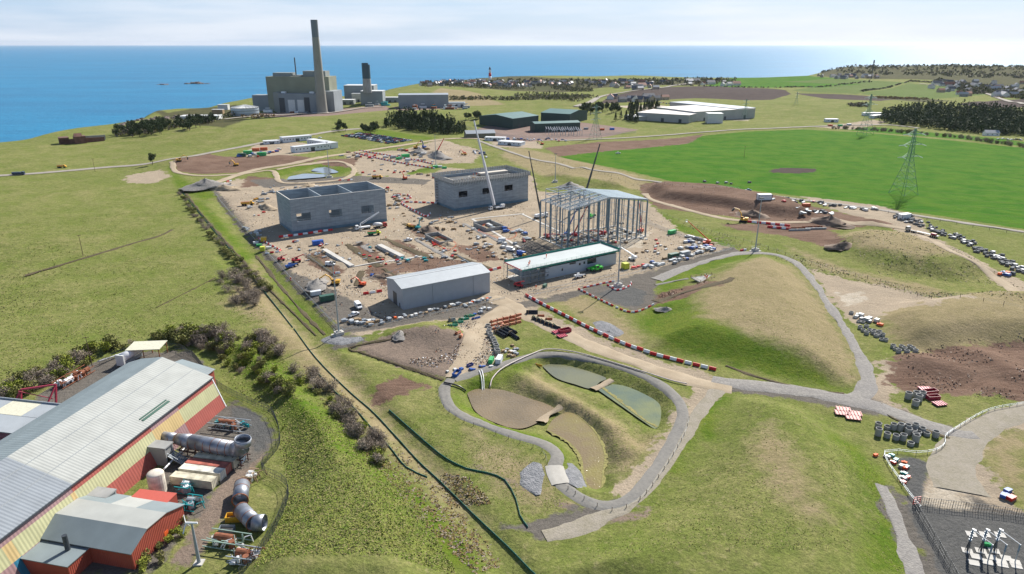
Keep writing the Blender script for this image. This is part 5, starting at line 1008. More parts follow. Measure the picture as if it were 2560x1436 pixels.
ribbon('earth_dam', [(1352, 1060), (1370, 1042), (1402, 1020)], 2.6, sandr, .9, .8); ribbon('earth_dam', [(1482, 978), (1505, 968), (1530, 955)], 2.6, sandr, .9, .8)
def rim(px, w):
    c = spline([GZ(*p, -2.4) for p in px], .8); V = []; n = len(c); d = np.gradient(c, axis=0); d /= np.linalg.norm(d, axis=1)[:, None]
    for i in range(n): k = w*random.uniform(.15, 1); V += [(c[i][0]-d[i][1]*k, c[i][1]+d[i][0]*k, -2.40), (c[i][0]+d[i][1]*.25, c[i][1]-d[i][0]*.25, -2.38)]
    o = link_mesh('algae', V, [(2*i, 2*i+1, 2*i+3, 2*i+2) for i in range(n-1)], mat('yellow_algae', (.22, .20, .06), .9, var=.4, scale=1.5)); prop(o, 'ragged yellow-green algae fringe at the pond edge', 'algae', kind='stuff')
rim(POND2[3:]+[POND2[0]], 1.1); rim([(1505, 970), (1560, 1012), (1610, 1050), (1642, 1068)], 1.3)
# ---------------------------------------------------------------- fences, nets and long pipes
postw = mat('post_timber', (.12, .08, .05), .85); netm = mat('green_silt_net', (.005, .11, .085), .75, var=.2, scale=2)
def fence(lab, px, kind='wire', h=1.3, sp=3., grp=None, pm=None, nm='fence'):
    c, z = drape(px, sp); n = len(c); r = root(nm, lab, nm.replace('_', ' ').split()[-1], (c[0][0], c[0][1], float(z[0])), 0, grp); ox, oy, oz = c[0][0], c[0][1], float(z[0])
    P = [(a-ox, b-oy, float(q)-oz) for (a, b), q in zip(c, z)]; pmat = pm or (postw if kind == 'wire' else steeld if kind == 'mesh' else steel)
    if kind == 'net':
        m = MB()
        for a, b in zip(P[:-1], P[1:]): d = Vector(b)-Vector(a); m.beam((a[0], a[1], a[2]+h/2), (b[0], b[1], b[2]+h/2), .12, h)
        m.build('netting', netm, r)
    step = 1 if n <= 100 else int(n/95)+1
    pm0 = None
    for i in range(0, n, step):
        if pm0 is None: m = MB(); w = .14 if kind == 'wire' else .1; m.box(-w/2, w/2, -w/2, w/2, -.3, h+.1); pm0 = m.build('post', pmat, r); pm0.location = P[i]
        else: o = pm0.copy(); COL.objects.link(o); o.location = P[i]; o.parent = r
    if kind == 'wire':
        for zf in (.45, .9):
            m = MB(); m.tube([(a, b, q+h*zf) for a, b, q in P], .02, 3); m.build('wire', steel, r)
    if kind in ('mesh', 'rail'):
        m = MB()
        for zf in ((.12, .5, .95) if kind == 'mesh' else (.55, .95)):
            for a, b in zip(P[:-1], P[1:]): m.beam((a[0], a[1], a[2]+h*zf), (b[0], b[1], b[2]+h*zf), .05, .06 if kind == 'mesh' else .12)
        if kind == 'mesh':
            for a, b in zip(P[:-1], P[1:]):
                k = max(2, int(sp/.45))
                for j in range(k): t = j/k; x, y, q = (a[u]+(b[u]-a[u])*t for u in range(3)); m.box(x-.03, x+.03, y-.03, y+.03, q+.05, q+h)
        m.build('mesh_panel' if kind == 'mesh' else 'rail', pmat, r)
    return r
fence('dark green palisade fence curving round the scrap yard below the striped hall', [(440, 888), (480, 892), (545, 968), (640, 1018), (682, 1040), (700, 1110), (655, 1175), (705, 1205), (722, 1235), (700, 1300), (660, 1370), (600, 1445)], 'mesh', 2.6, 2.5)
fence('palisade fence behind the hall along the scrub', [(250, 915), (330, 880), (440, 873), (478, 892)], 'mesh', 2.4, 2.5)
fence('post and wire fence along the outer side of the pond path', [(1095, 965), (1100, 1005), (1140, 1045), (1210, 1075), (1300, 1108), (1355, 1130), (1368, 1160)], 'wire', 1.1, 3.5)
fence('post and wire fence from the culvert slab round the pond path', [(1420, 1225), (1460, 1250), (1530, 1278), (1600, 1250), (1660, 1175), (1710, 1090), (1722, 1050)], 'wire', 1.1, 3.5)
fence('long green silt net with posts left of the bare ridge path', [(735, 823), (791, 898), (866, 974), (930, 1030), (985, 1088), (1046, 1155), (1092, 1198), (1180, 1285), (1270, 1370), (1345, 1445)], 'net', .5, 3)
fence('green silt net in the ditch below the shrubs', [(789, 928), (841, 984), (887, 1023), (924, 1066), (973, 1118), (1016, 1170), (1068, 1195)], 'net', .45, 3)
fence('green silt net curling across the grass toward the culvert', [(973, 1027), (1031, 1078), (1077, 1118), (1117, 1149), (1166, 1173), (1218, 1184), (1262, 1202), (1290, 1250), (1300, 1290), (1320, 1320)], 'net', .45, 3)
fence('green silt net running from the hedge to the site corner', [(455, 480), (520, 560), (580, 630), (631, 694), (680, 754), (732, 820)], 'net', .5, 3)
fence('galvanised guard rail and cable tray along the left site edge', [(540, 488), (600, 560), (660, 625), (730, 700), (800, 775), (850, 828)], 'rail', 1.1, 3)
fence('galvanised double rail along the front edge of the site, left half', [(855, 830), (960, 812), (1080, 788), (1200, 762), (1262, 748)], 'rail', 1.1, 3)
fence('galvanised double rail in front of the long unfinished building', [(1310, 745), (1420, 722), (1560, 692), (1700, 655), (1830, 625)], 'rail', 1.1, 3)
fence('second galvanised rail just behind the front one on the right', [(1320, 735), (1430, 712), (1570, 680), (1700, 645), (1790, 622)], 'rail', 1.1, 3)
fence('thin mesh fence on the right site edge below the grass bank', [(1618, 560), (1700, 590), (1780, 612), (1835, 622)], 'mesh', 2.0, 4, pm=steel)
fence('post and wire fence beside the field road under the crop field', [(1330, 402), (1480, 430), (1700, 467), (1900, 490), (2150, 522), (2350, 555), (2560, 590)], 'wire', 1.5, 8)
fence('long dark post fence across the rough grass on the right', [(1640, 530), (1760, 575), (1900, 615), (2050, 668), (2200, 705), (2400, 745), (2560, 775)], 'wire', 1.5, 6)
fence('dark mesh fence round the gravel substation, left side', [(2285, 1270), (2320, 1330), (2360, 1400), (2400, 1470)], 'mesh', 2.4, 2.5)
fence('dark mesh fence round the gravel substation, top side', [(2290, 1262), (2380, 1272), (2480, 1284), (2600, 1300)], 'mesh', 2.4, 2.5)
fence('bent galvanised fence round the small storage bay', [(2300, 1275), (2255, 1215), (2210, 1135), (2290, 1137), (2340, 1130), (2362, 1112), (2362, 1095), (2400, 1068), (2470, 1030), (2560, 1012)], 'rail', 1.2, 3)
for lab, px in (('orange edge rail round the open pit', [(1078, 606), (1100, 596), (1140, 612), (1120, 628), (1078, 606)]), ('orange edge rail round the basement by the frame hall', [(1195, 580), (1225, 560), (1290, 585), (1262, 602), (1195, 580)]), ('edge rail along the left trench', [(760, 636), (850, 700)]), ('edge rail along the trench beside the grey shed', [(905, 700), (960, 690), (1010, 672)]), ('edge rail on the far side of the steel frame floor', [(1330, 540), (1400, 575), (1500, 640)])): fence(lab, px, 'rail', 1.1, 2.5, pm=orange if 'orange' in lab else None)
fence('grey mesh fence round the green halls', [(1160, 318), (1290, 345), (1440, 342), (1590, 333)], 'mesh', 3, 9, pm=steel)
def longpipe(lab, px, rr, m_, lift=.3, nm='pipe'):
    c, z = drape(px, 1.); m = MB(); m.tube([(a-c[0][0], b-c[0][1], float(q)-float(z[0])) for (a, b), q in zip(c, z)], rr, 8); o = m.build(nm, m_, smooth=True); o.location = (c[0][0], c[0][1], float(z[0])+lift+rr); return prop(o, lab, nm)
longpipe('long white pipe snaking past the ponds with its end in the brown pond', [(1225, 972), (1232, 948), (1262, 920), (1330, 888), (1370, 876), (1430, 882), (1500, 900), (1600, 930), (1680, 955), (1718, 963)], .22, mat('pinkish_white_pipe', (.62, .52, .48), .5))
longpipe('twin white suction hose dipping into the brown pond', [(1206, 982), (1204, 950), (1198, 930)], .15, white); longpipe('thin white suction hose beside its twin in the brown pond', [(1210, 980), (1209, 950), (1204, 928)], .15, white)
longpipe('short black drain pipe on the bank left of the brown pond', [(1110, 960), (1135, 965), (1165, 982)], .28, bpipe)
longpipe('white pipe running from the silo up to the duct trestle', [(412, 1185), (450, 1145), (490, 1105)], .25, white, 1.2); longpipe('white handrail pipe along the bank behind the hall', [(245, 912), (300, 893), (330, 880)], .2, white, 1)
# ---------------------------------------------------------------- red and white barrier blocks
def barrier(key):
    r = None; m = MB(); m.ext([(-.4, 0), (.4, 0), (.4, .3), (.15, .6), (.12, 1.0), (-.12, 1.0), (-.15, .6), (-.4, .3)], -1.28, 1.28, 'x') if 0 else m.ext([(-.45, 0), (.45, 0), (.45, .3), (.2, .6), (.16, 1.05), (-.16, 1.05), (-.2, .6), (-.45, .3)], -1.26, 1.26, 'x')
    return m.build('barrier_block', {'red': red, 'white': white}[key])
BK = Kind(barrier)
def line(px, where, grp, step=2.6, sc=None):
    c, z = drape(px, step)
    for i in range(len(c)-1):
        k = ('red', 'white')[i % 2]; o = BK(k, (c[i][0], c[i][1], float(z[i])+.12), ang(c[i], c[i+1]), '%s plastic barrier block %s' % (k, where), grp, sc); o['category'] = 'barrier'
line([(1318, 742), (1400, 785), (1500, 835), (1600, 875), (1700, 905), (1802, 930)], 'in the long curving line beside the haul road', 'barrier blocks beside the haul road')
line([(703, 594), (740, 590), (800, 581), (838, 576)], 'in front of the open-topped shell', 'barrier blocks before the open-topped shell', sc=1.1)
line([(648, 598), (672, 612), (700, 628), (680, 633), (655, 638)], 'round the small coloured containers', 'barrier blocks round the coloured containers', sc=.8)
line([(1100, 590-80), (1060, 508), (1005, 508), (1030, 525), (1065, 542), (1078, 533)], 'left of the formwork shell', 'barrier blocks left of the formwork shell')
line([(998, 488), (1020, 490), (1025, 497), (990, 500)], 'in the small loop between the shells', 'barrier blocks between the shells')
line([(1448, 725), (1530, 765), (1582, 782), (1640, 760)], 'along the edge of the gravel mast yard', 'barrier blocks round the mast yard', 1.9, .62)
line([(1462, 720), (1540, 703)], 'behind the gravel mast yard', 'barrier blocks behind the mast yard', 1.9, .62); line([(1520, 715), (1545, 727), (1575, 715), (1577, 705)], 'ringed round the central light mast', 'barrier blocks round the central mast', 1.9, .62)
line([(1875, 557), (1920, 561), (1980, 568)], 'next to the yellow excavator on the right', 'barrier blocks by the right excavator', sc=1.3); line([(1925, 570), (1980, 575)], 'in the lower short row near the trench boxes', 'barrier blocks by the trench boxes', sc=1.3)
line([(886, 383), (940, 396), (1000, 408), (1090, 423)], 'lining the far access track', 'barrier blocks lining the far access track', 2.6); line([(900, 378), (960, 388), (1040, 402), (1085, 412)], 'on the far side of the access track', 'barrier blocks across the access track')
line([(915, 736), (965, 728)], 'left of the grey shed', 'barrier blocks left of the grey shed'); line([(1226, 678), (1258, 670)], 'between the grey shed and the long building', 'barrier blocks between shed and long building')
for p in ((736, 606), (838, 686), (872, 452), (850, 452), (1855, 628), (560, 462), (570, 455), (1180, 520)): line([p, (p[0]+12, p[1]-2)], 'lying alone near (the) yard track'.replace('(the) ', 'a '), 'odd barrier blocks')
# ---------------------------------------------------------------- light masts, pylons, poles
def lightmast(key):
    h = key; r = root('light_mast', '', 'light mast', (0, 0, 0)); m = MB(); m.cyl((0, 0, 1.8), (0, 0, h), .38, .16, 12); m.build('pole', steel, r)
    m = MB(); m.cbox(0, 0, 0, 5.4, 4.2, .25); m.cbox(0, 0, .25, 3.4, 2.8, 1.3); m.cbox(0, 0, 1.55, 1.6, 1.6, .35); m.build('base', conc2, r)
    m = MB()
    for s in (-1, 1):
        m.beam((-1.7, s*1.4, 1.5), (-1.7, s*1.4, 2.6), .07); m.beam((1.7, s*1.4, 1.5), (1.7, s*1.4, 2.6), .07); m.beam((-1.7, s*1.4, 2.55), (1.7, s*1.4, 2.55), .06); m.beam((s*1.7, -1.4, 2.55), (s*1.7, 1.4, 2.55), .06)
    m.build('guard_rail', steel, r)
    m = MB()
    for k in range(6): t = k*math.pi/3; m.cbox(1.0*math.cos(t), 1.0*math.sin(t), h-.5, .5, .35, .45, t)
    m.ring((0, 0, h-.3), 1.05, .9, .15, 12); m.build('lamp_head', steeld, r); return r
LM = Kind(lightmast)
for p, h, lab in (((848, 838), 31, 'tall grey light mast on a concrete block at the near left site corner'), ((1545, 716), 31.5, 'tall grey light mast on a block ringed by barriers in the gravel yard'), ((1888, 628), 30.5, 'tall grey light mast at the top of the mound path'), ((824, 444), 31, 'thin light mast beside the twin blue ponds'), ((1388, 456), 24, 'thin light mast behind the formwork shell'), ((1090, 417), 30, 'thin light mast among the far containers')): LM(h, at(*p), E1, lab)
def pylon(key):
    h = 50.; r = root('pylon', '', 'pylon', (0, 0, 0)); m = MB()
    def wdt(z): return 7.2-(7.2-1.6)*min(z/28, 1) if z < 28 else 1.6-(z-28)/22*1.1
    lv = [0, 7, 13, 18, 22.5, 26, 29, 32, 35, 38, 41, 44, 47, 50]
    for a, b in zip(lv[:-1], lv[1:]):
        wa, wb = wdt(a), wdt(b)
        cr = [(-1, -1), (1, -1), (1, 1), (-1, 1)]
        for i in range(4):
            p, q = cr[i], cr[(i+1) % 4]; m.beam((p[0]*wa, p[1]*wa, a), (p[0]*wb, p[1]*wb, b), .26)
            m.beam((p[0]*wa, p[1]*wa, a), (q[0]*wb, q[1]*wb, b), .11); m.beam((q[0]*wa, q[1]*wa, a), (p[0]*wb, p[1]*wb, b), .11); m.beam((p[0]*wb, p[1]*wb, b), (q[0]*wb, q[1]*wb, b), .11)
    m.build('lattice_tower', mat('pylon_steel', (.14, .27, .20), .6, .2), r)
    for z, l in ((29, 8.2), (38, 9.2), (46, 7)):
        m = MB()
        for s in (-1, 1):
            w = wdt(z)
            for t in (-1, 1): m.beam((s*w, t*w, z), (s*l, 0, z), .22); m.beam((s*w, t*w, z+2.4), (s*l, 0, z), .18)
            m.beam((s*(w+l)/2, -w/2, z), (s*(w+l)/2, w/2, z), .12)
        ca = m.build('cross_arm', MT['pylon_steel'], r)
        for s in (-1, 1):
            m = MB()
            m.cyl((s*l, 0, z-.2), (s*l*1.04, 3.6, z-1.0), .26, n=8); m.cyl((s*l, 0, z-.2), (s*l*1.04, -3.6, z-1.0), .26, n=8); m.build('insulator', mat('glass_insulator', (.65, .72, .70), .25), ca)
    return r
PY = Kind(pylon)
PY(0, at(2258, 485), .35, 'nearest big green lattice pylon standing in the bright crop field'); PY(0, at(2162, 338), .5, 'second lattice pylon at the far edge of the crop field'); PY(0, at(1488, 348), .9, 'lattice pylon in front of the dark green halls', sc=.84); PY(0, at(1861, 300), .6, 'distant lattice pylon beside the white-roofed warehouse', sc=.62); PY(0, at(1990, 262), .8, 'faint distant pylon on the pasture beyond the warehouse', sc=.45)
pw = [(2258, 485), (2162, 338), (1861, 300)]
def pole(key): r = root('telegraph_pole', '', 'pole', (0, 0, 0)); m = MB(); m.cyl((0, 0, 0), (0, 0, 12), .17, .1, 6); m.build('shaft', postw, r); m = MB(); m.beam((-1, 0, 11.6), (1, 0, 11.6), .18); m.build('crossarm', postw, r); return r
PL = Kind(pole)
for p, lab in (((231, 918), 'lone thin pole in the scrub behind the striped hall'), ((208, 640), 'thin pole on the left rough field'), ((238, 430), 'thin pole beside the main road on the left'), ((1140, 310), 'pole by the conifer wood'), ((1010, 330), 'pole at the corner of the car park'), ((1860, 395), 'pole in the crop field margin')): PL(0, at(*p), .4, lab)
# ---------------------------------------------------------------- vehicles
CARC = {'white': white, 'silver': mat('silver_car', (.45, .47, .5), .3, .5), 'black': mat('black_car', (.03, .03, .035), .25), 'blue': mat('blue_car', (.04, .12, .30), .3), 'red': mat('red_car', (.4, .03, .03), .3), 'navy': mat('navy_car', (.02, .04, .10), .3)}
def wheels(r, xs, y, R, w=.3, nm='wheel'):
    for x in xs:
        for s in (-1, 1):
            m = MB(); m.cyl((x, s*(y-w), R), (x, s*y, R), R, n=10); wh = m.build(nm, black, r)
def car(key):
    r = root('parked_car', '', 'car', (0, 0, 0)); m = MB(); m.ext([(-2.1, .35), (2.1, .35), (2.15, .75), (1.2, .95), (.6, 1.42), (-1.3, 1.45), (-2.05, .95)], -.88, .88, 'y'); m.build('body', CARC[key], r)
    m = MB(); m.ext([(1.12, .98), (.58, 1.37), (-1.28, 1.40), (-1.85, .98)], -.9, .9, 'y'); m.build('window', glass, r); m = MB(); m.box(-1.2, .55, -.7, .7, 1.44, 1.49); m.build('roof', CARC[key], r); wheels(r, (-1.35, 1.35), .92, .33, .2); return r
def van(key):
    r = root('van', '', 'van', (0, 0, 0)); m = MB(); m.ext([(-3.0, .4), (2.9, .4), (2.95, 1.15), (2.2, 1.45), (1.5, 2.35), (1.2, 2.5), (-2.9, 2.5), (-3.0, 2.3)], -1.0, 1.0, 'y'); m.build('body', white, r)
    m = MB(); m.q([(2.14, -.85, 1.52), (2.14, .85, 1.52), (1.56, .8, 2.32), (1.56, -.8, 2.32)], [(0, 1, 2, 3)]); m.box(1.0, 1.75, -1.02, -1.003, 1.45, 2.05); m.box(1.0, 1.75, 1.003, 1.02, 1.45, 2.05); m.build('window', glass, r)
    m = MB(); m.box(2.96, 3.02, -.9, .9, .4, .75); m.build('bumper', steeld, r); wheels(r, (-1.9, 1.9), 1.03, .38, .22); return r
def pickup(key):
    r = root('pickup_truck', '', 'pickup', (0, 0, 0)); c = CARC.get(key, white); m = MB(); m.ext([(-2.6, .5), (2.6, .5), (2.6, 1.1), (1.5, 1.2), (.9, 1.8), (-.5, 1.85), (-.7, 1.15), (-2.6, 1.15)], -.95, .95, 'y'); m.build('body', c, r)
    m = MB(); m.ext([(1.42, 1.2), (.9, 1.74), (-.42, 1.78), (-.55, 1.22)], -.97, .97, 'y'); m.build('window', glass, r); m = MB(); m.box(-2.5, -.8, -.8, .8, 1.16, 1.2); m.build('load_bed', steeld, r); wheels(r, (-1.6, 1.7), 1.0, .42, .24); return r
CAR = Kind(car); VAN = Kind(van); PU = Kind(pickup)
def excavator(key):
    cn_, pose = key; c = {'yellow': yellow, 'orange': mat('orange_plant', (.65, .10, .03), .5), 'teal': teal, 'blue': blue}[cn_]; r = root('excavator', '', 'excavator', (0, 0, 0))
    for s in (-1, 1):
        m = MB(); m.ext([(-2.0, .15), (-1.7, 0), (1.7, 0), (2.1, .35), (2.0, .8), (1.7, .95), (-1.7, .95), (-2.1, .6)], s*1.35-.32, s*1.35+.32, 'y'); m.build('track', black, r)
    m = MB(); m.box(-2.3, 1.3, -1.35, 1.35, 1.1, 1.9); m.box(-2.5, -.6, -1.3, 1.3, 1.9, 2.5); m.cyl((0, 0, .8), (0, 0, 1.1), .8, n=12); m.build('body', c, r)
    m = MB(); m.ext([(.0, 1.9), (1.35, 1.9), (1.25, 3.1), (.1, 3.15)], .35, 1.3, 'y'); cb = m.build('cab', c, r); m = MB(); m.box(.15, 1.2, .32, 1.33, 2.3, 2.95); m.box(1.24, 1.4, .42, 1.22, 2.2, 2.9); m.build('window', glass, cb)
    sh, el, tip, bk = (((1.2, 1.7), (4.2, 5.2), (7.2, 3.4), (7.0, 1.4)) if pose == 0 else ((1.2, 1.7), (2.8, 6.2), (5.4, 7.2), (6.3, 5.6)))
    m = MB(); m.beam((sh[0], 0, sh[1]), ((sh[0]+el[0])/2-.5, 0, (sh[1]+el[1])/2+.6), .5, .7, (0, 1, 0)); m.beam(((sh[0]+el[0])/2-.5, 0, (sh[1]+el[1])/2+.6), (el[0], 0, el[1]), .45, .6, (0, 1, 0)); m.build('boom', c, r)
    m = MB(); m.beam((el[0]-.3, 0, el[1]+.2), (tip[0], 0, tip[1]), .4, .5, (0, 1, 0)); st_ = m.build('dipper_arm', c, r); m = MB(); m.ext([(bk[0]-.7, bk[1]), (bk[0]+.1, bk[1]-.4), (bk[0]+.5, bk[1]+.4), (tip[0]+.2, tip[1]), (tip[0]-.3, tip[1]-.1)], -.6, .6, 'y'); m.build('bucket', steeld, st_)
    return r
EX = Kind(excavator)
def dumper(key):
    c = {'yellow': yellow, 'lime': lime}[key]; r = root('dump_truck', '', 'dump truck', (0, 0, 0)); m = MB(); m.ext([(1.6, 1.0), (4.6, 1.0), (4.8, 1.7), (3.6, 2.1), (3.4, 3.1), (2.2, 3.2), (1.6, 2.6)], -1.2, 1.2, 'y'); m.build('cab', c, r)
    m = MB(); m.box(3.42, 3.5, -.9, .9, 2.1, 2.9); m.box(2.4, 3.3, -1.22, 1.22, 2.2, 2.9); m.build('window', glass, r)
    m = MB(); m.ext([(-4.2, 1.3), (-3.2, 1.0), (1.2, 1.2), (1.5, 2.5), (-4.4, 2.7)], -1.4, 1.4, 'y'); m.build('skip_body', green if key == 'lime' else c, r); m = MB(); m.box(-4.2, 1.3, -1.2, 1.2, 2.55, 2.75); m.build('load', rust, r); wheels(r, (-3, -1.3, 2.9), 1.45, .85, .5); return r
DT = Kind(dumper)
def telehandler(key):
    c = {'green': mat('bright_green_plant', (.04, .48, .05), .45), 'red': mat('red_plant', (.45, .03, .04), .45), 'blue': blue, 'white': white}[key]; r = root('telehandler', '', 'telehandler', (0, 0, 0)); m = MB(); m.box(-2.4, 2.2, -.9, .9, .7, 1.6); m.box(-2.6, -1.2, -1.1, 1.1, .9, 1.9); m.build('body', c, r)
    m = MB(); m.ext([(-.8, 1.0), (.9, 1.0), (.7, 2.6), (-.6, 2.6)], .2, 1.15, 'y'); cb = m.build('cab', c, r); m = MB(); m.box(-.6, .6, .17, 1.18, 1.6, 2.45); m.build('window', glass, cb); m = MB(); m.beam((-2.2, -.5, 2.2), (3.8, -.5, 1.5 if key != 'red' else 4.2), .4, .45); bm = m.build('boom', c, r); m = MB(); m.box(3.8, 4.0, -1.2, .3, .4, 1.5); m.box(4.0, 5.1, -1.0, -.85, .4, .5); m.box(4.0, 5.1, 0, .15, .4, .5); m.build('forks', steeld, bm); wheels(r, (-1.6, 1.6), 1.2, .62, .4); return r
TH = Kind(telehandler)
def boomlift(key):
    c = {'red': mat('red_plant', (.45, .03, .04)), 'blue': blue, 'orange': MT['orange_plant'], 'white': white}[key[0]]; L, el = key[1], math.radians(key[2]); r = root('boom_lift', '', 'boom lift', (0, 0, 0)); m = MB(); m.box(-1.8, 1.8, -1.1, 1.1, .5, 1.2); m.box(-2.6, .2, -1, 1, 1.25, 2.4); m.build('chassis', c, r); wheels(r, (-1.3, 1.3), 1.2, .5, .35)
    p0 = Vector((-1.5, 0, 2.2)); d = Vector((math.cos(el), 0, math.sin(el))); m = MB(); m.beam(p0, p0+d*L*.55, .5, .55); m.beam(p0+d*L*.5, p0+d*L, .32, .36); m.build('boom', c, r)
    e = p0+d*L; m = MB(); m.box(e.x, e.x+1, e.y-1, e.y+1, e.z-.6, e.z-.5)
    for a, b in ((0, -1), (0, 1), (1, -1), (1, 1)): m.beam((e.x+a, b, e.z-.6), (e.x+a, b, e.z+.5), .08)
    m.beam((e.x, -1, e.z+.5), (e.x, 1, e.z+.5), .08); m.beam((e.x+1, -1, e.z+.5), (e.x+1, 1, e.z+.5), .08); m.beam((e.x, -1, e.z+.5), (e.x+1, -1, e.z+.5), .08); m.beam((e.x, 1, e.z+.5), (e.x+1, 1, e.z+.5), .08); m.build('basket', steel, r); return r
BL = Kind(boomlift)
def truck_base(r, L, c, n=3):
    m = MB(); m.box(-L/2, L/2-2.3, -.5, .5, .7, 1.1); m.build('chassis', steeld, r)
    m = MB(); m.ext([(L/2-2.2, .6), (L/2, .6), (L/2, 1.8), (L/2-.3, 3.0), (L/2-2.0, 3.1), (L/2-2.2, 2.9)], -1.2, 1.2, 'y'); cb = m.build('cab', c, r); m = MB(); m.box(L/2-.22, L/2+.02, -1.0, 1.0, 1.85, 2.6); m.box(L/2-1.5, L/2-.5, -1.22, 1.22, 1.85, 2.6); m.build('window', glass, cb)
    wheels(r, [L/2-1.3]+[-L/2+1.2+1.35*i for i in range(n-1)], 1.25, .5, .35)
# mixer, pump, flatbed and crane
x, y, z = at(950, 570); r = root('concrete_mixer_truck', 'white concrete mixer truck in front of the open-topped shell', 'truck', (x, y, z), E1); truck_base(r, 9, mat('red_cab', (.4, .04, .04), .4), 4); m = MB(); m.tube([(-4.3, 0, 2.9), (-3.3, 0, 2.75), (-1.5, 0, 2.5), (.6, 0, 2.2), (1.5, 0, 1.9)], [.6, 1.1, 1.35, 1.1, .6], 14); m.build('drum', mat('grey_white_drum', (.6, .6, .6), .5, var=.2, scale=.8), r, True); m = MB(); m.box(-4.8, -4.0, -.4, .4, 1.8, 2.6); m.build('chute', steel, r)
x, y, z = at(908, 574); r = root('concrete_pump_truck', 'white concrete pump truck with raised folded boom, left of the mixer', 'truck', (x, y, z), E1+math.pi-.05); truck_base(r, 10, white, 4); m = MB(); m.box(-4.6, 2.2, -1.1, 1.1, 1.1, 1.9); m.build('deck', white, r); m = MB(); m.beam((1.5, 0, 1.9), (1.5, 0, 4), .6); m.beam((1.5, 0, 4), (-11, 0, 10.0), .45); m.beam((-11, .4, 9.8), (.5, .4, 3.6), .3); m.build('boom', white, r)
for s in (-1, 1): m = MB(); m.beam((1, s*1.2, 1), (2.5, s*3.2, .3), .2); m.beam((2.5, s*3.2, 0), (2.5, s*3.2, 1), .2); m.build('outrigger', steel, r)
x, y, z = at(2278, 580); r = root('flatbed_truck', 'flatbed lorry with empty trailer on the earth track among the gabions', 'truck', (x, y, z), pdir((2330, 592), (2260, 575))); truck_base(r, 7, CARC['silver'], 3); m = MB(); m.box(-17, -3.2, -1.25, 1.25, 1.1, 1.35); m.build('trailer', steeld, r); wheels(r, (-15.5, -14.2, -12.9), 1.25, .5, .35)
m = MB(); m.cbox(-14, 0, 1.36, 3, 1.6, 1.0); m.build('load', maroon, r)
x, y, z = at(1243, 524); r = root('mobile_crane', 'white mobile crane with very long telescopic boom leaning over the formwork shell', 'crane', (x, y, z), E1+math.pi); truck_base(r, 13, white, 5)
m = MB(); m.box(-5.5, 1.5, -1.3, 1.3, 1.2, 2.0); m.box(-5.8, -3, -1.2, 1.2, 2, 3.4); m.build('superstructure', white, r)
def locdir(o, px_top, L=None):
    """world direction of a boom foot at o whose head shows at photo point px_top when swung in the plane facing the camera"""
    return None
bx = Vector((x, y, z+3)); rt = ray(1185, 302); tt = (bx.y+6)/rt[1]; tipw = Vector((rt[0]*tt, bx.y+6, CAMZ+rt[2]*tt))
def boomobj(nm, par, w0, w1, foot, tip, mt, rz):
    inv = Vector(foot)-par.location; c, s = math.cos(-rz), math.sin(-rz)
    def l(v): v = Vector(v)-par.location; return Vector((v.x*c-v.y*s, v.x*s+v.y*c, v.z))
    a, b = l(foot), l(tip); d = b-a; m = MB()
    for k in range(4): w = w0+(w1-w0)*k/3; m.beam(a+d*(k*.25 if k else 0), a+d*min(1, k*.25+.28), w, w*1.15)
    return m.build(nm, mt, par)
boomobj('boom', r, 1.5, .7, Vector((x-2, y, z+3)), tipw, mat('boom_white', (.58, .58, .60), .5), E1+math.pi); 
def craneat(p, top, lab, mt, dy=0, w=1.2, base=white):
    x, y, z = at(*p); rt = ray(*top); tt = (y+dy)/rt[1]; tip = Vector((rt[0]*tt, y+dy, CAMZ+rt[2]*tt)); r = root('mobile_crane', lab, 'crane', (x, y, z), E1); truck_base(r, 11, base, 4)
    m = MB(); m.box(-4.5, 1.5, -1.3, 1.3, 1.2, 2.8); m.build('superstructure', base, r); boomobj('boom', r, w, w*.5, Vector((x, y, z+2.5)), tip, mt, E1); return r
craneat((1352, 545), (1322, 378), 'crane with thin dark boom between the formwork shell and the steel frame', steeld, -4, .8)
craneat((1455, 520), (1500, 360), 'crane with dark slanting boom behind the steel frame hall', steeld, 6, 1.1)
craneat((1092, 388), (1110, 346), 'small crawler crane with red boom on the far earth heaps', MT['red_plant'] if 'red_plant' in MT else red, 3, .9, steeld)
VAN(0, at(896, 770), pdir((890, 762), (905, 778)), 'white panel van parked by the left light mast'); PU('white', at(885, 790), pdir((872, 795), (898, 785)), 'white estate car parked in front of the panel van', sc=.95)
VAN(0, at(826, 664), pdir((812, 664), (840, 662)), 'white van on the yard left of the ground beams', sc=.85); VAN(0, at(1276, 627), pdir((1262, 624), (1290, 629)), 'white van left of the blue and yellow container', sc=.9)
PU('white', at(1020, 603), .5, 'white pickup among the excavations beside the open pit'); PU('white', at(1545, 385), .2, 'white pickup parked on the field road')
PU('blue', at(1870, 478), .1, 'small blue pickup on the road under the crop field'); CAR('white', at(800, 346), .2, 'white car driving on the coastal site road')
EX(('yellow', 0), at(838, 712), math.pi+.1, 'yellow excavator digging at the left earth heap'); EX(('orange', 0), at(905, 715), math.pi*.9, 'small orange-red excavator at the trench end', sc=.8); EX(('teal', 1), at(1046, 573), 1.2, 'teal excavator with raised arm behind the open pit', sc=.9)
EX(('yellow', 1), at(1858, 555), math.pi*.85, 'yellow excavator with raised arm on the right earthworks', sc=1.2); EX(('orange', 1), at(1012, 449), math.pi*.8, 'small orange excavator between the two shells', sc=.9); EX(('yellow', 0), at(590, 415), 2.8, 'yellow excavator on the brown soil bank left of the ponds'); EX(('yellow', 0), at(448, 404), .4, 'yellow excavator at the far left tip of the brown soil', sc=1.1)
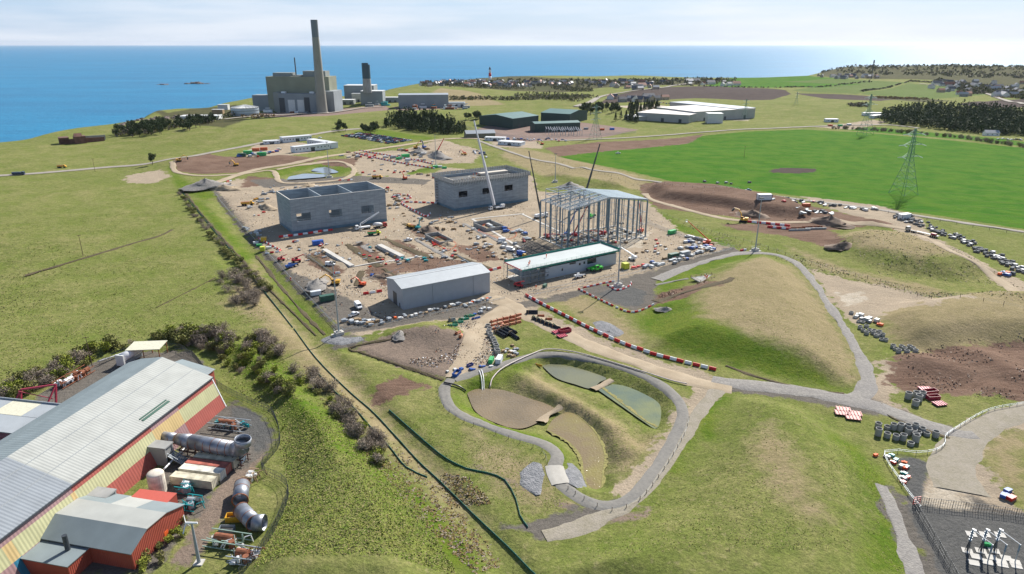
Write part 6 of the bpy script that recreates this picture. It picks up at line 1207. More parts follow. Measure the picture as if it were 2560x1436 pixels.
EX(('yellow', 1), at(1040, 372), .2, 'yellow excavator nearest the crawler crane on far heaps', sc=1.2); EX(('blue', 1), at(1060, 372), 2.2, 'blue excavator on the far earth heaps', sc=1.2); EX(('orange', 0), at(1160, 385), 2.6, 'small orange digger on the access track', sc=.8); EX(('orange', 0), at(1355, 362), 2.6, 'lone orange digger beside the substation lane', sc=.8)
DT('yellow', at(619, 514), .3, 'yellow dump truck left of the open-topped shell'); DT('yellow', at(943, 447), .1, 'yellow dump truck behind the open-topped shell'); DT('lime', at(935, 588), .3, 'yellow dump truck with green skip before the open-topped shell', sc=.9); DT('yellow', at(1028, 570), 2.4, 'yellow-green dumper beside the teal excavator', sc=.8); DT('yellow', at(640, 500), 1.2, 'small yellow dumper by the sand heap', sc=.5)
DT('yellow', at(1160, 410-22), 2.8, 'distant yellow dump truck on the access road', sc=.7); DT('yellow', at(155, 420), .1, 'yellow lorry on the main road at the far left', sc=.9); x, y, z = at(47, 438); r = root('lorry', 'dark blue lorry on the main road at the far left', 'truck', (x, y, z), .15); truck_base(r, 10, CARC['navy'], 4); m = MB(); m.box(-5, 2, -1.2, 1.2, 1.1, 2.7); m.build('tipper_body', CARC['navy'], r)
TH('green', at(1490, 678), math.pi+.5, 'bright green telehandler beside the clad wall of the long building', sc=1.3); TH('red', at(742, 656), .3, 'red and white telehandler in the left machine group'); TH('blue', at(727, 670), .9, 'blue and red telehandler in front of the left machine group'); TH('red', at(704, 652), .2, 'small orange roller beside the left machine group', sc=.8); TH('green', at(1478, 537+8), 1, 'green telehandler inside the steel frame hall', sc=1.1)
TH('red', at(1297, 718), -.6, 'maroon telehandler at the open end of the long building', sc=.9); TH('blue', at(930, 690), 1.4, 'small blue compactor in the trench crossing', sc=.5); TH('white', at(1447, 695), .5, 'white access platform in front of the long building', sc=.9); TH('red', at(1310, 606), 2, 'red site machine by the basement walls', sc=.5)
BL(('blue', 21, 62), at(1420, 590), .5, 'blue boom lift reaching up inside the steel frame'); BL(('red', 22, 62), at(1440, 592), .4, 'red boom lift reaching up inside the steel frame'); BL(('red', 12, 8), at(1505, 588), math.pi+.4, 'red boom lift lowered across the steel frame floor'); BL(('red', 12, 4), at(1370, 595), -.3, 'red boom lift lying low at the left of the frame'); BL(('orange', 16, 75), at(1600, 580), 2, 'orange boom lift at the right end of the steel frame')
BL(('orange', 17, 40), at(1765, 610), math.pi*.93, 'orange boom lift parked by the right site fence'); BL(('white', 10, 25), at(1580, 650), 2.6, 'white boom lift at the end of the long building')
# car park and other cars
rnd = random.Random(3); cols_ = ['black', 'black', 'navy', 'silver', 'white', 'blue', 'navy', 'red']
c0 = [np.array(G(*p)[:2]) for p in ((852, 341), (905, 334), (1035, 352), (975, 362))]
n = 0
for j in range(7):
    for i in range(27):
        if rnd.random() < .1: continue
        s, t = (i+.5)/27, (j+.35+.25*(j % 2))/7; p = (c0[0]*(1-s)+c0[3]*s)*(1-t)+(c0[1]*(1-s)+c0[2]*s)*t; k = rnd.choice(cols_); d = c0[3]-c0[0]
        CAR(k, (p[0], p[1], float(height(p[0:1], p[1:2])[0])+.1), math.atan2(d[1], d[0])+math.pi/2+rnd.uniform(-.04, .04), k+' car in the crowded rows of the staff car park', 'cars in the staff car park'); n += 1
def cars(px, n, where, grp, jx=3, jy=2, rz=None):
    for i in range(n):
        t = (i+.5)/n; k = rnd.choice(cols_+['white']*5); p = (px[0][0]+(px[1][0]-px[0][0])*t+rnd.uniform(-jx, jx)*.4, px[0][1]+(px[1][1]-px[0][1])*t+rnd.uniform(-jy, jy)*.4); (PU if rnd.random() < .25 and k in CARC else CAR)(k, at(*p), rnd.choice((.2, 1.7)) if rz is None else rz, k+' vehicle '+where, grp)
cars(((1280, 348), (1420, 352)), 16, 'parked along the lane below the green halls', 'cars along the lane', 5, 8); cars(((1640, 258), (1700, 262)), 8, 'by the sheds on the ploughed field edge', 'cars by the farm sheds'); cars(((640, 395), (690, 380)), 4, 'beside the far green containers', 'cars beside the far containers')
cars(((1715, 592), (1765, 606)), 5, 'in the row by the right site fence', 'vehicles by the right site fence', rz=2.4); cars(((1100, 272), (1160, 275)), 9, 'outside the wide grey hall', 'cars outside the grey hall'); cars(((2490, 348), (2555, 352)), 6, 'beside the white farmhouse', 'cars beside the farmhouse'); cars(((1180, 378), (1220, 392)), 9, 'in the small far compound', 'cars in the far compound', 8, 12)
# ---------------------------------------------------------------- containers and skips
for k, p, rz, lab, sc in (('cabin', (640, 610), .2, 'small white cabin in the barrier pen', .5), ('yellow', (660, 604), .2, 'small yellow-ochre cabin in the barrier pen', 1), ('brightgreen', (648, 616), .2, 'small green cabin in the barrier pen', .5), ('lime', (657, 628), .2, 'lime yellow box in the barrier pen', 1), ('cabin', (672, 622), .2, 'pale square tank in the barrier pen', .45), ('blue', (795, 612), .5, 'blue container with yellow end in the middle of the yard', 1), ('green', (818, 752), .5, 'dark green container behind the left light mast', 1.05), ('cabin', (790, 738), .5, 'pale stacked tank beside the dark green container', .8),
        ('blue', (1303, 637), -.7, 'blue skip container left of the long building', .8), ('yellow', (1311, 642), -.7, 'yellow end box beside the blue skip container', .6), ('cabin', (1255, 603), .1, 'white cabin beside the basement walls', .7), ('brightgreen', (1680, 585), .6, 'bright green container near the right site fence', .9), ('green', (1362, 718), 1.2, 'dark olive box in front of the long building', .55), ('green', (1683, 645), .55, 'dark green container in the material row', 1), ('grey', (1712, 640), .55, 'grey container in the material row', 1), ('lime', (1563, 672), .5, 'lime yellow tank by the right light mast', 1.2),
        ('brightgreen', (620, 386), .2, 'left bright green container of the far compound', 1.4), ('green', (605, 392), .2, 'dark green container of the far compound', 1.3), ('brightgreen', (655, 390), .2, 'right bright green container of the far compound', 1.4), ('orange', (640, 378), .2, 'orange container of the far compound, left', 1.2), ('orange', (660, 376), .2, 'orange container of the far compound, right', 1.2), ('brightgreen', (1014, 394), .5, 'tall green container pair beside the far track', 1.3), ('brightgreen', (997, 399), .5, 'small green container beside the far track', .9), ('grey', (982, 396), .5, 'grey cabin beside the far track', .9), ('cabin', (1020, 402), .5, 'white tank beside the far track', .9),
        ('brightgreen', (1088, 420), .3, 'green container at the foot of the far mast', .8), ('brightgreen', (1111, 422), .3, 'small green box right of the far mast', .7), ('cabin', (1100, 419), .3, 'white box between the green ones at the far mast', .7), ('cabin', (1910, 500), .1, 'white cabin row on the right earthworks', 1.6), ('orange', (2015, 517), .1, 'orange-yellow container on the right storage strip', .9), ('cabin', (2130, 522), .1, 'small white cabin on the right storage strip', .6), ('cabin', (1248, 905), 1.35, 'white site cabin at the near end of the haul track', .75), ('brightgreen', (1228, 905), 1.4, 'green-topped generator on white legs by the ponds', .6),
        ('cabin', (2260, 548), .4, 'pale blue cabin beside the flatbed lorry', 1.4), ('blue', (1530, 325), .1, 'blue container in the green halls compound', 1), ('orange', (1505, 326), .1, 'orange container in the green halls compound', 1), ('grey', (1465, 324), .1, 'grey container in the green halls compound', 1)):
    CT(k, at(*p), rz, lab, sc=sc)
for k, p, rz, lab, sc in (('blue', (1142, 938), 1.2, 'blue cage skip at the end of the haul track', .8), ('maroon', (1412, 832), .5, 'dark red open skip beside the haul road', 1), ('maroon', (2325, 985), .2, 'dark red trench box on the right mud', .9), ('maroon', (2332, 998), .1, 'second dark red trench box on the right mud', .8), ('orange', (925, 668), 1, 'small red-orange skip at the trench crossing', .35), ('yellow', (640, 600), 0, 'tiny yellow skip outside the barrier pen', .3), ('navy', (1175, 915), .8, 'blue crate beside the pump by the ponds', .5)): SK(k, at(*p), rz, lab, sc=sc)
def sheetstack(key):
    r = root('trench_sheet', '', 'panel stack', (0, 0, 0)); m = MB(); m.box(-2, 2, -1.3, 1.3, .4, .55)
    for k in range(5): m.box(-1.9+k*.9, -1.75+k*.9, -1.3, 1.3, .553, .75)
    m.build('panel', {'maroon': pinkr, 'pink': mat('faded_pink_sheet', (.55, .22, .20), .6, var=.1)}[key], r); m = MB(); m.box(-1.8, -1.5, -1.1, 1.1, 0, .398); m.box(1.5, 1.8, -1.1, 1.1, 0, .398); m.build('bearer', steeld, r); return r
TS = Kind(sheetstack)
for k, p, rz, lab in (('maroon', (1393, 832), .5, 'red trench shield lying beside the dark red skip, farther one'), ('maroon', (1405, 842), .5, 'red trench shield lying beside the dark red skip, nearer one'), ('maroon', (2312, 975), 0, 'red shield panel at the top of the right pile'), ('maroon', (2348, 1012), .2, 'pinkish red shield panel low in the right pile')): TS(k, at(*p), rz, lab)
for k, (p, rz) in enumerate((((2108, 1027), -.25), ((2135, 1037), -.25), ((2105, 1036), -.25), ((2132, 1047), -.25))): TS('pink', at(*p), rz, 'faded pink trench shield in the block of four beside the gravel road', 'faded pink trench shields', 1.1)
# ---------------------------------------------------------------- manhole rings and pipes
def mring(key):
    m = MB(); h = key
    m.ring((0, 0, 0), .95, .78, h, 16); return m.build('concrete_ring', conc)
MR = Kind(mring)
def rings(pts, where, grp, hs=(1.6,), sc=1.):
    for p in pts: o = MR(random.choice(hs), at(*p), 0, 'grey concrete manhole ring '+where, grp, sc); o['category'] = 'manhole ring'
rings([(1220, 818), (1224, 826), (1222, 835), (1226, 842), (1232, 850), (1236, 857), (1238, 864), (1241, 871), (1242, 879), (1244, 884), (1243, 822)], 'in the row beside the haul track', 'manhole rings by the haul track', (1.1, 1.4, 1.0), 1.15)
rings([(2195, 1068), (2195, 1088), (2218, 1072), (2217, 1093), (2233, 1073), (2239, 1098), (2250, 1076), (2257, 1100), (2253, 1066), (2268, 1072), (2270, 1085), (2268, 1078), (2283, 1084), (2288, 1094), (2287, 1076), (2295, 1086), (2305, 1080), (2316, 1088), (2338, 1092), (2276, 1113), (2289, 1104)], 'in the cluster beside the bent galvanised fence', 'manhole rings beside the bent fence', (1.5, 1.9, 2.3, 1.0), 1.0)
rings([(2270, 996), (2290, 992), (2296, 1002), (2288, 1013), (2305, 992)], 'beside the dark red trench boxes', 'manhole rings by the red trench boxes', (1.6, 1.9), 1.15)
rings([(2128+i*9.5, 785+i*7.5+(i % 3)*3) for i in range(10)], 'in the line beside the mound path', 'manhole rings beside the mound path', (.7, 1.0), 1.0)
rings([(2150+i*8, 822+(i % 3)*5+i*2) for i in range(8)], 'at the far bend of the mound path', 'manhole rings at the path bend', (1.0, 1.3), 1.0); rings([(2232+i*7, 870+(i % 3)*6) for i in range(9)], 'on the mud near the bend', 'manhole rings on the mud', (1.1, 1.4), 1.0)
def ppile(key):
    kind, L, n = key; r = root('pipe_stack', '', 'pipe stack', (0, 0, 0)); R_c = {'orange': (opipe, .18), 'black': (bpipe, .32), 'green': (mat('green_pipe', (.02, .30, .16), .5), .16), 'grey': (conc, .3), 'blue': (blue, .15), 'yellow': (yellow, .14)}[kind]; rr = R_c[1]; q = 0; row_ = n; z_ = rr
    while q < n*2 and row_ > 0:
        for i in range(row_): m = MB(); y_ = (i-(row_-1)/2)*rr*2.02; m.pipe((-L/2, y_, z_), (L/2, y_, z_), rr, rr*.8, 8); m.build('pipe', R_c[0], r, False); q += 1
        row_ -= 1; z_ += rr*1.75
    for q_ in (-L/3, L/3): m = MB(); m.box(q_, q_+.12, -n*rr-.1, n*rr+.1, 0, z_+.05); m.build('timber_frame', wood, r); return r
PP = Kind(ppile); grp = 'pipe bundles in the laydown area'
rp = random.Random(8)
for i in range(15): PP(('orange', 3.0, 4), at(1235+(i % 5)*15+rp.uniform(-2, 2), 806-(i % 5)*4+(i//5)*9), .5+rp.uniform(-.1, .1), 'bundle of orange clay pipes in the big stack beside the haul track', 'orange pipe bundles in the big stack', 1.0)
for p, rz, lab in (((1145, 852-18), .9, 'orange pipes lying by the pink soil heap'), ((1152, 842), 1.4, 'orange pipe pair by the pink soil heap'), ((1352, 792), .1, 'loose orange pipes at the head of the second stack'), ((1372, 800), .1, 'orange pipes on the green stack beside the haul road'), ((1255, 815), 1.3, 'loose orange pipes in front of the big orange stack'), ((1500, 912), .3, 'orange pipes near the pond bank')): 
    if 'pond bank' not in lab: PP(('orange', 3.0, 3), at(*p), rz, lab)
for i, (p, rz) in enumerate((((1250, 838), -.9), ((1258, 834), -.9), ((1268, 830), -.9), ((1277, 828), -.9), ((1284, 842), -1.0))): PP(('black', 6.5, 2), at(*p), rz, 'black plastic pipes lying in parallel beside the manhole rings', 'black pipe bundles', 1.1)
for i, p in enumerate(((1340, 802), (1350, 806), (1360, 810), (1370, 815), (1380, 818), (1390, 822))): PP(('black', 5, 3), at(*p), -.6, 'dark pipe bundle in the green-capped stack beside the haul road', 'dark pipe bundles in the green-capped stack', .8); PP(('green', 1.2, 4), at(p[0]-6, p[1]-7), -.6, 'green pipe ends on the stack beside the haul road', 'green pipe ends', 1)
for i in range(8): PP(('green', 3.5, 3), at(1128+i*7, 815-i*4+(i % 2)*5), .5, 'green pipe bundle in the row in front of the grey shed', 'green pipe bundles before the shed')
PP(('blue', 4, 3), at(1190, 797), .6, 'blue pipe bundle at the end of the green pipe row'); PP(('grey', 3, 3), at(1130, 806-2), .4, 'grey pipe bundle left of the green pipes'); PP(('black', 5, 3), at(1330, 785), 0, 'black pipes lying flat near the haul road barriers'); PP(('yellow', 3, 3), at(1345, 915), -.5, 'yellow tubular frame at the green pond corner')
# small site stores: pallets, crates, drums and packs, scattered where the photo shows heaps of material
def pack(key):
    kind = key; m0 = {'white': offw, 'timber': wood, 'grey': greyp, 'steel': steel, 'blue': blue, 'red': red, 'green': teal, 'gabion': mat('gabion_stone', (.13, .14, .15), .9, var=.35, scale=1.5), 'orange': orange}[kind]; r = root({'gabion': 'gabion_basket', 'timber': 'timber_pack', 'steel': 'steel_bundle', 'grey': 'block_pallet'}.get(kind, 'wrapped_pallet'), '', 'gabion' if kind == 'gabion' else 'pallet', (0, 0, 0)); R = random.Random(hash(kind) % 97 if 0 else len(kind)*7)
    m = MB(); m.box(-1.2, 1.2, -.7, .7, 0, .12); m.box(-1.2, 1.2, -.7, -.5, .12, .2); m.box(-1.2, 1.2, .5, .7, .12, .2); m.build('pallet_base', wood, r); m = MB(); m.cbox(-.3, 0, .2, 1.4, 1.1, .8 if kind != 'steel' else .3); m.cbox(.7, .1, .2, .8, .9, .5, .2); m.cbox(0, 0, .2, 2.6 if kind == 'steel' else 1, .6, .4, .1); m.build('load', m0, r); return r
PK = Kind(pack); cn2 = {'white': 'white-wrapped', 'timber': 'timber', 'grey': 'grey', 'steel': 'steel', 'blue': 'blue-wrapped', 'red': 'red', 'green': 'teal', 'gabion': 'stone-filled', 'orange': 'orange'}
def stores(px, n, kinds, where, grp, jx=4, jy=3, sc=1., seed=1):
    R = random.Random(seed); P = [px[0]]+list(px[1:]); seg = len(P)-1
    for i in range(n):
        t = (i+.5)/n*seg; a = int(min(t, seg-.001)); f = t-a; p = (P[a][0]+(P[a+1][0]-P[a][0])*f+R.uniform(-jx, jx), P[a][1]+(P[a+1][1]-P[a][1])*f+R.uniform(-jy, jy)); k = R.choice(kinds)
        PK(k, at(*p), E1+R.choice((0, 1.57))+R.uniform(-.2, .2), ('%s basket %s' if k == 'gabion' else '%s material pack %s') % (cn2[k], where), grp, sc*R.uniform(.8, 1.3))
stores([(1590, 668), (1640, 660), (1700, 650), (1760, 630), (1790, 618)], 40, ['white', 'timber', 'steel', 'grey', 'grey', 'blue', 'red'], 'in the long row along the front right fence', 'material packs along the front right fence', 10, 7, 1.3, 1)
stores([(1700, 602), (1760, 615), (1700, 622)], 14, ['white', 'steel', 'blue', 'grey'], 'by the right site corner', 'material packs by the right corner', 12, 5, 1.2, 2)
stores([(865, 800), (920, 812), (980, 798)], 20, ['timber', 'steel', 'grey', 'white', 'grey'], 'beside the left light mast', 'material packs by the left mast', 12, 5, 1.1, 3)
stores([(985, 800), (1080, 778), (1180, 760), (1230, 748)], 24, ['steel', 'grey', 'grey', 'orange', 'timber', 'steel', 'white'], 'along the front rail before the grey shed', 'material packs before the grey shed', 5, 3, 1, 4)
stores([(620, 520), (650, 500), (690, 480), (760, 470), (860, 468)], 24, ['timber', 'steel', 'grey', 'steel', 'timber', 'red', 'white'], 'behind the open-topped shell', 'material packs behind the open-topped shell', 10, 5, 1.4, 5)
stores([(960, 470), (990, 490), (1000, 500), (985, 520)], 24, ['timber', 'steel', 'grey', 'timber', 'grey', 'white', 'red'], 'right of the open-topped shell', 'material packs right of the open shell', 14, 8, 1.3, 6)
stores([(612, 575), (650, 590), (640, 575)], 12, ['steel', 'white', 'grey'], 'in the shade left of the open-topped shell', 'material packs in the shell shadow', 10, 6, 1.2, 7)
stores([(930, 600), (960, 640), (1020, 660), (1100, 640), (1160, 650)], 22, ['timber', 'steel', 'grey', 'green'], 'among the trenches', 'material packs among the trenches', 25, 10, 1.0, 8)
stores([(1080, 560), (1140, 570), (1180, 600), (1230, 615), (1290, 620)], 30, ['timber', 'steel', 'timber', 'grey', 'white', 'grey'], 'round the basements', 'material packs round the basements', 25, 12, 1.2, 9)
stores([(1190, 560), (1260, 575), (1330, 600)], 14, ['steel', 'steel', 'white', 'blue'], 'on the ground left of the frame hall', 'steel packs left of the frame', 20, 6, 1.8, 10)
stores([(880, 650), (840, 640), (800, 635), (780, 645)], 16, ['timber', 'white', 'steel'], 'between the ground beams', 'material packs between ground beams', 20, 8, .9, 11)
stores([(1000, 372), (1050, 385), (900, 392), (870, 386)], 20, ['grey', 'red', 'steel', 'timber', 'white'], 'on the far side of the site', 'material packs on the far side', 30, 10, 2, 12); stores([(600, 392), (650, 385), (700, 378)], 18, ['red', 'blue', 'white', 'steel'], 'in the far compound', 'material packs in the far compound', 10, 4, 1.8, 13)
for i, (px, n_, wh) in enumerate((([(720, 610), (780, 625), (840, 620)], 14, 'between the blue container and the trenches'), ([(900, 640), (960, 655), (1040, 650)], 20, 'beside the strip beams'), ([(1040, 590), (1090, 620), (1150, 640)], 24, 'round the open pit edge'), ([(1180, 620), (1240, 640), (1300, 650)], 20, 'between basement and long building'), ([(1010, 540), (1080, 550), (1150, 545)], 16, 'below the formwork shell'), ([(1340, 600), (1450, 600), (1560, 600)], 34, 'on the floor of the steel frame hall'), ([(1600, 600), (1660, 620), (1600, 640)], 16, 'right of the steel frame hall'), ([(640, 545), (660, 480), (700, 460)], 18, 'along the left haul track'), ([(900, 440), (1000, 430), (1080, 440)], 18, 'on the track behind the shells'), ([(900, 400), (1000, 410), (1080, 400)], 18, 'in the far upper yard'))):
    stores(px, n_, ['timber', 'steel', 'grey', 'white', 'steel', 'red', 'timber'], wh, 'material packs '+wh, 16, 9, .85 if i < 8 else 1.3, 40+i)
stores([(2195, 1135), (2250, 1160), (2262, 1180), (2255, 1205)], 16, ['red', 'green', 'white', 'grey', 'orange'], 'in the small fenced storage bay', 'material packs in the fenced bay', 14, 8, .8, 14); stores([(2510, 1235), (2530, 1250)], 5, ['white', 'red', 'blue'], 'at the right edge of the depot yard', 'material packs at the yard edge', 8, 5, .9, 15)
stores([(1930, 500), (2020, 505), (2110, 520), (2200, 530)], 26, ['gabion', 'gabion', 'white', 'steel', 'red'], 'along the upper earth strip on the right', 'packs on the upper earth strip', 10, 4, 1.5, 16)
stores([(2240, 540), (2300, 560), (2380, 590), (2440, 620), (2500, 650), (2560, 680)], 150, ['gabion', 'gabion', 'gabion', 'gabion', 'grey'], 'in the long gabion line on the right', 'gabion baskets along the right earth track', 14, 6, 1.15, 17); stores([(2000, 528), (2080, 535)], 14, ['gabion', 'steel'], 'beside the upper earth strip', 'gabions beside the earth strip', 15, 3, 1.5, 18); stores([(2495, 685), (2530, 690)], 9, ['blue', 'gabion', 'orange'], 'beside the lower end of the earth track', 'packs at the end of the earth track', 8, 4, 1.3, 19)
stores([(1265, 880), (1290, 890), (1275, 868)], 16, ['grey', 'timber', 'grey', 'white'], 'near the black pipes', 'packs near the black pipes', 12, 6, .7, 20); stores([(1120, 930), (1170, 925), (1225, 915)], 9, ['blue', 'blue', 'white'], 'by the pumps above the brown pond', 'packs by the pumps', 10, 3, .7, 21); stores([(1190, 345), (1250, 350), (1320, 345)], 6, ['white', 'blue', 'grey'], 'near the slate shed', 'packs near the slate shed', 10, 4, 2, 22)
stores([(1190, 780), (1220, 775), (1150, 800)], 7, ['white', 'blue', 'grey'], 'beside the yard track entrance', 'packs at the track entrance', 8, 4, .9, 23); stores([(2135, 790), (2200, 812)], 8, ['white', 'orange', 'grey'], 'beside the mound path rings', 'packs by the path rings', 6, 4, 1.2, 24); stores([(1850, 385+75), (1740, 455), (1900, 460)], 6, ['gabion', 'grey'], 'in the crop field margin', 'packs in the crop margin', 14, 2, 1.3, 25)
def heap(key):
    R = np.random.RandomState(key); V = []; Fc = []; n, k = 18, 7
    for j in range(k+1):
        for i in range(n): t = 2*math.pi*i/n; rr = (1-j/k)*(1+.25*math.sin(t*2+key)+.12*R.randn()); V.append((rr*math.cos(t)*1.4, rr*math.sin(t), (j/k)**1.15*.55+R.randn()*.03-.05))
    Fc = [(j*n+i, j*n+(i+1) % n, (j+1)*n+(i+1) % n, (j+1)*n+i) for j in range(k) for i in range(n)]; return link_mesh('soil_heap', V, Fc, (mat('heap_brown', (.20, .145, .105), .95, var=.3, scale=2), grav, sandr)[key % 3], smooth=True)
HP = Kind(heap)
for k, p, s_, lab in ((1, (793, 712), 6, 'grey spoil heap beside the yellow excavator'), (1, (1095, 392), 13, 'large dark heap below the crawler crane'), (4, (1050, 384), 12, 'grey spoil heap behind the far excavators'), (0, (1072, 575), 6, 'dark spoil heap beside the teal excavator'), (1, (515, 466), 12, 'large grey heap at the far left corner of the site'), (2, (560, 474), 8, 'sandy heap at the far left site entrance'), (2, (665, 520), 6, 'pale sand heap left of the open-topped shell'), (1, (1000, 838), 3.4, 'dark soil heap on the laydown ground'), (3, (905, 612), 3.5, 'brown spoil heap at the head of the trenches'), (0, (960, 692), 4.5, 'brown spoil heap along the trench by the grey shed'), (5, (1120, 612), 4, 'pale spoil heap right of the open pit'), (0, (1880, 540), 9, 'brown heap behind the right excavator'), (3, (2075, 558), 10, 'brown heap at the end of the barrier rows'), (4, (1425, 470), 10, 'dark heap at the foot of the crop field'), (2, (770, 470), 8, 'sandy heap behind the open-topped shell'), (1, (1665, 775), 3, 'stone heap at the corner of the mast yard'), (3, (2110, 618), 7, 'brown heap below the right earthworks')):
    o = HP(k, at(*p), rp.random()*3, lab, sc=s_); o['category'] = 'soil heap'
# trench support boxes
for i, (p, lab) in enumerate((((1995, 575), 'rusty trench box sunk in the right earthworks, left one'), ((2035, 572), 'rusty trench box sunk in the right earthworks, right one'))):
    r = root('trench_box', lab, 'trench box', at(*p), .1); m = MB(); m.box(-7, 7, -2.2, -2, -1, 1.2); m.build('side_panel', steel, r); m = MB(); m.box(-7, 7, 2, 2.2, -1, 1.2); m.build('side_panel', rust, r)
    for s in (-6, 0, 6): m = MB(); m.beam((s, -2, .6), (s, 2, .6), .3); m.build('strut', rust, r)
# viewing pen on the mound
x, y, z = at(1765, 697); r = root('fenced_pen', 'small fenced concrete pad on the mound where orange figures stand', 'pen', (x, y, z), .35); m = MB(); m.box(-6, 6, -4, 4, -.3, .12); m.build('pad', conc, r)
m = MB()
for a, b, c_, d in ((-6, -4, 6, -4), (6, -4, 6, 4), (6, 4, -6, 4), (-6, 4, -6, -4)):
    for zf in (.5, 1.1): m.beam((a, b, zf), (c_, d, zf), .12)
m.build('rail', wood, r)
for a in range(-6, 7, 3):
    for b in (-4, 4): m = MB(); m.box(a-.1, a+.1, b-.1, b+.1, -.3, 1.25); m.build('post', wood, r)
# ---------------------------------------------------------------- people in orange
def person(key):
    me = bpy.data.meshes.new('person'); V = [(0, 0, .95), (0, 0, 1.15), (0, 0, 1.38), (0, 0, 1.5), (0, 0, 1.66), (.02, .11, .9), (.1, .12, .5), (.02, .12, .06), (.14, .13, .03), (-.02, -.11, .9), (-.06, -.12, .5), (-.14, -.12, .06), (-.02, -.13, .03), (0, .2, 1.38), (.05, .27, 1.12), (.18, .25, .92), (0, -.2, 1.38), (-.02, -.27, 1.12), (.1, -.25, .9)]
    E = [(0, 1), (1, 2), (2, 3), (3, 4), (0, 5), (5, 6), (6, 7), (7, 8), (0, 9), (9, 10), (10, 11), (11, 12), (2, 13), (13, 14), (14, 15), (2, 16), (16, 17), (17, 18)]; Rr = [.15, .15, .16, .06, .1, .1, .08, .06, .05, .1, .08, .06, .05, .08, .06, .045, .08, .06, .045]
    me.from_pydata(V, E, []); o = bpy.data.objects.new('person', me); COL.objects.link(o); me.materials.append(orange); md = o.modifiers.new('skin', 'SKIN')
    for v, q in zip(me.skin_vertices[0].data, Rr): v.radius = (q, q)
    me.skin_vertices[0].data[0].use_root = True; o.modifiers.new('sub', 'SUBSURF').levels = 1; o.modifiers['sub'].render_levels = 1
    m = MB(); m.ball((.01, 0, 1.66), .115, .1, .14, 10, 6); m.ball((.12, 0, 1.65), .03, .02, .03, 6, 4); m.build('face', skin, o, True); m = MB(); m.ball((0, 0, 1.74), .15, .14, .12, 10, 5); m.cyl((.02, 0, 1.73), (.02, 0, 1.745), .18, n=10); m.build('helmet', white, o)
    m = MB(); m.beam((.07, .12, .42), (.05, .12, .3), .21); m.beam((-.1, -.12, .42), (-.12, -.12, .3), .2); m.build('reflective_band', white, o); return o
PR = Kind(person)
for p, lab, dz in (((1762, 696), 'person in orange overalls standing left in the fenced pen', .15), ((1768, 697), 'person in orange overalls standing right in the fenced pen', .15), ((1765, 700), 'person in orange overalls standing at the front of the fenced pen', .15), ((803, 614), 'person in orange beside the yellow end of the blue container', 0), ((806, 616), 'second person in orange beside the blue container', 0), ((985, 552), 'person in orange right of the mixer truck', 0), ((965, 598), 'person in orange on the track below the dumper', 0), ((856, 612), 'person in orange at the trench end', 0), ((1098, 552), 'person in orange below the formwork shell', 0), ((1150, 625), 'person in orange by the trench corner', 0), ((2082+150, 578), 'person in orange beside the flatbed lorry', 0), ((1081, 610), 'person in orange at the edge of the open pit', 0), ((727, 702), 'person in orange by the left guard rail', 0), ((1876, 552), 'person in orange beside the right yellow excavator', 0), ((1340, 722), 'person in orange by the front rail gap', 0)): 
    o = PR(0, at(*p, dz), rp.random()*6, lab, sc=1.15); o['category'] = 'person'
for (lx, ly, lab) in ((6, 3, 'person in orange at the left end of the flat roof'), (8, 5, 'person in orange crouched near the left roof edge'), (21, 9, 'person in orange further along the flat roof')):
    a = G(1305, 712); bq = G(1540, 660); an = ang(a, bq); c, s = math.cos(an), math.sin(an); PR(0, (a[0]+lx*c-ly*s, a[1]+lx*s+ly*c, a[2]+7.88), 1., lab, sc=1.15)
a = G(1137, 528)
for i, (lx, ly) in enumerate(((30, 26), (33, 27), (36, 26), (20, 10), (12, 5))): c, s = math.cos(E1), math.sin(E1); PR(0, (a[0]+lx*c-ly*s, a[1]+lx*s+ly*c, a[2]+17.85), i, 'person in orange working on the deck of the formwork shell', 'workers on the formwork deck', sc=1.15)
# ---------------------------------------------------------------- substation switchgear at lower right
for i, (p, q, s_) in enumerate((((2418, 1378), (2432, 1310), 0), ((2452, 1378), (2466, 1312), 1), ((2485, 1378), (2500, 1315), 2))):
    x, y, z = at(*p); lab = 'switchgear pole with blue-grey insulators, %s of the three' % ('leftmost', 'middle', 'rightmost')[i]; r = root('switchgear_pole', lab, 'switchgear', (x, y, z), -.35)
    m = MB(); m.beam((0, 0, 0), (0, 0, 3), .35); m.beam((-.5, 0, 0), (-.1, 0, 2.8), .12); m.beam((.5, 0, 0), (.1, 0, 2.8), .12); m.build('support_stand', steeld, r); m = MB()
    for k in range(8): m.cyl((0, 0, 3+k*.35), (0, 0, 3.3+k*.35), .34 if k % 2 == 0 else .2, n=10)
    m.build('insulator', mat('blue_grey_porcelain', (.20, .27, .34), .3), r); m = MB(); m.ring((.3, 0, 5.9), .38, .26, .12, 12); m.cyl((0, 0, 5.8), (0, 0, 6.2), .22, n=8); m.beam((0, 0, 6.0), (3.4, -2.6, 4.9), .12); m.build('busbar', white, r)
    m = MB(); m.beam((3.4, -2.6, 0), (3.4, -2.6, 3), .2); m.build('support_stand', steel, r); m = MB(); m.cyl((3.4, -2.6, 3), (3.4, -2.6, 4.9), .2, n=8); m.build('insulator', MT['blue_grey_porcelain'], r); m = MB(); m.cbox(0, 0, 0, 2.2, 1.8, .14); m.cbox(3.4, -2.6, 0, 2.2, 1.8, .14); m.build('plinth', conc2, r)
for i, p in enumerate(((2428, 1336), (2462, 1337), (2500, 1338), (2440, 1392), (2478, 1394), (2515, 1396), (2435, 1408), (2505, 1412), (2540, 1415))): m = MB(); m.box(-1.1, 1.1, -.9, .9, 0, .12); o = m.build('concrete_plinth', conc2); o.location = at(*p); o.rotation_euler = (0, 0, -.3); prop(o, 'empty white concrete plinth in the gravel between the switchgear poles', 'plinth', 'empty plinths in the substation gravel')
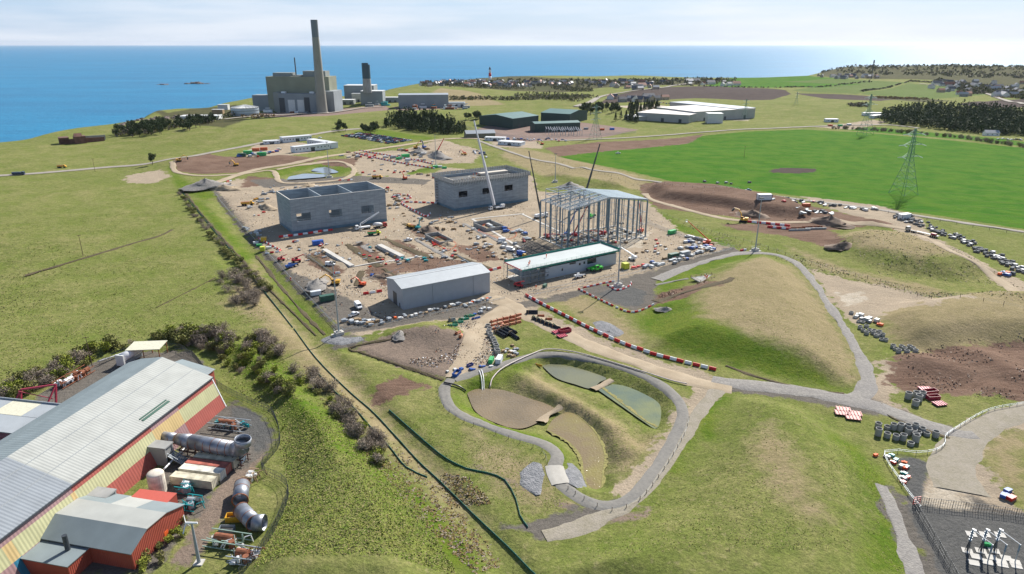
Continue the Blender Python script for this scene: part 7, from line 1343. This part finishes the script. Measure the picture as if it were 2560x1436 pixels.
CT('brightgreen', at(2467, 1365), -.3, 'small green cabinet between the switchgear poles', sc=.3)
r = root('site_gate', 'small red framed gate at the substation fence corner', 'gate', at(2282, 1262), .2); m = MB()
for a in (0, 2): m.beam((a, 0, 0), (a, 0, 2.2), .12)
for z_ in (.2, .9, 1.5, 2.15): m.beam((0, 0, z_), (2, 0, z_), .1)
m.build('frame', red, r)
# ---------------------------------------------------------------- vegetation
def leafmat(name, c1, c2):
    m = bpy.data.materials.new(name); m.use_nodes = True; nt = m.node_tree; b = nt.nodes['Principled BSDF']; N = nt.nodes.new; L = nt.links.new; b.inputs['Roughness'].default_value = .8; b.inputs['Specular IOR Level'].default_value = .1
    g = N('ShaderNodeNewGeometry'); n = N('ShaderNodeTexNoise'); n.inputs['Scale'].default_value = .35; n.inputs['Detail'].default_value = 4; L(g.outputs['Position'], n.inputs['Vector']); r = N('ShaderNodeMapRange'); r.inputs[1].default_value = .35; r.inputs[2].default_value = .65; L(n.outputs[0], r.inputs[0])
    mm = N('ShaderNodeMix'); mm.data_type = 'RGBA'; L(r.outputs[0], mm.inputs[0]); mm.inputs[6].default_value = (*c1, 1); mm.inputs[7].default_value = (*c2, 1); L(mm.outputs[2], b.inputs['Base Color']); return m
LV = {'conifer': leafmat('conifer_needles', (.04, .065, .028), (.075, .10, .04)), 'green': leafmat('spring_leaves', (.19, .24, .03), (.28, .30, .06)), 'olive': leafmat('olive_leaves', (.15, .165, .05), (.24, .23, .08)), 'twig': leafmat('bare_twigs', (.26, .215, .17), (.36, .30, .24)), 'gorse': leafmat('gorse', (.07, .08, .02), (.45, .26, .02)),
      'straw': leafmat('straw_tufts', (.32, .28, .13), (.25, .22, .09)), 'rush': leafmat('rush_tufts', (.26, .18, .07), (.19, .15, .06)), 'tuft': leafmat('green_tufts', (.15, .21, .035), (.25, .28, .06)), 'bark': mat('bark', (.09, .07, .055), .9)}
def cardmesh(name, pts, size, m, parent=None, R=R_, up=0., aspect=.6):
    n = len(pts); a = R.normal(size=(n, 3)); a[:, 2] *= (.45 if up else 1); a /= np.linalg.norm(a, axis=1)[:, None]; b = np.cross(a, np.array([0, 0, 1.])+.35*R.normal(size=(n, 3)) if up else R.normal(size=(n, 3))); b /= np.linalg.norm(b, axis=1)[:, None]+1e-9
    s = (size*(.6+.8*R.rand(n)))[:, None]; P = np.stack([pts-a*s, pts+b*s*aspect, pts+a*s, pts-b*s*aspect], 1).reshape(-1, 3).astype(np.float32)
    me = bpy.data.meshes.new(name); me.vertices.add(4*n); me.vertices.foreach_set('co', P.ravel()); me.loops.add(4*n); me.loops.foreach_set('vertex_index', np.arange(4*n, dtype=np.int32)); me.polygons.add(n); me.polygons.foreach_set('loop_start', np.arange(0, 4*n, 4, dtype=np.int32)); me.update(calc_edges=True)
    for q in (m if isinstance(m, list) else [m]): me.materials.append(q)
    if isinstance(m, list): me.polygons.foreach_set('material_index', R.randint(0, len(m), n).astype(np.int32))
    o = bpy.data.objects.new(name, me); COL.objects.link(o)
    if parent: o.parent = parent
    return o
def blobs(R, nb, n, rx, rz, z0, br):
    c = np.stack([R.uniform(-rx, rx, nb), R.uniform(-rx, rx, nb), z0+R.uniform(-rz, rz, nb)], 1); k = R.randint(0, nb, n); v = R.normal(size=(n, 3)); v /= np.linalg.norm(v, axis=1)[:, None]; return c[k]+v*br*(.5+.6*R.rand(n))[:, None]
def conifer(key):
    R = np.random.RandomState(key+3); r = root('conifer_tree', '', 'tree', (0, 0, 0)); h = 12.; m = MB(); m.cyl((0, 0, 0), (0, 0, h*.9), .28, .06, 6); m.build('trunk', LV['bark'], r)
    n = 420; t = R.rand(n)**.8; z = h*(.12+.88*t); rr = (1-t)*2.6*(.55+.5*R.rand(n))*(1+.25*np.sin(z*3.1))+.15; f = R.rand(n)*6.28; P = np.stack([rr*np.cos(f), rr*np.sin(f), z-.15*rr], 1); cardmesh('crown', P, .55, LV['conifer'], r, R); return r
def pine(key):
    R = np.random.RandomState(key+30); r = root('pine_tree', '', 'tree', (0, 0, 0)); m = MB(); m.cyl((0, 0, 0), (0, 0, 7.5), .3, .12, 6)
    for k in range(4): t = k*1.7+key; m.cyl((0, 0, 4.5+k*.7), (1.8*math.cos(t), 1.8*math.sin(t), 6.5+k*.7), .12, .05, 5)
    m.build('trunk', LV['bark'], r); cardmesh('crown', blobs(R, 8, 420, 1.9, 1.9, 6.4, 1.5), .55, LV['conifer'], r, R); return r
def shrub(key):
    kd, sd = key; R = np.random.RandomState(sd+60); r = root('bare_shrub' if kd == 'twig' else 'leafy_shrub', '', 'shrub', (0, 0, 0)); m = MB()
    for k in range(9 if kd == 'twig' else 5): t = k*.7+sd; a = R.uniform(.5, 1.5); m.tube([(0, 0, 0), (a*.5*math.cos(t), a*.5*math.sin(t), 1.1), (a*1.1*math.cos(t), a*1.1*math.sin(t), 2.3)], [.1, .06, .03], 4)
    m.build('stem', LV['bark'], r)
    P = blobs(R, 9, 700 if kd == 'twig' else 520, 1.15, .7, 1.5, .85); P[:, 2] = np.abs(P[:, 2]); cardmesh('crown', P, .26 if kd == 'twig' else .22, LV[kd], r, R, 0, .16 if kd == 'twig' else .6); return r
CF = Kind(conifer); PN = Kind(pine); SH = Kind(shrub); rv = random.Random(21)
def inpoly(px):
    xs = [p[0] for p in px]; ys_ = [p[1] for p in px]
    while True:
        x, y = rv.uniform(min(xs), max(xs)), rv.uniform(min(ys_), max(ys_)); c = False
        for i in range(len(px)):
            (x1, y1), (x2, y2) = px[i], px[i-1]
            if (y1 > y) != (y2 > y) and x < (x2-x1)*(y-y1)/(y2-y1)+x1: c = not c
        if c: return x, y
def grow(K, keys, px, n, lab, grp, lo=.8, hi=1.3, sq=1.):
    for i in range(n):
        p = inpoly(px); s = rv.uniform(lo, hi); K(rv.choice(keys), at(*p, -.1), rv.random()*6.3, lab, grp, (s*rv.uniform(.9, 1.2), s*rv.uniform(.9, 1.2), s*sq))
W_con = [(962, 312), (1000, 300), (1080, 303), (1130, 312), (1165, 328), (1150, 338), (1050, 334), (990, 322), (962, 322)]
grow(CF, [0, 1, 2], W_con, 95, 'dark conifer packed in the wedge-shaped wood behind the car park', 'conifers of the wedge-shaped wood', 1.0, 1.35)
grow(PN, [0, 1], [(282, 345), (310, 325), (400, 312), (470, 308), (540, 305), (520, 320), (460, 330), (380, 340), (310, 352)], 75, 'dark windblown pine in the shore wood below the power station', 'pines of the shore wood', .9, 1.5)
grow(PN, [0, 1], [(830, 332), (850, 318), (870, 330), (860, 336)], 8, 'pine at the left end of the car park', 'pines by the car park', .9, 1.2); grow(PN, [0, 1], [(905, 330), (945, 322), (950, 332), (915, 336)], 14, 'dark evergreen clump behind the car park', 'evergreen clump behind the car park', .9, 1.2)
grow(PN, [0, 1], [(1155, 300), (1200, 290), (1205, 300), (1160, 306)], 12, 'pine in the line left of the green halls', 'pines left of the green halls', .9, 1.2)
grow(PN, [0, 1], [(1430, 285), (1470, 272), (1545, 270), (1550, 284), (1470, 290)], 34, 'pine in the clump right of the green halls', 'pines right of the green halls', 1, 1.5); grow(CF, [0, 1], [(1530, 300), (1590, 292), (1595, 308), (1540, 306)], 14, 'conifer beside the low lean-to of the warehouse', 'conifers by the warehouse lean-to', .9, 1.2)
grow(CF, [0, 2], [(1560, 275), (1640, 262), (1650, 278), (1580, 284)], 36, 'conifer in the clump behind the warehouse', 'conifers behind the warehouse', 1, 1.3)
PN(0, at(382, 412), .3, 'single dark tree beside the main road on the left', sc=1.15)
# scrubland shrubs near the camera
NEAR = [[(0, 985), (60, 945), (150, 905), (230, 880), (330, 850), (430, 832), (520, 825), (600, 850), (560, 880), (440, 866), (340, 872), (240, 905), (120, 965), (0, 1010)]]
for k, w in (('twig', 'grey-purple bare shrub in the scrub band behind the striped hall'), ('green', 'bright yellow-green shrub in the scrub band behind the striped hall'), ('olive', 'olive shrub in the scrub band behind the striped hall')): grow(SH, [(k, 0), (k, 1)], NEAR[0], {'twig': 42, 'green': 26, 'olive': 34}[k], w, k+' shrubs of the scrub band', .9, 1.7)
HILL = [(520, 820), (600, 830), (700, 900), (770, 960), (720, 1000), (660, 960), (590, 940), (540, 890)]
for k, w, n_ in (('twig', 'bare shrub on the rough bank above the palisade fence', 20), ('green', 'bright green shrub on the rough bank above the palisade fence', 14), ('olive', 'olive shrub on the rough bank above the palisade fence', 26)): grow(SH, [(k, 0), (k, 1)], HILL, n_, w, k+' shrubs on the rough bank', .6, 1.4)
for px, n_ in (([(540, 700), (600, 680), (650, 720), (640, 770), (570, 760)], 26), ([(640, 830), (700, 860), (710, 900), (650, 880)], 12)): grow(SH, [('twig', 0), ('twig', 1), ('twig', 2)], px, n_, 'bare grey shrub in the thicket beside the field corner', 'bare shrubs beside the field corner', .9, 1.8)
grow(SH, [('twig', 0), ('twig', 1), ('twig', 2)], [(755, 925), (800, 945), (880, 1030), (960, 1110), (990, 1160), (940, 1170), (880, 1090), (800, 1000), (750, 950)], 34, 'bare grey shrub lining the wet ditch', 'bare shrubs lining the ditch', .8, 1.5); grow(SH, [('green', 0), ('olive', 1)], [(755, 925), (880, 1030), (990, 1160), (940, 1170), (800, 1000)], 16, 'green shrub among the bare ones lining the wet ditch', 'green shrubs lining the ditch', .6, 1.1)
for i in range(46): t = i/45; SH((rv.choice(('olive', 'olive', 'twig')), rv.choice((0, 1))), at(448+t*225+rv.uniform(-6, 6)-18*math.sin(t*3.14), 478+t*250+rv.uniform(-4, 4), -.2), rv.random()*6, 'dark shrub in the long hedgerow left of the site fence', 'shrubs of the long hedgerow', (rv.uniform(1, 1.7),)*2+(rv.uniform(.7, 1.1),))
for i in range(14): t = i/13; SH(('green', 0), at(455+t*390, 1395-t*0+rv.uniform(-15, 15) if 0 else 1380+rv.uniform(-12, 12)), 0, '', '') if 0 else None
grow(SH, [('green', 0), ('olive', 0)], [(425, 1330), (470, 1290), (480, 1330), (440, 1400), (360, 1436), (350, 1410)], 10, 'low green bush beside the workshop wall', 'bushes beside the workshop', .5, .9)
for i in range(70): t = i/69; SH((rv.choice(('twig', 'twig', 'olive')), 1), at(2085+t*480+rv.uniform(-4, 4), 322+t*48-8*math.sin(t*3.1)+rv.uniform(-1, 1), -.2), rv.random()*6, 'leafless bush in the hedge across the top of the crop field', 'bushes of the crop field hedge', (rv.uniform(1, 1.9),)*3) if rv.random() < .8 else None
# far masses that read as one dark body
def mass(name, lab, polys, n, k, size, hh, cnt=None):
    X = []
    for px, w in polys:
        for i in range(int(n*w)): X.append(GZ(*inpoly(px)))
    X = np.array(X); z = height(X[:, 0], X[:, 1]); t = R_.rand(len(X))
    per = 14; f = R_.rand(len(X), per); rr = (1-f)*size*2.2; a = R_.rand(len(X), per)*6.28; hs = hh*(.7+.5*R_.rand(len(X)))[:, None]
    P = np.stack([X[:, 0:1]+rr*np.cos(a), X[:, 1:2]+rr*np.sin(a), z[:, None]+hs*(.1+.9*f)], -1).reshape(-1, 3); o = cardmesh(name, P, size, k); return prop(o, lab, name.split('_')[-1], kind='stuff')
mass('conifer_plantation', 'dark conifer plantation above the crop field on the right', [([(2205, 292), (2240, 284), (2330, 280), (2480, 285), (2600, 300), (2600, 342), (2480, 338), (2400, 328), (2250, 312), (2200, 306)], 1)], 1700, LV['conifer'], 1.6, 13)
mass('conifer_plantation', 'inner trees of the wedge-shaped conifer wood', [(W_con, 1)], 380, LV['conifer'], 1.4, 12)
mass('scrub_woodland', 'brown and dark scrub belt across the middle distance', [([(1290, 240), (1340, 235), (1450, 240), (1500, 248), (1440, 262), (1330, 255), (1270, 250)], .35), ([(1100, 250), (1290, 248), (1300, 254), (1130, 256)], .12), ([(1385, 215), (1440, 218), (1490, 228), (1440, 232), (1375, 222)], .15), ([(1050, 216), (1200, 219), (1340, 221), (1340, 224), (1180, 224), (1060, 222)], .12), ([(290, 345), (330, 320), (480, 306), (640, 282), (560, 300), (520, 315), (380, 342)], .26)], 900, [LV['twig'], LV['conifer'], LV['olive']], 1.7, 7)
mass('village_trees', 'dark trees and gardens between the far houses', [([(1050, 204), (1420, 202), (1420, 216), (1060, 218)], .35), ([(1420, 202), (1840, 200), (1840, 212), (1450, 218)], .35), ([(2330, 205), (2560, 225), (2560, 250), (2400, 228)], .45), ([(2030, 190), (2250, 178), (2560, 180), (2560, 205), (2200, 198)], .5)], 1100, [LV['twig'], LV['conifer'], LV['olive']], 2.6, 7)
mass('gorse_scrub', 'orange-flowered gorse scrub on the slopes', [([(612, 288), (650, 290), (690, 292), (640, 300), (600, 298)], .3), ([(2190, 248), (2330, 250), (2310, 256), (2190, 253)], .5), ([(2480, 240), (2560, 242), (2560, 247), (2490, 247)], .2)], 260, [LV['gorse'], LV['twig']], 1.3, 2.5)
mass('hedge_lines', 'thin dark field hedges and walls across the far pastures', [([(1960, 224), (2180, 208), (2181, 210), (1962, 226)], .3), ([(2150, 236), (2270, 208), (2273, 209), (2155, 238)], .3), ([(2270, 207), (2420, 212), (2420, 214), (2270, 209)], .3), ([(2395, 236), (2480, 234), (2480, 238), (2398, 240)], .2), ([(1660, 214), (1980, 226), (1980, 227), (1660, 216)], .2), ([(2115, 272), (2165, 270), (2170, 278), (2120, 276)], .2)], 300, [LV['twig'], LV['conifer']], 1.4, 2.8)
def tufts(name, lab, polys, n, m, size, clump=3, up=.8, hz=.25):
    X = []
    for px, w in polys:
        P_ = [inpoly(px) for _ in range(int(n*w))]; X += [GZ(*p) for p in P_]
    X = np.array(X); d = vnoise(X[:, 0], X[:, 1], 14, 3)+vnoise(X[:, 0], X[:, 1], 5, 6)*.7; X = X[d+R_.normal(size=len(X))*.35 > -.05]
    X = np.repeat(X, clump, 0)+R_.normal(size=(len(X)*clump, 2))*size*.9; z = height(X[:, 0], X[:, 1]); P = np.stack([X[:, 0], X[:, 1], z+hz*size*R_.rand(len(X))], 1); o = cardmesh(name, P, size, m, up=up); return prop(o, lab, 'grass', kind='stuff')
ROUGH = [([(0, 560), (420, 520), (600, 700), (700, 800), (560, 820), (300, 850), (0, 960)], .34), ([(520, 820), (640, 830), (760, 950), (900, 1100), (1010, 1200), (1140, 1436), (640, 1436), (720, 1240), (690, 1050), (560, 950)], .66)]
tufts('rough_grass', 'tussocky rough grass on the left field and bank', ROUGH, 34000, [LV['straw'], LV['tuft'], LV['tuft'], LV['tuft'], LV['olive']], .27)
tufts('rush_clumps', 'brown rush clumps along the silt nets', [([(750, 900), (900, 1010), (1100, 1200), (1260, 1400), (1190, 1436), (1040, 1300), (900, 1130), (760, 960)], .8), ([(1100, 1170), (1180, 1200), (1230, 1260), (1120, 1250)], .2)], 1900, [LV['rush'], LV['rush'], LV['twig']], .3, 6)
tufts('mown_grass', 'short patchy grass on the mounds and round the ponds', [([(1830, 985), (2000, 1010), (2180, 1150), (2280, 1436), (1350, 1436), (1640, 1260), (1720, 1100)], .5), ([(980, 1040), (1150, 1080), (1350, 1150), (1420, 1260), (1300, 1310), (1180, 1200)], .16), ([(1560, 800), (1900, 650), (2140, 950), (2000, 960), (1640, 870)], .22), ([(1440, 900), (1600, 930), (1690, 1010), (1560, 1200), (1380, 1000)], .12)], 26000, [LV['tuft'], LV['tuft'], LV['straw']], .17, 2)
tufts('weedy_grass', 'thin weedy grass on the right side of the site', [([(1640, 540), (1900, 610), (2200, 700), (2560, 770), (2560, 800), (2040, 680), (1840, 620)], .5), ([(1130, 365), (1400, 400), (1640, 460), (1600, 480), (1340, 430)], .2), ([(2080, 590), (2400, 620), (2560, 720), (2200, 690)], .3)], 6000, [LV['tuft'], LV['straw'], LV['twig']], .4, 2)
# loose stones, clods and rubble on bare ground
def rubble(name, lab, polys, n, m, s, kindname='rubble'):
    X = []
    for px, w in polys: X += [GZ(*inpoly(px)) for _ in range(int(n*w))]
    X = np.array(X); d = vnoise(X[:, 0], X[:, 1], 10, 13)+vnoise(X[:, 0], X[:, 1], 4, 16)*.6; X = X[d > -.05]; z = height(X[:, 0], X[:, 1]); P = np.stack([X[:, 0], X[:, 1], z+.08], 1); o = cardmesh(name, P, s, m, up=0, aspect=.9); return prop(o, lab, kindname, kind='stuff')
rubble('stony_rubble', 'clods, offcuts and stones strewn over the building site', [([(545, 485), (900, 445), (1330, 440), (1600, 520), (1820, 622), (1300, 755), (870, 825), (700, 660)], .75), ([(860, 385), (1100, 350), (1200, 400), (1000, 430)], .1), ([(1180, 780), (1240, 800), (1240, 920), (1110, 940), (1000, 900)], .15)], 17000, [white, rust, mat('stone_grey', (.30, .28, .26)), soil_shade, wood, mat('stone_pale', (.55, .50, .43)), steeld], .3)
rubble('mud_clods', 'dark clods on the disturbed earth at the right', [([(2240, 890), (2420, 862), (2560, 850), (2560, 1000), (2330, 985), (2220, 960)], .5), ([(1610, 465), (1900, 495), (2060, 560), (1850, 545), (1640, 520)], .3), ([(1640, 735), (1800, 705), (1730, 740), (1650, 760)], .2)], 2200, [mat('stone_brown', (.22, .15, .11)), mat('stone_tan', (.34, .25, .19))], .3)
# ---------------------------------------------------------------- sea air
hz = MB(); hz.box(-62000, 62000, -3000, 61000, -48, 240); hm = bpy.data.materials.new('haze'); hm.use_nodes = True; nt = hm.node_tree; nt.nodes.clear(); pv = nt.nodes.new('ShaderNodeVolumePrincipled'); pv.inputs['Color'].default_value = (.80, .88, 1, 1); pv.inputs['Density'].default_value = .000012; pv.inputs['Anisotropy'].default_value = .3; om = nt.nodes.new('ShaderNodeOutputMaterial'); nt.links.new(pv.outputs[0], om.inputs['Volume'])
ho = hz.build('haze', hm); prop(ho, 'pale sea haze over the coast', 'haze', kind='stuff')
